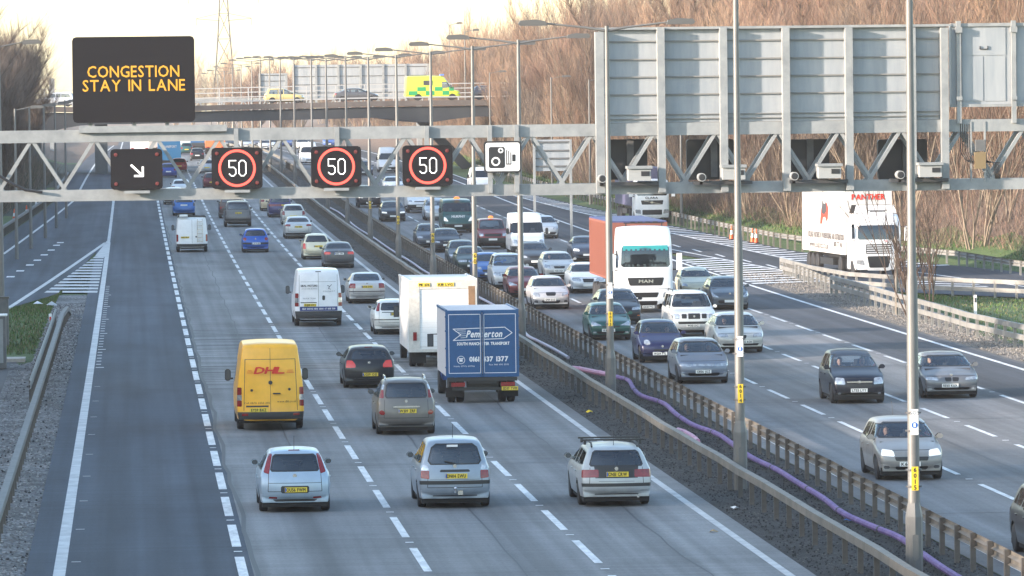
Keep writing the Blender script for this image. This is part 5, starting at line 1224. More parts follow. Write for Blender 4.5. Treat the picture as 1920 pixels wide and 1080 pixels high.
# further cars going away
c = car('white_hatchback', 'hatch', 4.17, 1.70, 1.42, (.70, .70, .66), 'white hatchback half hidden behind the left side of the white box truck', group=GL_, px=(738, 626), wb=2.6, reg='VX02 EFH', rplate=(.1, .84), rear=[('tail_light', m_tail, TL([(.60, .96), (.74, .96), (.66, 1.3), (.56, 1.3)], .02), 2), ('tint', 1, bmp(1.8, .60, .64)), ('tint', 1, [(-.5, .90), (.5, .90), (.5, .93), (-.5, .93)])], rwin=trap(.56, .99, .5, 1.3, .05))
c = car('silver_saloon', 'sedan', 4.57, 1.77, 1.42, (.48, .48, .47), 'silver saloon with yellow plate beside the white lettered van', group=GL_, px=(687, 568), wb=2.58, belt=.95, reg='DX08 EVH', rplate=(.0, .80), badge=.94, rwin=trap(.64, 1.06, .54, 1.36, .05), rear=[('tail_light', m_tail, TL([(.54, .72), (.84, .74), (.82, .96), (.54, .95)], .02), 2), ('tint', 1, bmp(1.8, .56, .60))])
c = car('grey_saloon', 'sedan', 4.63, 1.76, 1.44, (.085, .09, .10), 'dark grey saloon with pale plate, beside the left end of the central barrier', group=GL_, px=(635, 502), wb=2.7, belt=.95, reg='MJ52 YPK', pm=m_pw, rplate=(.0, .82), badge=.95, rear=[('tail_light', m_tailb, TL([(.48, .78), (.85, .78), (.84, .93), (.48, .92)], .03), 2)])
c = car('cream_hatchback', 'hatch', 3.9, 1.66, 1.5, (.70, .64, .48), 'cream hatchback with tall red lamps, just ahead of the dark grey saloon', group=GL_, px=(593, 486), wb=2.4, reg='PN55 YXA', rplate=(.1, .78), rear=[('tail_light', m_tailb, TL([(.62, .62), (.80, .64), (.78, .96), (.64, .96)], .03), 2)])
c = car('wide_silver_saloon', 'sedan', 4.9, 1.86, 1.44, (.50, .51, .51), 'wide silver saloon with slim horizontal lamps and dark bumper', group=GL_, px=(559, 447), wb=2.9, belt=.96, reg='AK57 VOD', rplate=(.0, .80), rear=[('tail_light', m_tail, TL([(.52, .82), (.90, .84), (.88, .98), (.52, .96)], .03), 2), ('tint', 1, bmp(1.9, .26, .40))])
c = car('silver_estate', 'estate', 4.5, 1.74, 1.46, (.55, .54, .50), 'pale silver estate ahead of the wide silver saloon', group=GL_, px=(550, 421), wb=2.6, reg='', rear=[('tail_light', m_tail, TL([(.62, .70), (.82, .72), (.80, 1.0), (.64, 1.0)], .03), 2)])
c = car('purple_people_carrier', 'mpv', 4.63, 1.81, 1.72, (.05, .05, .15), 'dark blue people carrier with a full width red lamp band', group=GL_, px=(525, 407), wb=2.84, belt=1.05, rglass=g_dark, rear=[('tail_light', m_tail, TL([(-.86, .84), (.2, .84), (.2, 1.0), (-.86, 1.0)], .03)), ('tail_light', m_tail, TL([(.5, .84), (.86, .84), (.86, 1.0), (.5, 1.0)], .03))], rplate=(.35, .92))
c = car('beige_hatchback', 'hatch', 4.0, 1.7, 1.5, (.62, .52, .36), 'beige car mostly hidden on the left of the dark blue people carrier', group=GL_, px=(508, 395), plain=1)
c = car('blue_hatchback', 'hatch', 3.9, 1.65, 1.46, (.02, .09, .38), 'bright blue hatchback with round red lamps alone in the middle lane', group=GL_, px=(479, 473), wb=2.46, belt=.94, pm=m_pw, reg='LS51 KGE', rplate=(.03, .56), badge=.84, rear=[('tail_light', m_tail, TL([(.55, .74), (.76, .74), (.76, .93), (.55, .93)], .06), 2), ('tint', 1, bmp(1.7, .52, .62))])
c = car('grey_offroader', 'suv', 4.9, 1.96, 1.84, (.13, .13, .135), 'grey boxy off-roader with dark rear window behind another off-roader', group=GL_, px=(446, 425), wb=2.9, belt=1.15, hood=1.1, roofw=.80, zb=.4, r=.37, rglass=g_dark, sglass=g_dark, reg='MX08 LGU', rplate=(0, 1.0), rear=[('tail_light', m_dk, TL([(.80, .85), (.97, .85), (.95, 1.18), (.82, 1.18)], .03), 2), ('tint', 1, bmp(2, .45, .6))])
c = car('dark_offroader', 'suv', 4.75, 1.9, 1.76, (.10, .07, .07), 'dark off-roader with white glinting lamp, just ahead of the grey off-roader', group=GL_, px=(434, 409), wb=2.85, belt=1.12, hood=1.08, r=.37, rglass=g_dark, plain=1)
v = car('ladder_van', 'van', 4.7, 1.95, 2.12, (.74, .75, .76), 'white panel van with a ladder on its rear door and black roof rack', 'van', px=(360, 472), wb=3.1, sh=.3, belt=1.1, hood=1.05, roofw=.88, cowl=.9, reg='PN07 MUA', rplate=(-.42, .92), r=.33, metal=0, plain=1, bmir=1, group='vans', euro=False,
    rear=[('tail_light', m_tail, TL([(.84, .66), (.99, .66), (.97, 1.1), (.84, 1.1)], .03), 2), ('tint', 1, bmp(2.1, .34, .52)), ('tint', 1, [(.0, .55), (.014, .55), (.014, 2.0), (.0, 2.0)]), ('tint', 1, TL([(.2, .9), (.32, .9), (.32, 1.0), (.2, 1.0)], .03))])
extra(v, lambda m: ([m.beam((x, -2.40, .6), (x, -2.40, 2.05), .03, .03) for x in (.34, .64)], [m.beam((.34, -2.40, .68 + k*.24), (.64, -2.40, .68 + k*.24), .03, .03) for k in range(6)]), 'ladder', m_chrome)
extra(v, lambda m: ([m.box((0, y, 2.17), (1.75, .05, .05)) for y in (-2.2, -1.3, -.4, .5)], [m.box((s*.85, -.85, 2.19), (.05, 2.8, .05)) for s in (-1, 1)]), 'roof_rack', m_black)
extra(v, lambda m: m.box((-.5, -1.9, 2.25), (.5, .9, .10)), 'roof_load', m_white)
c = car('blue_estate', 'estate', 4.5, 1.75, 1.5, (.03, .14, .42), 'mid blue estate in the nearside lane ahead of the ladder van', group=GL_, px=(345, 404), wb=2.65, rplate=(0, .82), pm=m_pw, rear=[('tail_light', m_dk, TL([(.7, .75), (.86, .75), (.84, 1.0), (.72, 1.0)], .03), 2)], plain=1)
c = car('white_pickup', 'hatch', 4.4, 1.75, 1.4, WHT, 'white car with dark bumper left of the mid blue estate', group=GL_, px=(326, 383), plain=1, rear=[('tint', 1, bmp(1.8, .26, .5))])
c = car('white_saloon', 'sedan', 4.6, 1.78, 1.46, (.72, .73, .74), 'white saloon ahead of the white car under the gantry beam', group=GL_, px=(340, 368), plain=1)
c = car('small_blue_car', 'hatch', 4.1, 1.72, 1.46, (.02, .06, .30), 'blue hatchback behind the tall blue truck', group=GL_, px=(316, 333), plain=1, pm=m_pw)
c = car('red_car', 'hatch', 4.1, 1.72, 1.46, (.35, .02, .02), 'red car just right of the tall blue truck', group=GL_, px=(336, 322), plain=1)
c = car('black_hatchback', 'hatch', 4.0, 1.7, 1.5, BLK, 'black hatchback in the middle of the far lanes under the gantry', group=GL_, px=(370, 301), plain=1, pm=m_pw)
c = car('teal_car', 'hatch', 4.1, 1.72, 1.5, (.03, .12, .13), 'dark teal car with red lamp ahead of the black hatchback', group=GL_, px=(350, 289), plain=1)
c = car('distant_white_van', 'van', 5.0, 1.95, 2.0, WHT, 'distant white van ahead of the teal car', 'van', px=(347, 280), plain=1, r=.33, hood=1.05, belt=1.1, cowl=.9, group='vans')
c = car('distant_pale_van', 'van', 5.0, 1.95, 2.0, (.6, .62, .64), 'distant pale van right of another distant van', 'van', px=(361, 277), plain=1, r=.33, hood=1.05, belt=1.1, cowl=.9, group='vans')
c = car('distant_silver_car', 'hatch', 4.2, 1.74, 1.46, SIL, 'distant silver car at the left edge of the leftmost 50 signal', group=GL_, px=(388, 325), plain=1)
c = car('dark_red_car', 'hatch', 4.2, 1.74, 1.5, (.12, .01, .02), 'dark red car mostly hidden behind the leftmost 50 signal', group=GL_, px=(398, 354), plain=1)
def far_truck(px, W, H, L, colr, lab, cab=(.3, .3, .3), txt=None, rear=True):
    p = at(*px); root = thing('lorry', lab, 'truck', (p.x, p.y, E(p.y)), 0 if rear else math.pi, 'distant lorries')
    mm = mat('lorry_%02d%02d%02d' % tuple(int(c*99) for c in colr), colr, .5, var=.08)
    m = MB(); m.box((0, L/2, (H + .9)/2), (W, L, H - .9)); m.build('cargo_box', mm, root); m = MB(); m.box((0, L/2, .75), (W*.8, L, .3)); m.box((0, .1, .55), (W*.9, .1, .25)); m.build('chassis', m_under, root)
    m = MB(); m.box((0, L + 1.1, 1.9), (W*.96, 2.0, 2.6), ty=.85); m.build('cab', paint('lcab', cab, 0), root)
    a, b = wheel_mesh(.5, .3, None)
    for y in (1.2, 2.5, L + 1.2):
        for s in (-1, 1): o_ = link('wheel', a, root, (s*(W/2-.2), y, .5)); link('rim', b, o_)
    for s in (-1, 1): MB().box((s*W*.38, -.03, .95), (.35, .05, .13)).build('tail_light', m_tail, root)
    if txt: extra(root, lambda m: [text(m, t, (0, -.02, z), (1, 0, 0), (0, 0, 1), h, width=w_) for t, z, h, w_ in txt], 'lettering', m_curt)
    return root
far_truck((318, 316), 2.5, 4.15, 9, (.02, .12, .26), 'tall dark blue lorry in the nearside lane behind the arrow signal', (.02, .1, .25), [('HAULAGE', 3.6, .35, 2.0), ('TRANSPORT', 2.4, .25, 1.6)])
far_truck((404, 290), 2.5, 3.4, 8, (.62, .17, .06), 'orange-red lorry left of the leftmost 50 signal', (.6, .6, .6))
far_truck((262, 292), 2.4, 3.1, 6, (.72, .73, .74), 'distant white lorry at the far left above the arrow signal', (.7, .7, .7))
far_truck((375, 287), 2.4, 1.35, 7, (.04, .045, .05), 'distant low dark flatbed lorry ahead of the black hatchback', (.1, .1, .1))
far_truck((283, 290), 2.4, 2.9, 6, (.45, .42, .4), 'distant grey lorry between the white lorry and the tall blue one', (.4, .4, .4))

# ---------- right carriageway, oncoming, near to far
HL = lambda x0, x1, z0, z1, a=.03: TL([(x0, z0), (x1, z0 + a), (x1 - .05, z1), (x0 + .03, z1 - a)], .025)
c = car('oncoming_hatchback', 'hatch', 4.03, 1.69, 1.47, (.27, .265, .255), 'grey hatchback with lit headlamps partly behind the nearest lamp column', group=GR_, px=(1703, 898), face='front', wb=2.51, sh=.04, belt=.94, hood=.92, reg='K6 LLN', fplate=(.05, .42), badge=.62, aerial=.6,
    front=[('headlight', m_head, HL(.42, .76, .60, .78), 2), ('tint', 3, trap(.40, .50, .43, .60, .02)), ('tint', 3, trap(.38, .27, .42, .36, .03)), ('fog_light', m_dk, TL([(.55, .30), (.70, .30), (.70, .38), (.55, .38)], .03), 2)])
c = car('dark_people_carrier', 'mpv', 4.04, 1.70, 1.60, (.010, .014, .026), 'dark blue people carrier with two people behind the windscreen', group=GR_, px=(1607, 755), face='front', wb=2.63, belt=1.0, hood=.95, reg='LT53 LYY', fplate=(.02, .42), badge=.68, chrome=[(.40, .68, .04)],
    front=[('headlight', m_clear, HL(.44, .77, .60, .82, .02), 2), ('tint', 3, trap(.40, .55, .44, .72, .03)), ('tint', 3, trap(.72, .25, .74, .36, .03)), ('fog_light', m_clear, TL([(.58, .29), (.68, .29), (.68, .35), (.58, .35)], .02), 2)])
KID = lambda: [('kidney_grille', m_grille, TL([(.02, .55), (.20, .55), (.23, .67), (.02, .68)], .02), 2)]
c = car('grey_executive_saloon', 'sedan', 4.53, 1.82, 1.40, (.15, .16, .175), 'grey saloon with twin kidney grilles at the right behind the nearest lamp column', group=GR_, px=(1778, 745), face='front', wb=2.76, belt=.93, hood=.88, reg='RE60 KUX', fplate=(.06, .42), badge=.74,
    front=KID() + [('headlight', m_clear, HL(.42, .84, .58, .70), 2), ('tint', 3, trap(.55, .28, .58, .36, .03)), ('fog_light', m_clear, TL([(.62, .30), (.72, .30), (.72, .36), (.62, .36)], .02), 2)])
c = car('cut_off_car', 'hatch', 4.3, 1.78, 1.5, (.02, .022, .026), 'black car cut off by the right edge of the picture', group=GR_, px=(2018, 1052), face='front', wb=2.6, front=[('headlight', m_clear, HL(.42, .84, .58, .78), 2)])
c = car('blue_grey_hatchback', 'hatch', 4.25, 1.76, 1.46, (.17, .20, .25), 'blue-grey hatchback with a full width front lamp band', group=GR_, px=(1316, 718), face='front', wb=2.63, belt=.96, hood=.93, cowl=.9, reg='OE06 JOZ', fplate=(.02, .42), badge=.64,
    front=[('headlight', m_clear, HL(.38, .82, .58, .70), 2), ('light_band', m_clear, [(-.36, .60), (.36, .60), (.36, .68), (-.36, .68)]), ('tint', 3, trap(.50, .27, .55, .38, .04)), ('fog_light', m_clear, TL([(.64, .29), (.76, .33), (.76, .40), (.68, .40)], .02), 2)])
c = car('silver_executive_saloon', 'sedan', 4.84, 1.85, 1.45, (.52, .52, .50), 'pale silver saloon partly behind the second lamp column', group=GR_, px=(1384, 660), face='front', wb=2.89, belt=.97, hood=.90, reg='LX55 AOH', fplate=(-.2, .42), badge=.78, front=KID() + [('headlight', m_clear, HL(.45, .86, .58, .74), 2), ('tint', 3, trap(.65, .28, .7, .36, .03))])
c = car('navy_small_car', 'hatch', 3.72, 1.66, 1.50, (.012, .016, .065), 'small navy car with round headlamps and two people inside', group=GR_, px=(1240, 679), face='front', wb=2.43, belt=.96, hood=.95, cowl=.85, reg='WG04 FYL', fplate=(.1, .34), badge=.60, metal=.1,
    front=[('headlight', m_clear, TL([(.42, .66), (.62, .64), (.68, .76), (.60, .84), (.46, .82)], .05), 2), ('tint', 3, trap(.30, .44, .34, .50, .02)), ('tint', 3, trap(.32, .26, .35, .31, .02))])
c = car('green_hatchback', 'hatch', 4.15, 1.70, 1.43, (.02, .10, .09), 'dark green hatchback with one person, partly behind the third lamp column', group=GR_, px=(1143, 637), face='front', wb=2.61, belt=.94, hood=.90, reg='W482 GLR', fplate=(.1, .41), badge=.58,
    front=[('headlight', m_clear, TL([(.36, .60), (.78, .58), (.76, .72), (.70, .76)], .02), 2), ('tint', 3, trap(.34, .52, .36, .58, .02)), ('tint', 3, trap(.5, .26, .55, .36, .02)), ('fog_light', m_clear, TL([(.56, .30), (.7, .30), (.7, .36), (.56, .36)], .02), 2)])
c = car('white_offroader', 'suv', 4.74, 1.85, 1.80, (.66, .67, .67), 'white off-roader with three slot grille and roof rails', group=GR_, px=(1298, 632), face='front', wb=2.85, belt=1.12, hood=1.08, roofw=.80, zb=.4, r=.38, reg='WU51 LRZ', fplate=(.06, .50), badge=.86, rails=m_trim,
    front=[('headlight', m_clear, TL([(.58, .76), (.86, .76), (.88, .95), (.58, .95)], .03), 2), ('tint', 3, TL([(-.24, .76), (.24, .76), (.24, .98), (-.24, .98)], .02)), ('grille_slot', m_grille, TL([(.30, .78), (.50, .78), (.50, .96), (.30, .96)], .02), 2), ('tint', 3, trap(.62, .56, .65, .66, .02))])
c = car('grey_coupe', 'hatch', 4.35, 1.76, 1.44, (.10, .12, .145), 'dark grey car with large swept headlamps behind the second lamp column', group=GR_, px=(1366, 580), face='front', wb=2.6, belt=.95, hood=.92, reg='', badge=.72, front=[('headlight', m_clear, TL([(.50, .56), (.84, .62), (.80, .80)], .02), 2), ('tint', 3, trap(.50, .30, .56, .44, .04))])
c = car('cream_small_car', 'hatch', 3.7, 1.64, 1.45, (.62, .58, .44), 'cream car between the white lorry cab and the dark grey car', group=GR_, px=(1308, 560), face='front', wb=2.4, front=[('headlight', m_clear, HL(.5, .78, .6, .75), 2)])
c = car('black_limousine', 'sedan', 4.9, 1.86, 1.45, (.018, .022, .03), 'long black saloon behind the dark green hatchback', group=GR_, px=(1160, 607), face='front', wb=2.9, belt=.96, hood=.92, front=[('headlight', m_clear, HL(.48, .86, .6, .74), 2), ('tint', 3, trap(.28, .52, .32, .70, .02)), ('fog_light', m_amber, TL([(.72, .36), (.82, .36), (.82, .40), (.72, .40)], .01), 2)])
c = car('white_saloon', 'sedan', 4.5, 1.75, 1.45, (.62, .65, .68), 'pale saloon with round lamps at the left side of the red container', group=GR_, px=(1101, 549), face='front', wb=2.7, front=[('headlight', m_clear, TL([(.34, .58), (.80, .62), (.78, .78), (.38, .74)], .05), 2), ('tint', 3, trap(.24, .54, .28, .72, .02))])
c = car('silver_hatchback', 'hatch', 4.32, 1.77, 1.45, (.50, .50, .51), 'silver hatchback with open trapezoid grille left of the third lamp column', group=GR_, px=(1031, 579), face='front', wb=2.58, belt=.95, hood=.92, reg='GF09 DXZ', fplate=(.04, .44), badge=.70, front=[('headlight', m_clear, HL(.48, .84, .58, .76), 2), ('grille', m_grille, TL([(-.20, .62), (.20, .62), (.24, .78), (-.24, .78)], .04)), ('tint', 3, trap(.36, .28, .44, .42, .03)), ('fog_light', m_dk, TL([(.58, .30), (.76, .32), (.74, .42), (.60, .42)], .02), 2)])
c = car('silver_coupe', 'hatch', 4.4, 1.75, 1.40, (.48, .48, .48), 'silver car with one person, ahead of the silver hatchback', group=GR_, px=(1047, 523), face='front', wb=2.6, belt=.94, hood=.91, reg='YS51 MJV', fplate=(.04, .46), badge=.68, front=[('headlight', m_clear, TL([(.42, .58), (.82, .60), (.74, .80), (.50, .74)], .04), 2), ('tint', 3, trap(.26, .58, .30, .70, .02)), ('tint', 3, trap(.5, .28, .55, .36, .02))])
c = car('dark_blue_saloon', 'sedan', 4.5, 1.76, 1.42, (.05, .065, .10), 'dark blue saloon left of the red container top', group=GR_, px=(1100, 490), face='front', reg='', front=[('headlight', m_head, HL(.46, .82, .6, .76), 2), ('tint', 3, trap(.5, .28, .55, .38, .02))])
c = car('maroon_hatchback', 'hatch', 4.15, 1.70, 1.43, (.15, .02, .025), 'maroon hatchback left of the silver hatchback', group=GR_, px=(983, 557), face='front', wb=2.61, belt=.94, hood=.90, front=[('headlight', m_clear, TL([(.36, .60), (.78, .58), (.76, .72), (.70, .76)], .02), 2), ('tint', 3, trap(.5, .26, .55, .34, .02))])
c = car('silver_people_carrier', 'mpv', 4.63, 1.81, 1.72, (.46, .48, .50), 'silver people carrier behind the maroon hatchback', group=GR_, px=(955, 541), face='front', wb=2.84, belt=1.05, hood=1.0, front=[('headlight', m_clear, HL(.46, .84, .66, .86), 2), ('tint', 3, trap(.40, .62, .42, .76, .02)), ('tint', 3, trap(.6, .28, .62, .38, .02))])
c = car('blue_small_car', 'hatch', 4.0, 1.68, 1.45, (.03, .12, .36), 'blue hatchback mostly hidden behind the silver people carrier', group=GR_, px=(917, 527), face='front')
c = car('dark_green_saloon', 'sedan', 4.43, 1.70, 1.40, (.02, .045, .045), 'very dark green saloon with quad headlamps before the fifth lamp column', group=GR_, px=(884, 511), face='front', belt=.93, hood=.9, front=[('headlight', m_clear, TL([(.28, .60), (.74, .60), (.74, .72), (.28, .72)], .03), 2), ('kidney_grille', m_chrome, [(-.2, .6), (.2, .6), (.2, .7), (-.2, .7)])])
c = car('slate_hatchback', 'hatch', 4.2, 1.72, 1.45, (.06, .08, .10), 'slate blue car left of the very dark green saloon', group=GR_, px=(868, 500), face='front', front=[('headlight', m_clear, HL(.46, .8, .6, .75), 2)])
c = car('black_estate', 'estate', 4.5, 1.75, 1.42, (.015, .018, .028), 'black estate with chrome grille left of the fifth lamp column', group=GR_, px=(838, 473), face='front', reg='', fplate=(0, .46), front=KID() + [('headlight', m_clear, HL(.44, .80, .60, .72), 2), ('tint', 3, trap(.6, .27, .62, .38, .02))], chrome=[(.24, .68, .03)])
c = car('grey_saloon', 'sedan', 4.6, 1.78, 1.45, (.07, .085, .11), 'slate grey saloon left of the black estate', group=GR_, px=(806, 464), face='front', front=[('headlight', m_clear, HL(.46, .82, .6, .76), 2)])
c = car('black_saloon', 'sedan', 4.8, 1.85, 1.45, (.02, .025, .035), 'black saloon with lit headlamps alone in the lane by the fourth column', group=GR_, px=(737, 415), face='front', front=KID() + [('headlight', m_head, HL(.46, .86, .60, .74), 2), ('tint', 3, trap(.6, .27, .62, .36, .02))])
c = car('black_offroader', 'suv', 4.7, 1.9, 1.74, (.015, .016, .022), 'black off-roader with lit headlamps below the middle 50 signal', group=GR_, px=(692, 389), face='front', belt=1.1, hood=1.08, zb=.35, r=.37, front=KID() + [('headlight', m_head, HL(.5, .9, .78, .92), 2)])
v = car('white_minibus', 'van', 4.9, 1.9, 1.95, (.72, .74, .76), 'white low roof van with black bumper right of the black saloon', 'van', px=(786, 399), face='front', belt=1.12, hood=1.05, cowl=.8, r=.33, metal=0, group='vans', front=[('headlight', m_clear, HL(.55, .86, .85, 1.0), 2), ('tint', 3, bmp(2, .34, .66)), ('tint', 3, trap(.4, .85, .42, .92, .02))], fplate=(0, .55), wz1=1.75)
c = car('silver_hatchback', 'mpv', 3.9, 1.72, 1.6, (.48, .50, .53), 'silver car squeezed left of the green recovery truck', group=GR_, px=(817, 413), face='front', front=[('headlight', m_clear, HL(.46, .8, .6, .8), 2)])
c = car('pale_hatchback', 'hatch', 4.2, 1.74, 1.46, (.50, .53, .56), 'pale silver car right of the white van with dark bumper', group=GR_, px=(1022, 447), face='front', front=[('headlight', m_clear, HL(.46, .82, .6, .76), 2), ('tint', 3, trap(.6, .26, .7, .42, .02))])
c = car('dark_saloon', 'sedan', 4.5, 1.76, 1.43, (.04, .05, .065), 'dark saloon just in front of the white high roof van', group=GR_, px=(1003, 503), face='front', reg='', front=[('headlight', m_clear, HL(.46, .82, .6, .74), 2), ('tint', 3, trap(.3, .56, .34, .7, .02))])
v = car('white_van', 'van', 5.6, 1.99, 2.5, (.74, .75, .77), 'white high roof van behind the dark saloon', 'van', px=(989, 480), face='front', belt=1.15, hood=1.1, cowl=.9, r=.34, metal=0, roofw=.88, group='vans', front=[('headlight', m_clear, HL(.62, .9, .75, 1.0), 2), ('tint', 3, trap(.5, .7, .52, .9, .02)), ('tint', 1, bmp(2.1, .34, .62))], wz1=1.98, fplate=(0, .5))
v = car('maroon_offroader', 'suv', 4.6, 1.82, 1.85, (.19, .025, .03), 'maroon off-roader with orange beacon on its roof', 'car', px=(923, 467), face='front', belt=1.15, hood=1.1, zb=.4, r=.38, roofw=.84, group=GR_, reg='', fplate=(.0, .62), front=[('headlight', m_clear, TL([(.58, .82), (.84, .82), (.84, .98), (.58, .98)], .02), 2), ('tint', 3, trap(.5, .8, .5, .96, .02)), ('tint', 1, bmp(2, .34, .72))])
extra(v, lambda m: (m.lathe([(.16, 1.88), (.15, 1.98), (.08, 2.02)], (.0, .2, 0), 'z', 12)), 'beacon', mat('beacon_orange', (.8, .2, .02), .3, emit=(1, .25, .05), es=.3))
v = car('recovery_truck', 'van', 5.9, 2.05, 2.25, (.025, .09, .085), 'dark green recovery truck with orange beacon and large windscreen', 'truck', px=(858, 436), face='front', belt=1.25, hood=1.15, cowl=.8, r=.38, metal=0, roofw=.9, front=[('headlight', m_head, TL([(.66, .78), (.98, .82), (.94, 1.1), (.8, 1.02)], .04), 2), ('tint', 1, bmp(2.2, .34, .62))], wz1=2.02, fplate=(0, .48))
extra(v, lambda m: text(m, 'MURPHY', (0, 2.93, 1.12), (-1, 0, 0), (0, 0, 1), .15, width=.9, bold=.06), 'lettering', m_white)
extra(v, lambda m: (m.lathe([(.2, 2.26), (.19, 2.38), (.1, 2.42)], (.0, 1.2, 0), 'z', 12)), 'beacon', MATS['beacon_orange'])
v = car('white_luton_van', 'van', 5.6, 1.99, 2.6, (.72, .73, .75), 'white tall van coming under the gantry left of the rightmost 50 signal', 'van', px=(728, 324), face='front', belt=1.15, hood=1.1, cowl=.9, r=.34, metal=0, group='vans', front=[('tint', 1, bmp(2.1, .34, .62)), ('tint', 3, trap(.3, .8, .34, .92, .02))], wz1=2.0, plain=1)
v = car('white_delivery_van', 'van', 5.4, 1.99, 2.2, (.74, .76, .78), 'white van directly below the camera pictogram sign', 'van', px=(903, 362), face='front', belt=1.15, hood=1.1, cowl=.9, r=.34, metal=0, group='vans', wz1=1.95, plain=1)
c = car('white_car', 'sedan', 4.5, 1.78, 1.45, (.70, .72, .74), 'white car just left below the rightmost 50 signal', group=GR_, px=(738, 362), face='front', plain=1)
c = car('navy_car', 'hatch', 4.3, 1.78, 1.5, (.02, .03, .07), 'navy car hidden by the right edge of the middle 50 signal', group=GR_, px=(683, 330), face='front', plain=1)
v = car('white_far_van', 'van', 5.4, 1.99, 2.5, (.74, .75, .76), 'white van left of the middle 50 signal', 'van', px=(580, 309), face='front', belt=1.15, hood=1.1, cowl=.9, r=.34, metal=0, group='vans', wz1=2.0, plain=1)
far = [(433, 277, BLK, 'dark car, leftmost of the far queue'), (461, 279, (.5, .53, .58), 'silver car, second of the far queue'), (484, 277, (.1, .1, .12), 'dark grey car, third of the far queue'), (497, 282, (.6, .6, .62), 'white-grey car, low in the far queue behind the third'), (514, 280, (.5, .58, .65), 'pale blue-silver car in the middle of the far queue'), (537, 276, (.05, .1, .3), 'dark blue car in the far queue right of the pale blue one'), (567, 280, (.55, .55, .55), 'silver car at the right end of the far queue'), (572, 269, (.03, .08, .15), 'dark teal car behind the silver one at the right end'), (617, 275, (.05, .12, .4), 'blue car far off above the middle 50 signal'), (441, 268, (.4, .4, .42), 'tiny grey car in the farthest row at left'), (512, 266, (.6, .6, .6), 'tiny white car in the farthest row in the middle'), (540, 263, (.3, .05, .05), 'tiny reddish car in the farthest row'), (600, 262, (.5, .5, .5), 'tiny silver car in the farthest row at right')]
for x, y, cc, lab in far: car('distant_car', 'hatch', 4.2, 1.74, 1.46, cc, lab, group='far queue of oncoming cars', px=(x, y), face='front', plain=1)

# ---------- heavy lorries, oncoming
def tractor(name, label, px, colr, H, ws, parts, trailer, W=2.5, cablen=2.3, plate=None, grp=None, turn=0.0):
    p = at(*px); L2 = 6.0; root = thing(name, label, 'truck', (p.x, p.y, E(p.y)), math.pi + turn, grp)
    F = 0.9                                      # cab front ahead of the wheel contact (y = 0 at the front axle)
    top = [(F-.05, .35), (F+.02, .5), (F+.05, 1.2), (F+.02, 1.9), (F-.08, ws[1] + .05), (F-.30, ws[1] + .35), (F-.75, H), (F-1.2, H+.05), (F-cablen, H), (F-cablen-.02, 1.5), (F-cablen, .55)]
    bm, Wf = shell(top, 2*F, W, H, .4, 1.8, .93, [(0, .60)], box=True, nose=.05, tail=0, rr=.09, crown=(.05, .10))
    prt = []
    def take(poly, nm, mt, both=False, off=.006):
        for pl in ([poly, mirror(poly)] if both else [poly]):
            fs = region(bm, pl, 'y', 1, ylim=-9)
            if fs: prt.append((nm, *extract(bm, fs, off), mt))
    take(trap(W/2*.88, ws[0], W/2*.84, ws[1], .1), 'windscreen', g_clear, off=-.004)
    for nm, mt, pl, both in parts: take(pl, nm, mt, both)
    for s in (-1, 1):
        fs = region(bm, cham([(F-.25, 2.0), (F-.38, 2.75), (F-1.2, 2.75), (F-1.2, 1.95)], .05), 'x', s)
        if fs: prt.append(('side_window', *extract(bm, fs, -.004), g_dark))
    for f in bm.faces: f.smooth = True
    me = bpy.data.meshes.new('cab'); bm.to_mesh(me); bm.free(); me.materials.append(paint('cabpaint_' + name, colr, 0)); me.set_sharp_from_angle(angle=R(40)); cb = link('cab', me, root)
    for nm, v_, f_, mt in prt: MB().add(v_, f_).build(nm, mt, cb, smooth=True)
    m = MB(); m.box((0, F-.55, ws[0]-.15), (W*.8, .5, .2)); m.box((0, F-cablen+.12, 1.9), (W*.86, .05, 2.0)); [m.box((s*.7, F-1.35, 2.1), (.5, .15, .8), tx=.85) for s in (-1, 1)]; m.build('dashboard', m_seat, cb)
    for s in (-1, 1):
        m = MB(); m.box((s*(W/2+.26), F-.12, 2.25), (.25, .12, .75), tx=.9); m.beam((s*W/2, F-.3, 2.6), (s*(W/2+.26), F-.12, 2.62), .05, .05); m.beam((s*W/2, F-.3, 1.9), (s*(W/2+.26), F-.12, 1.9), .05, .05); m.build('mirror', paint('cabpaint_' + name, colr, 0), root)
    m = MB(); m.box((0, -2.2, .8), (.9, 5.5, .3)); m.box((0, -1.9, .6), (2.2, 1.2, .55)); m.build('chassis', m_trim, root)
    a, b = wheel_mesh(.5, .3, None)
    for y in (0, -3.6):
        for s in (-1, 1): o_ = link('wheel', a, root, (s*(W/2-.18), y, .5)); link('rim', b, o_)
    if plate:
        pl = MB().box((plate[1], F+.075, plate[2]), (.52, .02, .12)).build('number_plate', m_pw, root); extra(pl, lambda m: text(m, plate[0], (plate[1], F+.09, plate[2]), (-1, 0, 0), (0, 0, 1), .08, width=.44, bold=.03), 'registration', m_char)
    y0 = F - cablen - .45; Lt, Ht, zf, tm = trailer[:4]
    m = MB(); m.box((0, y0 - Lt/2, (zf + Ht)/2), (2.5, Lt, Ht - zf)); cargo = m.build('trailer_body', tm, root)
    m = MB(); m.box((0, y0 - Lt/2, zf - .14), (1.2, Lt, .26)); m.box((0, y0 - Lt*.45, zf - .45), (2.4, Lt*.3, .35)); m.build('trailer_chassis', m_trim, root)
    for y in (y0 - Lt + 1.4, y0 - Lt + 2.7, y0 - Lt + 4.0):
        for s in (-1, 1): o_ = link('wheel', a, root, (s*1.05, y, .5)); link('rim', b, o_)
    root['_y0'] = y0; return root, cargo, y0, F
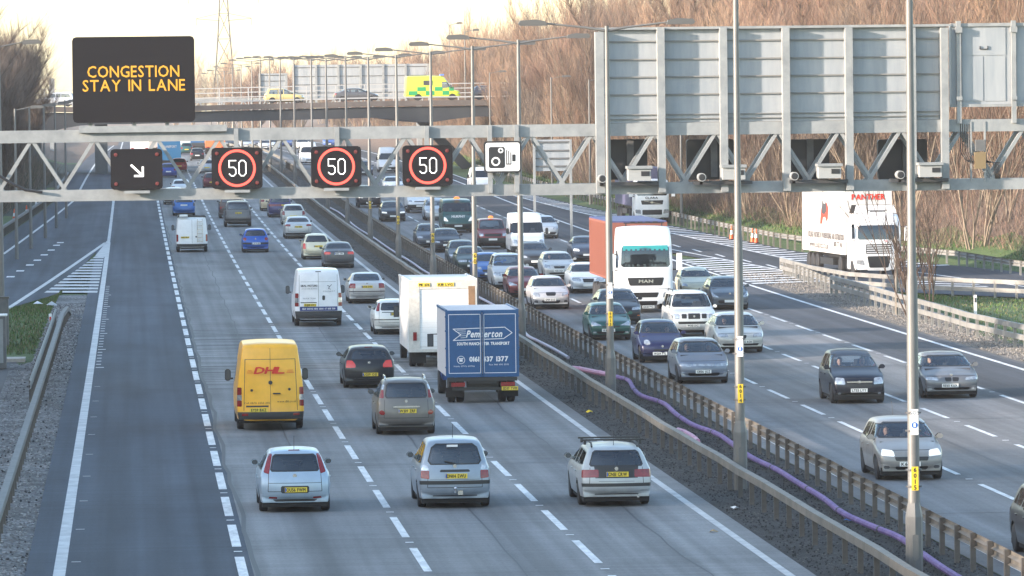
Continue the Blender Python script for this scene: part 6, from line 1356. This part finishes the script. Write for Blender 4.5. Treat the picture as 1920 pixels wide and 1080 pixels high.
t, cg, y0, F = tractor('container_lorry', 'white lorry with black grille reading MAN pulling a red shipping container', (1208, 585), (.76, .78, .80), 3.8, (2.02, 2.98),
    [('grille', m_grille, TL([(-.82, 1.56), (.82, 1.56), (.72, 1.20), (-.72, 1.20)], .04), False), ('grille_slot', m_grille, TL([(-.58, .90), (.58, .90), (.50, .68), (-.50, .68)], .03), False), ('grille_slot', m_grille, TL([(-.52, .52), (.52, .52), (.48, .34), (-.48, .34)], .03), False), ('headlight', m_clear, TL([(.74, .66), (1.18, .72), (1.18, .92), (.80, .90)], .04), True), ('fog_light', m_dk, TL([(.72, .36), (1.05, .40), (1.02, .52), (.75, .50)], .03), True), ('seam', m_trim, [(-1.1, 1.04), (1.1, 1.04), (1.1, 1.06), (-1.1, 1.06)], False)],
    (12.2, 3.95, 1.35, mat('container_red', (.21, .075, .05), .55, var=.12, stretch=(1, 3.5, .1), scale=1.2)), plate=('BX08 FYZ', -.1, .26))
extra(t, lambda m: text(m, 'MAN', (0, F+.075, 1.40), (-1, 0, 0), (0, 0, 1), .13, width=.62, bold=.05), 'lettering', m_chrome)
extra(t, lambda m: text(m, 'LLEWELLYN', (.3, F-.20, 3.13), (-1, 0, 0), (0, .35, .94), .10, width=.8, bold=.03), 'name_lettering', m_dk)
extra(t, lambda m: (m.box((0, F-.10, 2.90), (2.0, .02, .16)), [m.box((-.95 + k*.21, F-.09, 2.80), (.12, .02, .08)) for k in range(10)]), 'sun_strip', mat('teal_visor', (.03, .30, .32), .5))
extra(t, lambda m: (m.beam((-.9, F-.7, 3.97), (.9, F-.7, 3.97), .05, .05), [m.box((x, F-.7, 3.90), (.05, .05, .16)) for x in (-.8, .8)], [m.box((x, F-.68, 3.99), (.22, .1, .08)) for x in (-.5, -.17, .17, .5)]), 'roof_bar', m_black)
extra(t, lambda m: [m.beam((s*.5, F+.02, 2.05), (s*.5 - .45, F+.0, 2.10), .02, .02) for s in (-1, 1)], 'wiper', m_black)
MB().box((0, -6.2 + y0 - 0, 3.98), (2.46, 12.1, .06)).build('container_top', mat('container_top_blue', (.05, .065, .17), .6), t)
m = MB(); [m.box((s*1.252, y0 - .3 - k*.3, 2.65), (.02, .12, 2.4)) for s in (-1, 1) for k in range(40)][:0]; m.box((-1.252, y0-6.2, 3.9), (.02, 12.1, .1)); m.build('top_edge', MATS['container_red'], cg)
t, cg, y0, F = tractor('curtain_lorry', 'white lorry with dark visor pulling a purple-blue curtain trailer behind the third column', (1221, 418), (.74, .76, .77), 3.1, (1.95, 2.75),
    [('grille', m_grille, TL([(-.80, 1.62), (.80, 1.62), (.74, 1.32), (-.74, 1.32)], .03), False), ('grille_slot', m_grille, TL([(-.7, .95), (.7, .95), (.7, .6), (-.7, .6)], .03), False), ('headlight', m_clear, TL([(.78, .66), (1.18, .72), (1.18, .98), (.82, .96)], .04), True), ('sun_visor', m_black, TL([(-1.05, 2.80), (1.05, 2.80), (1.0, 3.0), (-1.0, 3.0)], .03), False)],
    (13.0, 3.9, 1.2, mat('curtain_purple', (.07, .07, .13), .55, var=.15)))
extra(t, lambda m: text(m, 'CLARA', (.05, F+.075, 1.80), (-1, 0, 0), (0, 0, 1), .14, width=.9, bold=.04), 'lettering', m_dk)
extra(t, lambda m: (m.beam((-.6, F+.08, 1.36), (.6, F+.08, 1.58), .03, .03, up=(0, 1, 0)), m.box((0, F+.08, 1.47), (.14, .02, .14))), 'badge', m_chrome)
extra(t, lambda m: (m.box((1.262, y0-1.2, 3.2), (.01, 1.6, .5))), 'red_label', mat('label_red', (.6, .1, .05), .5)); extra(t, lambda m: (m.box((1.262, y0-.8, 2.2), (.01, .7, .5))), 'white_label', m_white)
m_trl = mat('trailer_white', (.52, .51, .49), .5, c2=(.57, .56, .54), scale=.5)
t, cg, y0, F = tractor('white_lorry', 'white articulated lorry with red PANTHER lettering leaving on the slip road', (1642, 519), (.76, .77, .78), 3.3, (1.95, 2.70),
    [('grille', m_grille, TL([(-.68, 1.72), (.68, 1.72), (.68, 1.22), (-.68, 1.22)], .03), False), ('grille_slot', m_grille, TL([(-.62, 1.10), (.62, 1.10), (.50, .50), (-.50, .50)], .05), False), ('headlight', m_clear, TL([(.74, .62), (1.16, .70), (1.16, .92), (.78, .90)], .04), True)],
    (12.6, 4.45, 1.1, m_trl), turn=.055, plate=('MX08 WLG', -.9, .95))
for k in range(4): extra(t, lambda m, k=k: m.box((0, F+.075, 1.30 + k*.11), (1.3, .02, .035)), 'grille_bar', paint('cabpaint_white_lorry', (.76, .77, .78), 0))
extra(t, lambda m: (m.prism([(-1.12, 3.3), (1.12, 3.3), (1.0, 3.72), (-1.0, 3.72)], F-2.2, F-.9)), 'roof_fairing', paint('cabpaint_white_lorry', (.76, .77, .78), 0))
extra(t, lambda m: (m.beam((-.5, F-.3, 3.45), (.5, F-.3, 3.45), .04, .04), m.box((0, F-.3, 3.40), (.8, .05, .05))), 'light_bar', m_dk)
extra(t, lambda m: text(m, 'PANTHER', (-.05, F+.075-.07, 1.85), (-1, 0, 0), (0, 0, 1), .12, width=.9, bold=.02), 'small_lettering', m_red)
extra(cg, lambda m: (text(m, 'PANTHER', (-.0, y0+.02, 4.12), (-1, 0, 0), (0, 0, 1), .28, width=1.75, bold=.04)), 'lettering', m_red)
def pside(m):
    text(m, 'P', (1.26, y0-3.5, 2.9), (0, 1, 0), (0, 0, 1), .01)
extra(cg, lambda m: (text(m, 'ROLLING PARTNERS IN WAREHOUSING AND DISTRIBUTION', (1.262, y0-5.6, 2.0), (0, 1, 0), (0, 0, 1), .30, width=10.4, bold=.05), text(m, '0870 777 3456', (1.262, y0-2.0, 1.6), (0, 1, 0), (0, 0, 1), .26, width=2.4, bold=.04), text(m, 'WWW.LOGISTICS.CO.UK', (1.262, y0-7.6, 1.42), (0, 1, 0), (0, 0, 1), .24, width=5.6, bold=.04)), 'side_lettering', mat('letter_grey', (.12, .11, .11), .6))
extra(cg, lambda m: m.prism([(y0-7.2, 2.6), (y0-6.9, 3.3), (y0-6.4, 3.75), (y0-5.9, 3.55), (y0-5.2, 3.75), (y0-4.7, 3.5), (y0-4.9, 2.9), (y0-5.3, 2.75), (y0-5.7, 3.0), (y0-6.3, 2.95), (y0-6.6, 2.6)], 1.26, 1.266, axis='x'), 'side_emblem', mat('emblem_red', (.50, .05, .03), .5))
extra(cg, lambda m: m.prism([(y0-6.7, 3.2), (y0-6.4, 3.9), (y0-6.1, 3.7), (y0-5.6, 3.7), (y0-5.3, 3.9), (y0-5.2, 3.3), (y0-5.9, 3.1)], 1.267, 1.272, axis='x'), 'emblem_mark', m_dk)

# ---------- traffic on the overbridge
def on_bridge(px, Yo, fn):
    x = onp(px, 190, YB + Yo).x; return fn(Vector((x, YB + Yo, deckz(x))))
on_bridge(533, 3, lambda p: car('yellow_car', 'mpv', 4.2, 1.75, 1.6, (.62, .50, .22), 'pale yellow car crossing the overbridge', 'car', loc=p, rz=-math.pi/2))
on_bridge(668, 3, lambda p: car('dark_bridge_car', 'sedan', 4.7, 1.8, 1.42, (.10, .10, .11), 'dark grey car on the overbridge between the yellow car and the ambulance', 'car', loc=p, rz=-math.pi/2))
on_bridge(922, 5, lambda p: car('grey_bridge_car', 'hatch', 4.3, 1.8, 1.5, (.11, .10, .12), 'dark car at the right end of the overbridge', 'car', loc=p, rz=-math.pi/2))
on_bridge(104, 6, lambda p: car('white_bridge_car', 'hatch', 4.3, 1.8, 1.5, (.7, .72, .75), 'white car on the overbridge left of the amber message sign', 'car', loc=p, rz=math.pi/2))
amb = on_bridge(811, 3, lambda p: car('ambulance', 'van', 5.9, 2.05, 2.6, (.62, .72, .05), 'fluorescent yellow ambulance with green checks on the overbridge', 'ambulance', loc=p, rz=-math.pi/2, belt=1.15, hood=1.05, cowl=.9, r=.35, metal=0, roofw=.9, plain=1, wb=3.6, sh=.25))
m_ag = mat('ambulance_green', (.02, .30, .10), .5)
for s in (-1, 1):
    extra(amb, lambda m: [m.box((s * (1.035), y, z), (.01, w, .42)) for y, z, w in ((-2.1, .78, .9), (-1.2, 1.2, .9), (-.3, .78, .9), (.6, 1.2, .8), (1.35, .78, .7), (1.95, 1.2, .5))], 'green_check', m_ag)
    extra(amb, lambda m: m.box((s * 1.03, -.55, 1.85), (.02, .9, .5)), 'side_panel_window', m_dk)
extra(amb, lambda m: m.box((0, 1.0, 2.68), (1.4, .4, .14)), 'light_bar', mat('blue_lamps', (.05, .2, .7), .3))

# ---------- people behind the windscreens
def person_mesh(seed, shirt, hairc, skin, arm=0):
    """seated figure grown from a skinned skeleton"""
    bm = bmesh.new(); sk = bm.verts.layers.skin.verify()
    J = {'pel': (0, 0, .10, .15), 'wai': (0, -.03, .28, .14), 'che': (0, -.05, .46, .165), 'nek': (0, -.03, .60, .06), 'hd0': (0, -.01, .66, .075)}
    for s in (-1, 1): J.update({'hp%d' % s: (s*.10, .04, .10, .10), 'kn%d' % s: (s*.14, .46, .16, .07), 'an%d' % s: (s*.14, .62, -.22, .05), 'ft%d' % s: (s*.14, .74, -.24, .04), 'sh%d' % s: (s*.19, -.04, .52, .065), 'el%d' % s: (s*.25, .12, .30, .045), 'wr%d' % s: (s*.15, .36, .40 + (.18 if (s == arm) else 0), .03)})
    vv = {}
    for k, (x, y, z, r_) in J.items(): v = bm.verts.new((x, y, z)); v[sk].radius = (r_, r_ * .85); vv[k] = v
    E_ = [('pel', 'wai'), ('wai', 'che'), ('che', 'nek'), ('nek', 'hd0')] + [(a % s, b % s) for s in (-1, 1) for a, b in (('hp%d', 'kn%d'), ('kn%d', 'an%d'), ('an%d', 'ft%d'), ('sh%d', 'el%d'), ('el%d', 'wr%d'))] + [('pel', 'hp%d' % s) for s in (-1, 1)] + [('che', 'sh%d' % s) for s in (-1, 1)]
    for a, b in E_: bm.edges.new((vv[a], vv[b]))
    vv['pel'][sk].use_root = True
    me = bpy.data.meshes.new('person'); bm.to_mesh(me); bm.free(); o = bpy.data.objects.new('tmp', me); col.objects.link(o)
    o.modifiers.new('s', 'SKIN'); sub = o.modifiers.new('u', 'SUBSURF'); sub.levels = 1; sub.render_levels = 1
    dg = bpy.context.evaluated_depsgraph_get(); dg.update(); out = bpy.data.meshes.new_from_object(o.evaluated_get(dg)); bpy.data.objects.remove(o)
    out.materials.clear(); out.materials.append(shirt); out.materials.append(skin)
    for p in out.polygons: p.use_smooth = True; p.material_index = 1 if (p.center.z > .585 or (p.center.y > .27 and p.center.z > .33)) else 0
    return out
m_skin = mat('skin', (.50, .29, .21), .6); PEO = {}
def head_mesh():
    m = MB(); n = 14; rows = [(-.125, .03, .02), (-.105, .055, .012), (-.06, .07, .004), (0, .078, 0), (.05, .08, -.005), (.09, .066, -.01), (.12, .035, -.012), (.128, .005, -.012)]; vs = []
    for z, r_, dy in rows:
        for k in range(n): t = 2*math.pi*k/n; vs.append((r_*.92*math.cos(t), dy + r_*1.18*math.sin(t), z))
    m.add(vs, [(j*n+k, j*n+(k+1) % n, (j+1)*n+(k+1) % n, (j+1)*n+k) for j in range(len(rows)-1) for k in range(n)])
    m.add([(-.014, .088, -.045), (.014, .088, -.045), (0, .118, -.04), (0, .088, .01)], [(0, 1, 2), (0, 2, 3), (1, 3, 2)])
    for s in (-1, 1): m.box((s*.075, -.005, -.01), (.014, .03, .05)); m.box((s*.03, .086, .012), (.026, .008, .01), 1)
    m.box((0, .088, -.072), (.045, .008, .01), 2); return m.mesh('head', [m_skin, m_black, mat('lips', (.35, .1, .09), .6)], smooth=60)
HEAD = head_mesh()
def hair_mesh(c, long_):
    m = MB(); n = 14; rows = [(-.10 if long_ else -.03, .082, -.03), (.0, .09, -.022), (.05, .094, -.018), (.10, .078, -.016), (.135, .04, -.014), (.145, .004, -.014)]; vs = []
    for j, (z, r_, dy) in enumerate(rows):
        for k in range(n):
            t = 2*math.pi*k/n; front = max(0, math.sin(t)); vs.append((r_*.96*math.cos(t), dy + r_*1.2*math.sin(t) * (1 - .55*front*(z < .06)), z + .06*front*(z < .04)))
    m.add(vs, [(j*n+k, j*n+(k+1) % n, (j+1)*n+(k+1) % n, (j+1)*n+k) for j in range(len(rows)-1) for k in range(n)]); return m.mesh('hair', mat(c[0], c[1], .8), smooth=60)
HB, HG, HW = ('hair_dark', (.02, .014, .01)), ('hair_fair', (.30, .19, .08)), ('hair_grey', (.4, .38, .36))
def people(car_name, spots):
    root = bpy.data.objects[car_name]; rz = root.rotation_euler.z
    for sx, shirt, hair_, long_, lab, arm in spots:
        seats = [o for o in bpy.data.objects if o.parent == root and o.name.startswith('seat')]
        st = [s for s in seats if s.location.x * sx > 0]; st = max(st, key=lambda s: s.location.y)
        lp = Vector((st.location.x, st.location.y, st.location.z + .03)); w = Matrix.Rotation(rz, 4, 'Z') @ lp
        k = (shirt[0], arm)
        if k not in PEO: PEO[k] = person_mesh(1, mat(shirt[0], shirt[1], .8), hair_, m_skin, arm)
        r = link('person', PEO[k], None, root.location + w, rz, label=lab, category='person', group='people in the oncoming cars')
        h = link('head', HEAD, r, (0, .0, .80)); link('hair', hair_mesh(hair_, long_), h)
SH = {'w': ('shirt_white', (.6, .6, .6)), 'g': ('jumper_grey', (.12, .12, .13)), 'b': ('jumper_navy', (.03, .04, .10)), 'p': ('top_pink', (.45, .2, .2)), 'k': ('jacket_black', (.02, .02, .02))}
people('oncoming_hatchback', [(1, SH['g'], HB, False, 'person in grey jumper driving the grey hatchback', 0)])
people('dark_people_carrier', [(1, SH['w'], HB, False, 'person in white shirt driving the dark people carrier, hand raised', -1), (-1, SH['p'], HG, True, 'fair haired person in the passenger seat of the dark people carrier', 0)])
people('grey_executive_saloon', [(1, SH['w'], HG, True, 'person driving the grey saloon at the right', 0)])
people('blue_grey_hatchback', [(1, SH['p'], HG, True, 'person in pink top driving the blue-grey hatchback', 0), (-1, SH['w'], HW, False, 'grey haired person in the passenger seat of the blue-grey hatchback', 0)])
people('navy_small_car', [(1, SH['g'], HB, False, 'person driving the small navy car', 0), (-1, SH['b'], HB, True, 'dark haired person in the passenger seat of the small navy car', 0)])
people('green_hatchback', [(1, SH['k'], HB, False, 'person in black jacket driving the dark green hatchback', 0)])
people('silver_executive_saloon', [(1, SH['k'], HB, False, 'person driving the pale silver saloon by the second column', 0)])
people('silver_coupe', [(1, SH['p'], HB, False, 'person driving the silver car ahead of the silver hatchback', 0)])
# ================================================================== trees
m_bark = mat('bark', (.16, .12, .085), .9, c2=(.27, .21, .15), scale=4); m_twig = mat('twig_tan', (.21, .125, .09), .9); m_twig2 = mat('twig_straw', (.30, .205, .14), .9); m_twig3 = mat('twig_dark', (.075, .052, .04), .9); m_twig4 = mat('twig_grey', (.16, .125, .105), .9); m_bark2 = mat('bark_pale', (.15, .12, .09), .9, c2=(.24, .19, .14), scale=4)
def tri_twig(mb, p, d, l, w, m):
    q = p + d * l; s = d.cross(Vector((rnd.uniform(-1, 1), rnd.uniform(-1, 1), rnd.uniform(-.3, .3)))).normalized() * w
    mb.add([p - s, p + s, q], [(0, 1, 2)], m); return q
def make_tree(seed, H, kind, twm, ntw=6000):
    r = random.Random(seed); tk = MB(); cr = MB(); tips = []
    def limb(p, d, l, rad, dep):
        pts = [p]; n = 4; dd = d.copy()
        for i in range(n):
            dd = (dd + Vector((r.uniform(-.16, .16), r.uniform(-.16, .16), r.uniform(-.02, .12)))).normalized(); pts.append(pts[-1] + dd * l / n)
        tk.tube(pts, [max(.012, rad * (1.25 - .9 * i / n)) for i in range(n + 1)], 5 if dep < 2 else 3, cap=False)
        for i in range(1, n + 1): tips.append((pts[i], dd, l, dep))
        if dep < 2:
            for k in range(5 if dep == 0 else 3):
                i = r.randint(1, n) if dep else r.choice([1, 2, 2, 3, 3, 4]); a = r.uniform(0, 6.28); sp = .55 if kind == 'tree' else .28
                nd = (dd * 1.0 + Vector((math.cos(a) * sp, math.sin(a) * sp, r.uniform(0, .35)))).normalized(); limb(pts[i], nd, l * r.uniform(.5, .75), rad * .5, dep + 1)
    if kind == 'tree': limb(Vector((0, 0, -.4)), Vector((0, 0, 1)), H * .62, H * .014, 0); limb(Vector((.1, 0, -.2)), Vector((.15, .1, 1)), H * .55, H * .010, 0)
    else:
        for k in range(8): a = r.uniform(0, 6.28); limb(Vector((math.cos(a)*.5, math.sin(a)*.5, -.4)), Vector((math.cos(a)*.28, math.sin(a)*.28, 1)).normalized(), H * r.uniform(.5, .75), H * .006, 0)
    tw = [t for t in tips]
    for _ in range(ntw):
        p, d, l, dep = r.choice(tw); a = r.uniform(0, 6.28); sp = .75 if kind == 'tree' else .5
        nd = (d + Vector((math.cos(a)*sp, math.sin(a)*sp, r.uniform(.1, .9)))).normalized(); L_ = r.uniform(.7, 2.3) * H / 12
        q = p + nd * L_; s = nd.cross(Vector((r.uniform(-1, 1), r.uniform(-1, 1), .1))).normalized() * r.uniform(.006, .014)
        cr.add([p - s, p + s, q], [(0, 1, 2)], r.choice([0, 0, 1]))
        for _2 in range(2):
            m_ = p.lerp(q, r.uniform(.3, .9)); n2 = (nd + Vector((r.uniform(-.5, .5), r.uniform(-.5, .5), r.uniform(0, .5)))).normalized()
            cr.add([m_ - s * .6, m_ + s * .6, m_ + n2 * L_ * .55], [(0, 1, 2)], r.choice([0, 1, 1]))
    return tk.mesh('trunk', twm[2]), cr.mesh('crown', [twm[0], twm[1]])
def plant(meshes, loc, s, rz, name, lab, grp):
    root = thing(name, lab, 'tree', loc, rz, grp); root.scale = (s, s, s * rnd.uniform(.9, 1.1)); link('trunk', meshes[0], root); link('crown', meshes[1], root); return root
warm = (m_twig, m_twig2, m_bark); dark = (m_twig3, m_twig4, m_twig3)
pals = [(m_twig, m_twig2, m_bark2), (m_twig, m_twig4, m_bark), (m_twig2, m_twig2, m_bark2), (m_twig4, m_twig3, m_bark), (m_twig, m_twig, m_bark2), (m_twig3, m_twig, m_bark), (m_twig, m_twig3, m_bark2), (m_twig2, m_twig4, m_bark)]
V = [make_tree(k, 11, 'tree' if k % 3 else 'coppice', pals[k], [6500, 5000, 3200, 5500, 4200, 6000, 3800, 5000][k]) for k in range(8)]
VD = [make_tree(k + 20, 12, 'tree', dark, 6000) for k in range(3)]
rt = random.Random(8); cnt = 0
for y in list(range(262, 640, 11)) + list(range(640, 900, 18)):
    for row in range(6):
        if row > 4 and y > 500: continue
        x = XR(y) + 4.0 + row * 4.4 + rt.uniform(-1.8, 1.8); yy = y + rt.uniform(-5, 5)
        u = (x * FPX / yy)
        if u > 1800 or x < XR(yy) + 3: continue
        i = rt.randrange(8) if row else rt.choice([0, 3, 6, 2])
        sc_ = rt.uniform(.65, 1.25) * (.75 if row == 0 else 1.0) * (1 if yy < 560 else .85)
        plant(V[i], (x, yy, E(yy) + bank(x, yy) - .2), sc_, rt.uniform(0, 6.28), 'bare_tree', 'bare tan tree in the leafless wood covering the right hand bank', 'bare trees of the right hand bank'); cnt += 1
for k in range(84):
    y = 340 + k * 2.7 + rt.uniform(-3, 3); x = XL(y) - (1.0 if y > 430 else 3) - rt.uniform(0, 13)
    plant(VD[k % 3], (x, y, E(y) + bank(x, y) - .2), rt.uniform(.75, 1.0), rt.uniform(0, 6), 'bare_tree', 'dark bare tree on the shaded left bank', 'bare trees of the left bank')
for k in range(60):
    y = rt.uniform(960, 1500); x = rt.uniform(0, 1) * (y * .075) + y * .002 * 10 - 6 + 4
    x = y * rt.uniform(.004, .062)
    if abs(x - 15) < 24 and y < 1100: continue
    plant(V[k % 6], (x, y, E(y) - 1), rt.uniform(1.0, 1.45), rt.uniform(0, 6), 'bare_tree', 'hazy far tree on the skyline beyond the overbridge', 'far trees on the skyline')
# the one small tree on the island, by the nearest column
isl = make_tree(41, 4.6, 'coppice', (m_twig3, m_twig3, m_twig3), 200); q = at(1735, 596); root = thing('sapling', 'small bare tree on the right island beside the nearest lamp column', 'tree', q); link('trunk', isl[0], root); link('crown', isl[1], root); root.scale = (1.25, 1.25, 1.15)
# a post beside it
q = at(1681, 590); MB().tube([(0, 0, 0), (0, 0, 3.4)], .07, 8).build('timber_post', m_galvw, None, q, label='slim grey post beside the small bare tree on the island', category='post')
# dense stems under the trees
def stems(name, fn, n, h, mats_, label, seed):
    mb = MB(); r = random.Random(seed)
    for _ in range(n):
        p = fn(r)
        if p is None: continue
        x, y = p; z = E(y) + bank(x, y) - .1; L_ = h * r.uniform(.4, 1.2); d = Vector((r.uniform(-.8, .8), r.uniform(-.8, .8), 1)).normalized(); s = Vector((r.uniform(-1, 1), r.uniform(-1, 1), 0)).normalized() * r.uniform(.008, .018)
        b = Vector((x, y, z)); mb.add([b - s, b + s, b + d * L_], [(0, 1, 2)], r.randrange(len(mats_)))
    mb.build(name, mats_, kind='stuff', label=label, category='undergrowth')
stems('right_undergrowth', lambda r: (lambda y: (XR(y) + 2.8 + r.random() ** 1.4 * 24, y))(r.uniform(255, 700)), 100000, 1.7, [m_twig, m_twig3, m_twig3, m_bark], 'dense tan stems under the trees of the right hand bank', 7)
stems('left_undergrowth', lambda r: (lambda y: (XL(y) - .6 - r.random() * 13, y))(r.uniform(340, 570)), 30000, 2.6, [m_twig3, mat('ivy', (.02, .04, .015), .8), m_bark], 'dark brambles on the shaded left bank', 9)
# haze
HAZE = True
if HAZE:
    mh = bpy.data.materials.new('haze'); mh.use_nodes = True; nt = mh.node_tree; nt.nodes.remove(nt.nodes['Principled BSDF'])
    pv = nt.nodes.new('ShaderNodeVolumePrincipled'); pv.inputs['Color'].default_value = (.97, .95, .96, 1); pv.inputs['Density'].default_value = .00010; pv.inputs['Anisotropy'].default_value = 0
    nt.links.new(pv.outputs[0], nt.nodes['Material Output'].inputs['Volume'])
    MB().box((0, 1440, 27), (1900, 3300, 60)).build('haze', mh, kind='stuff')
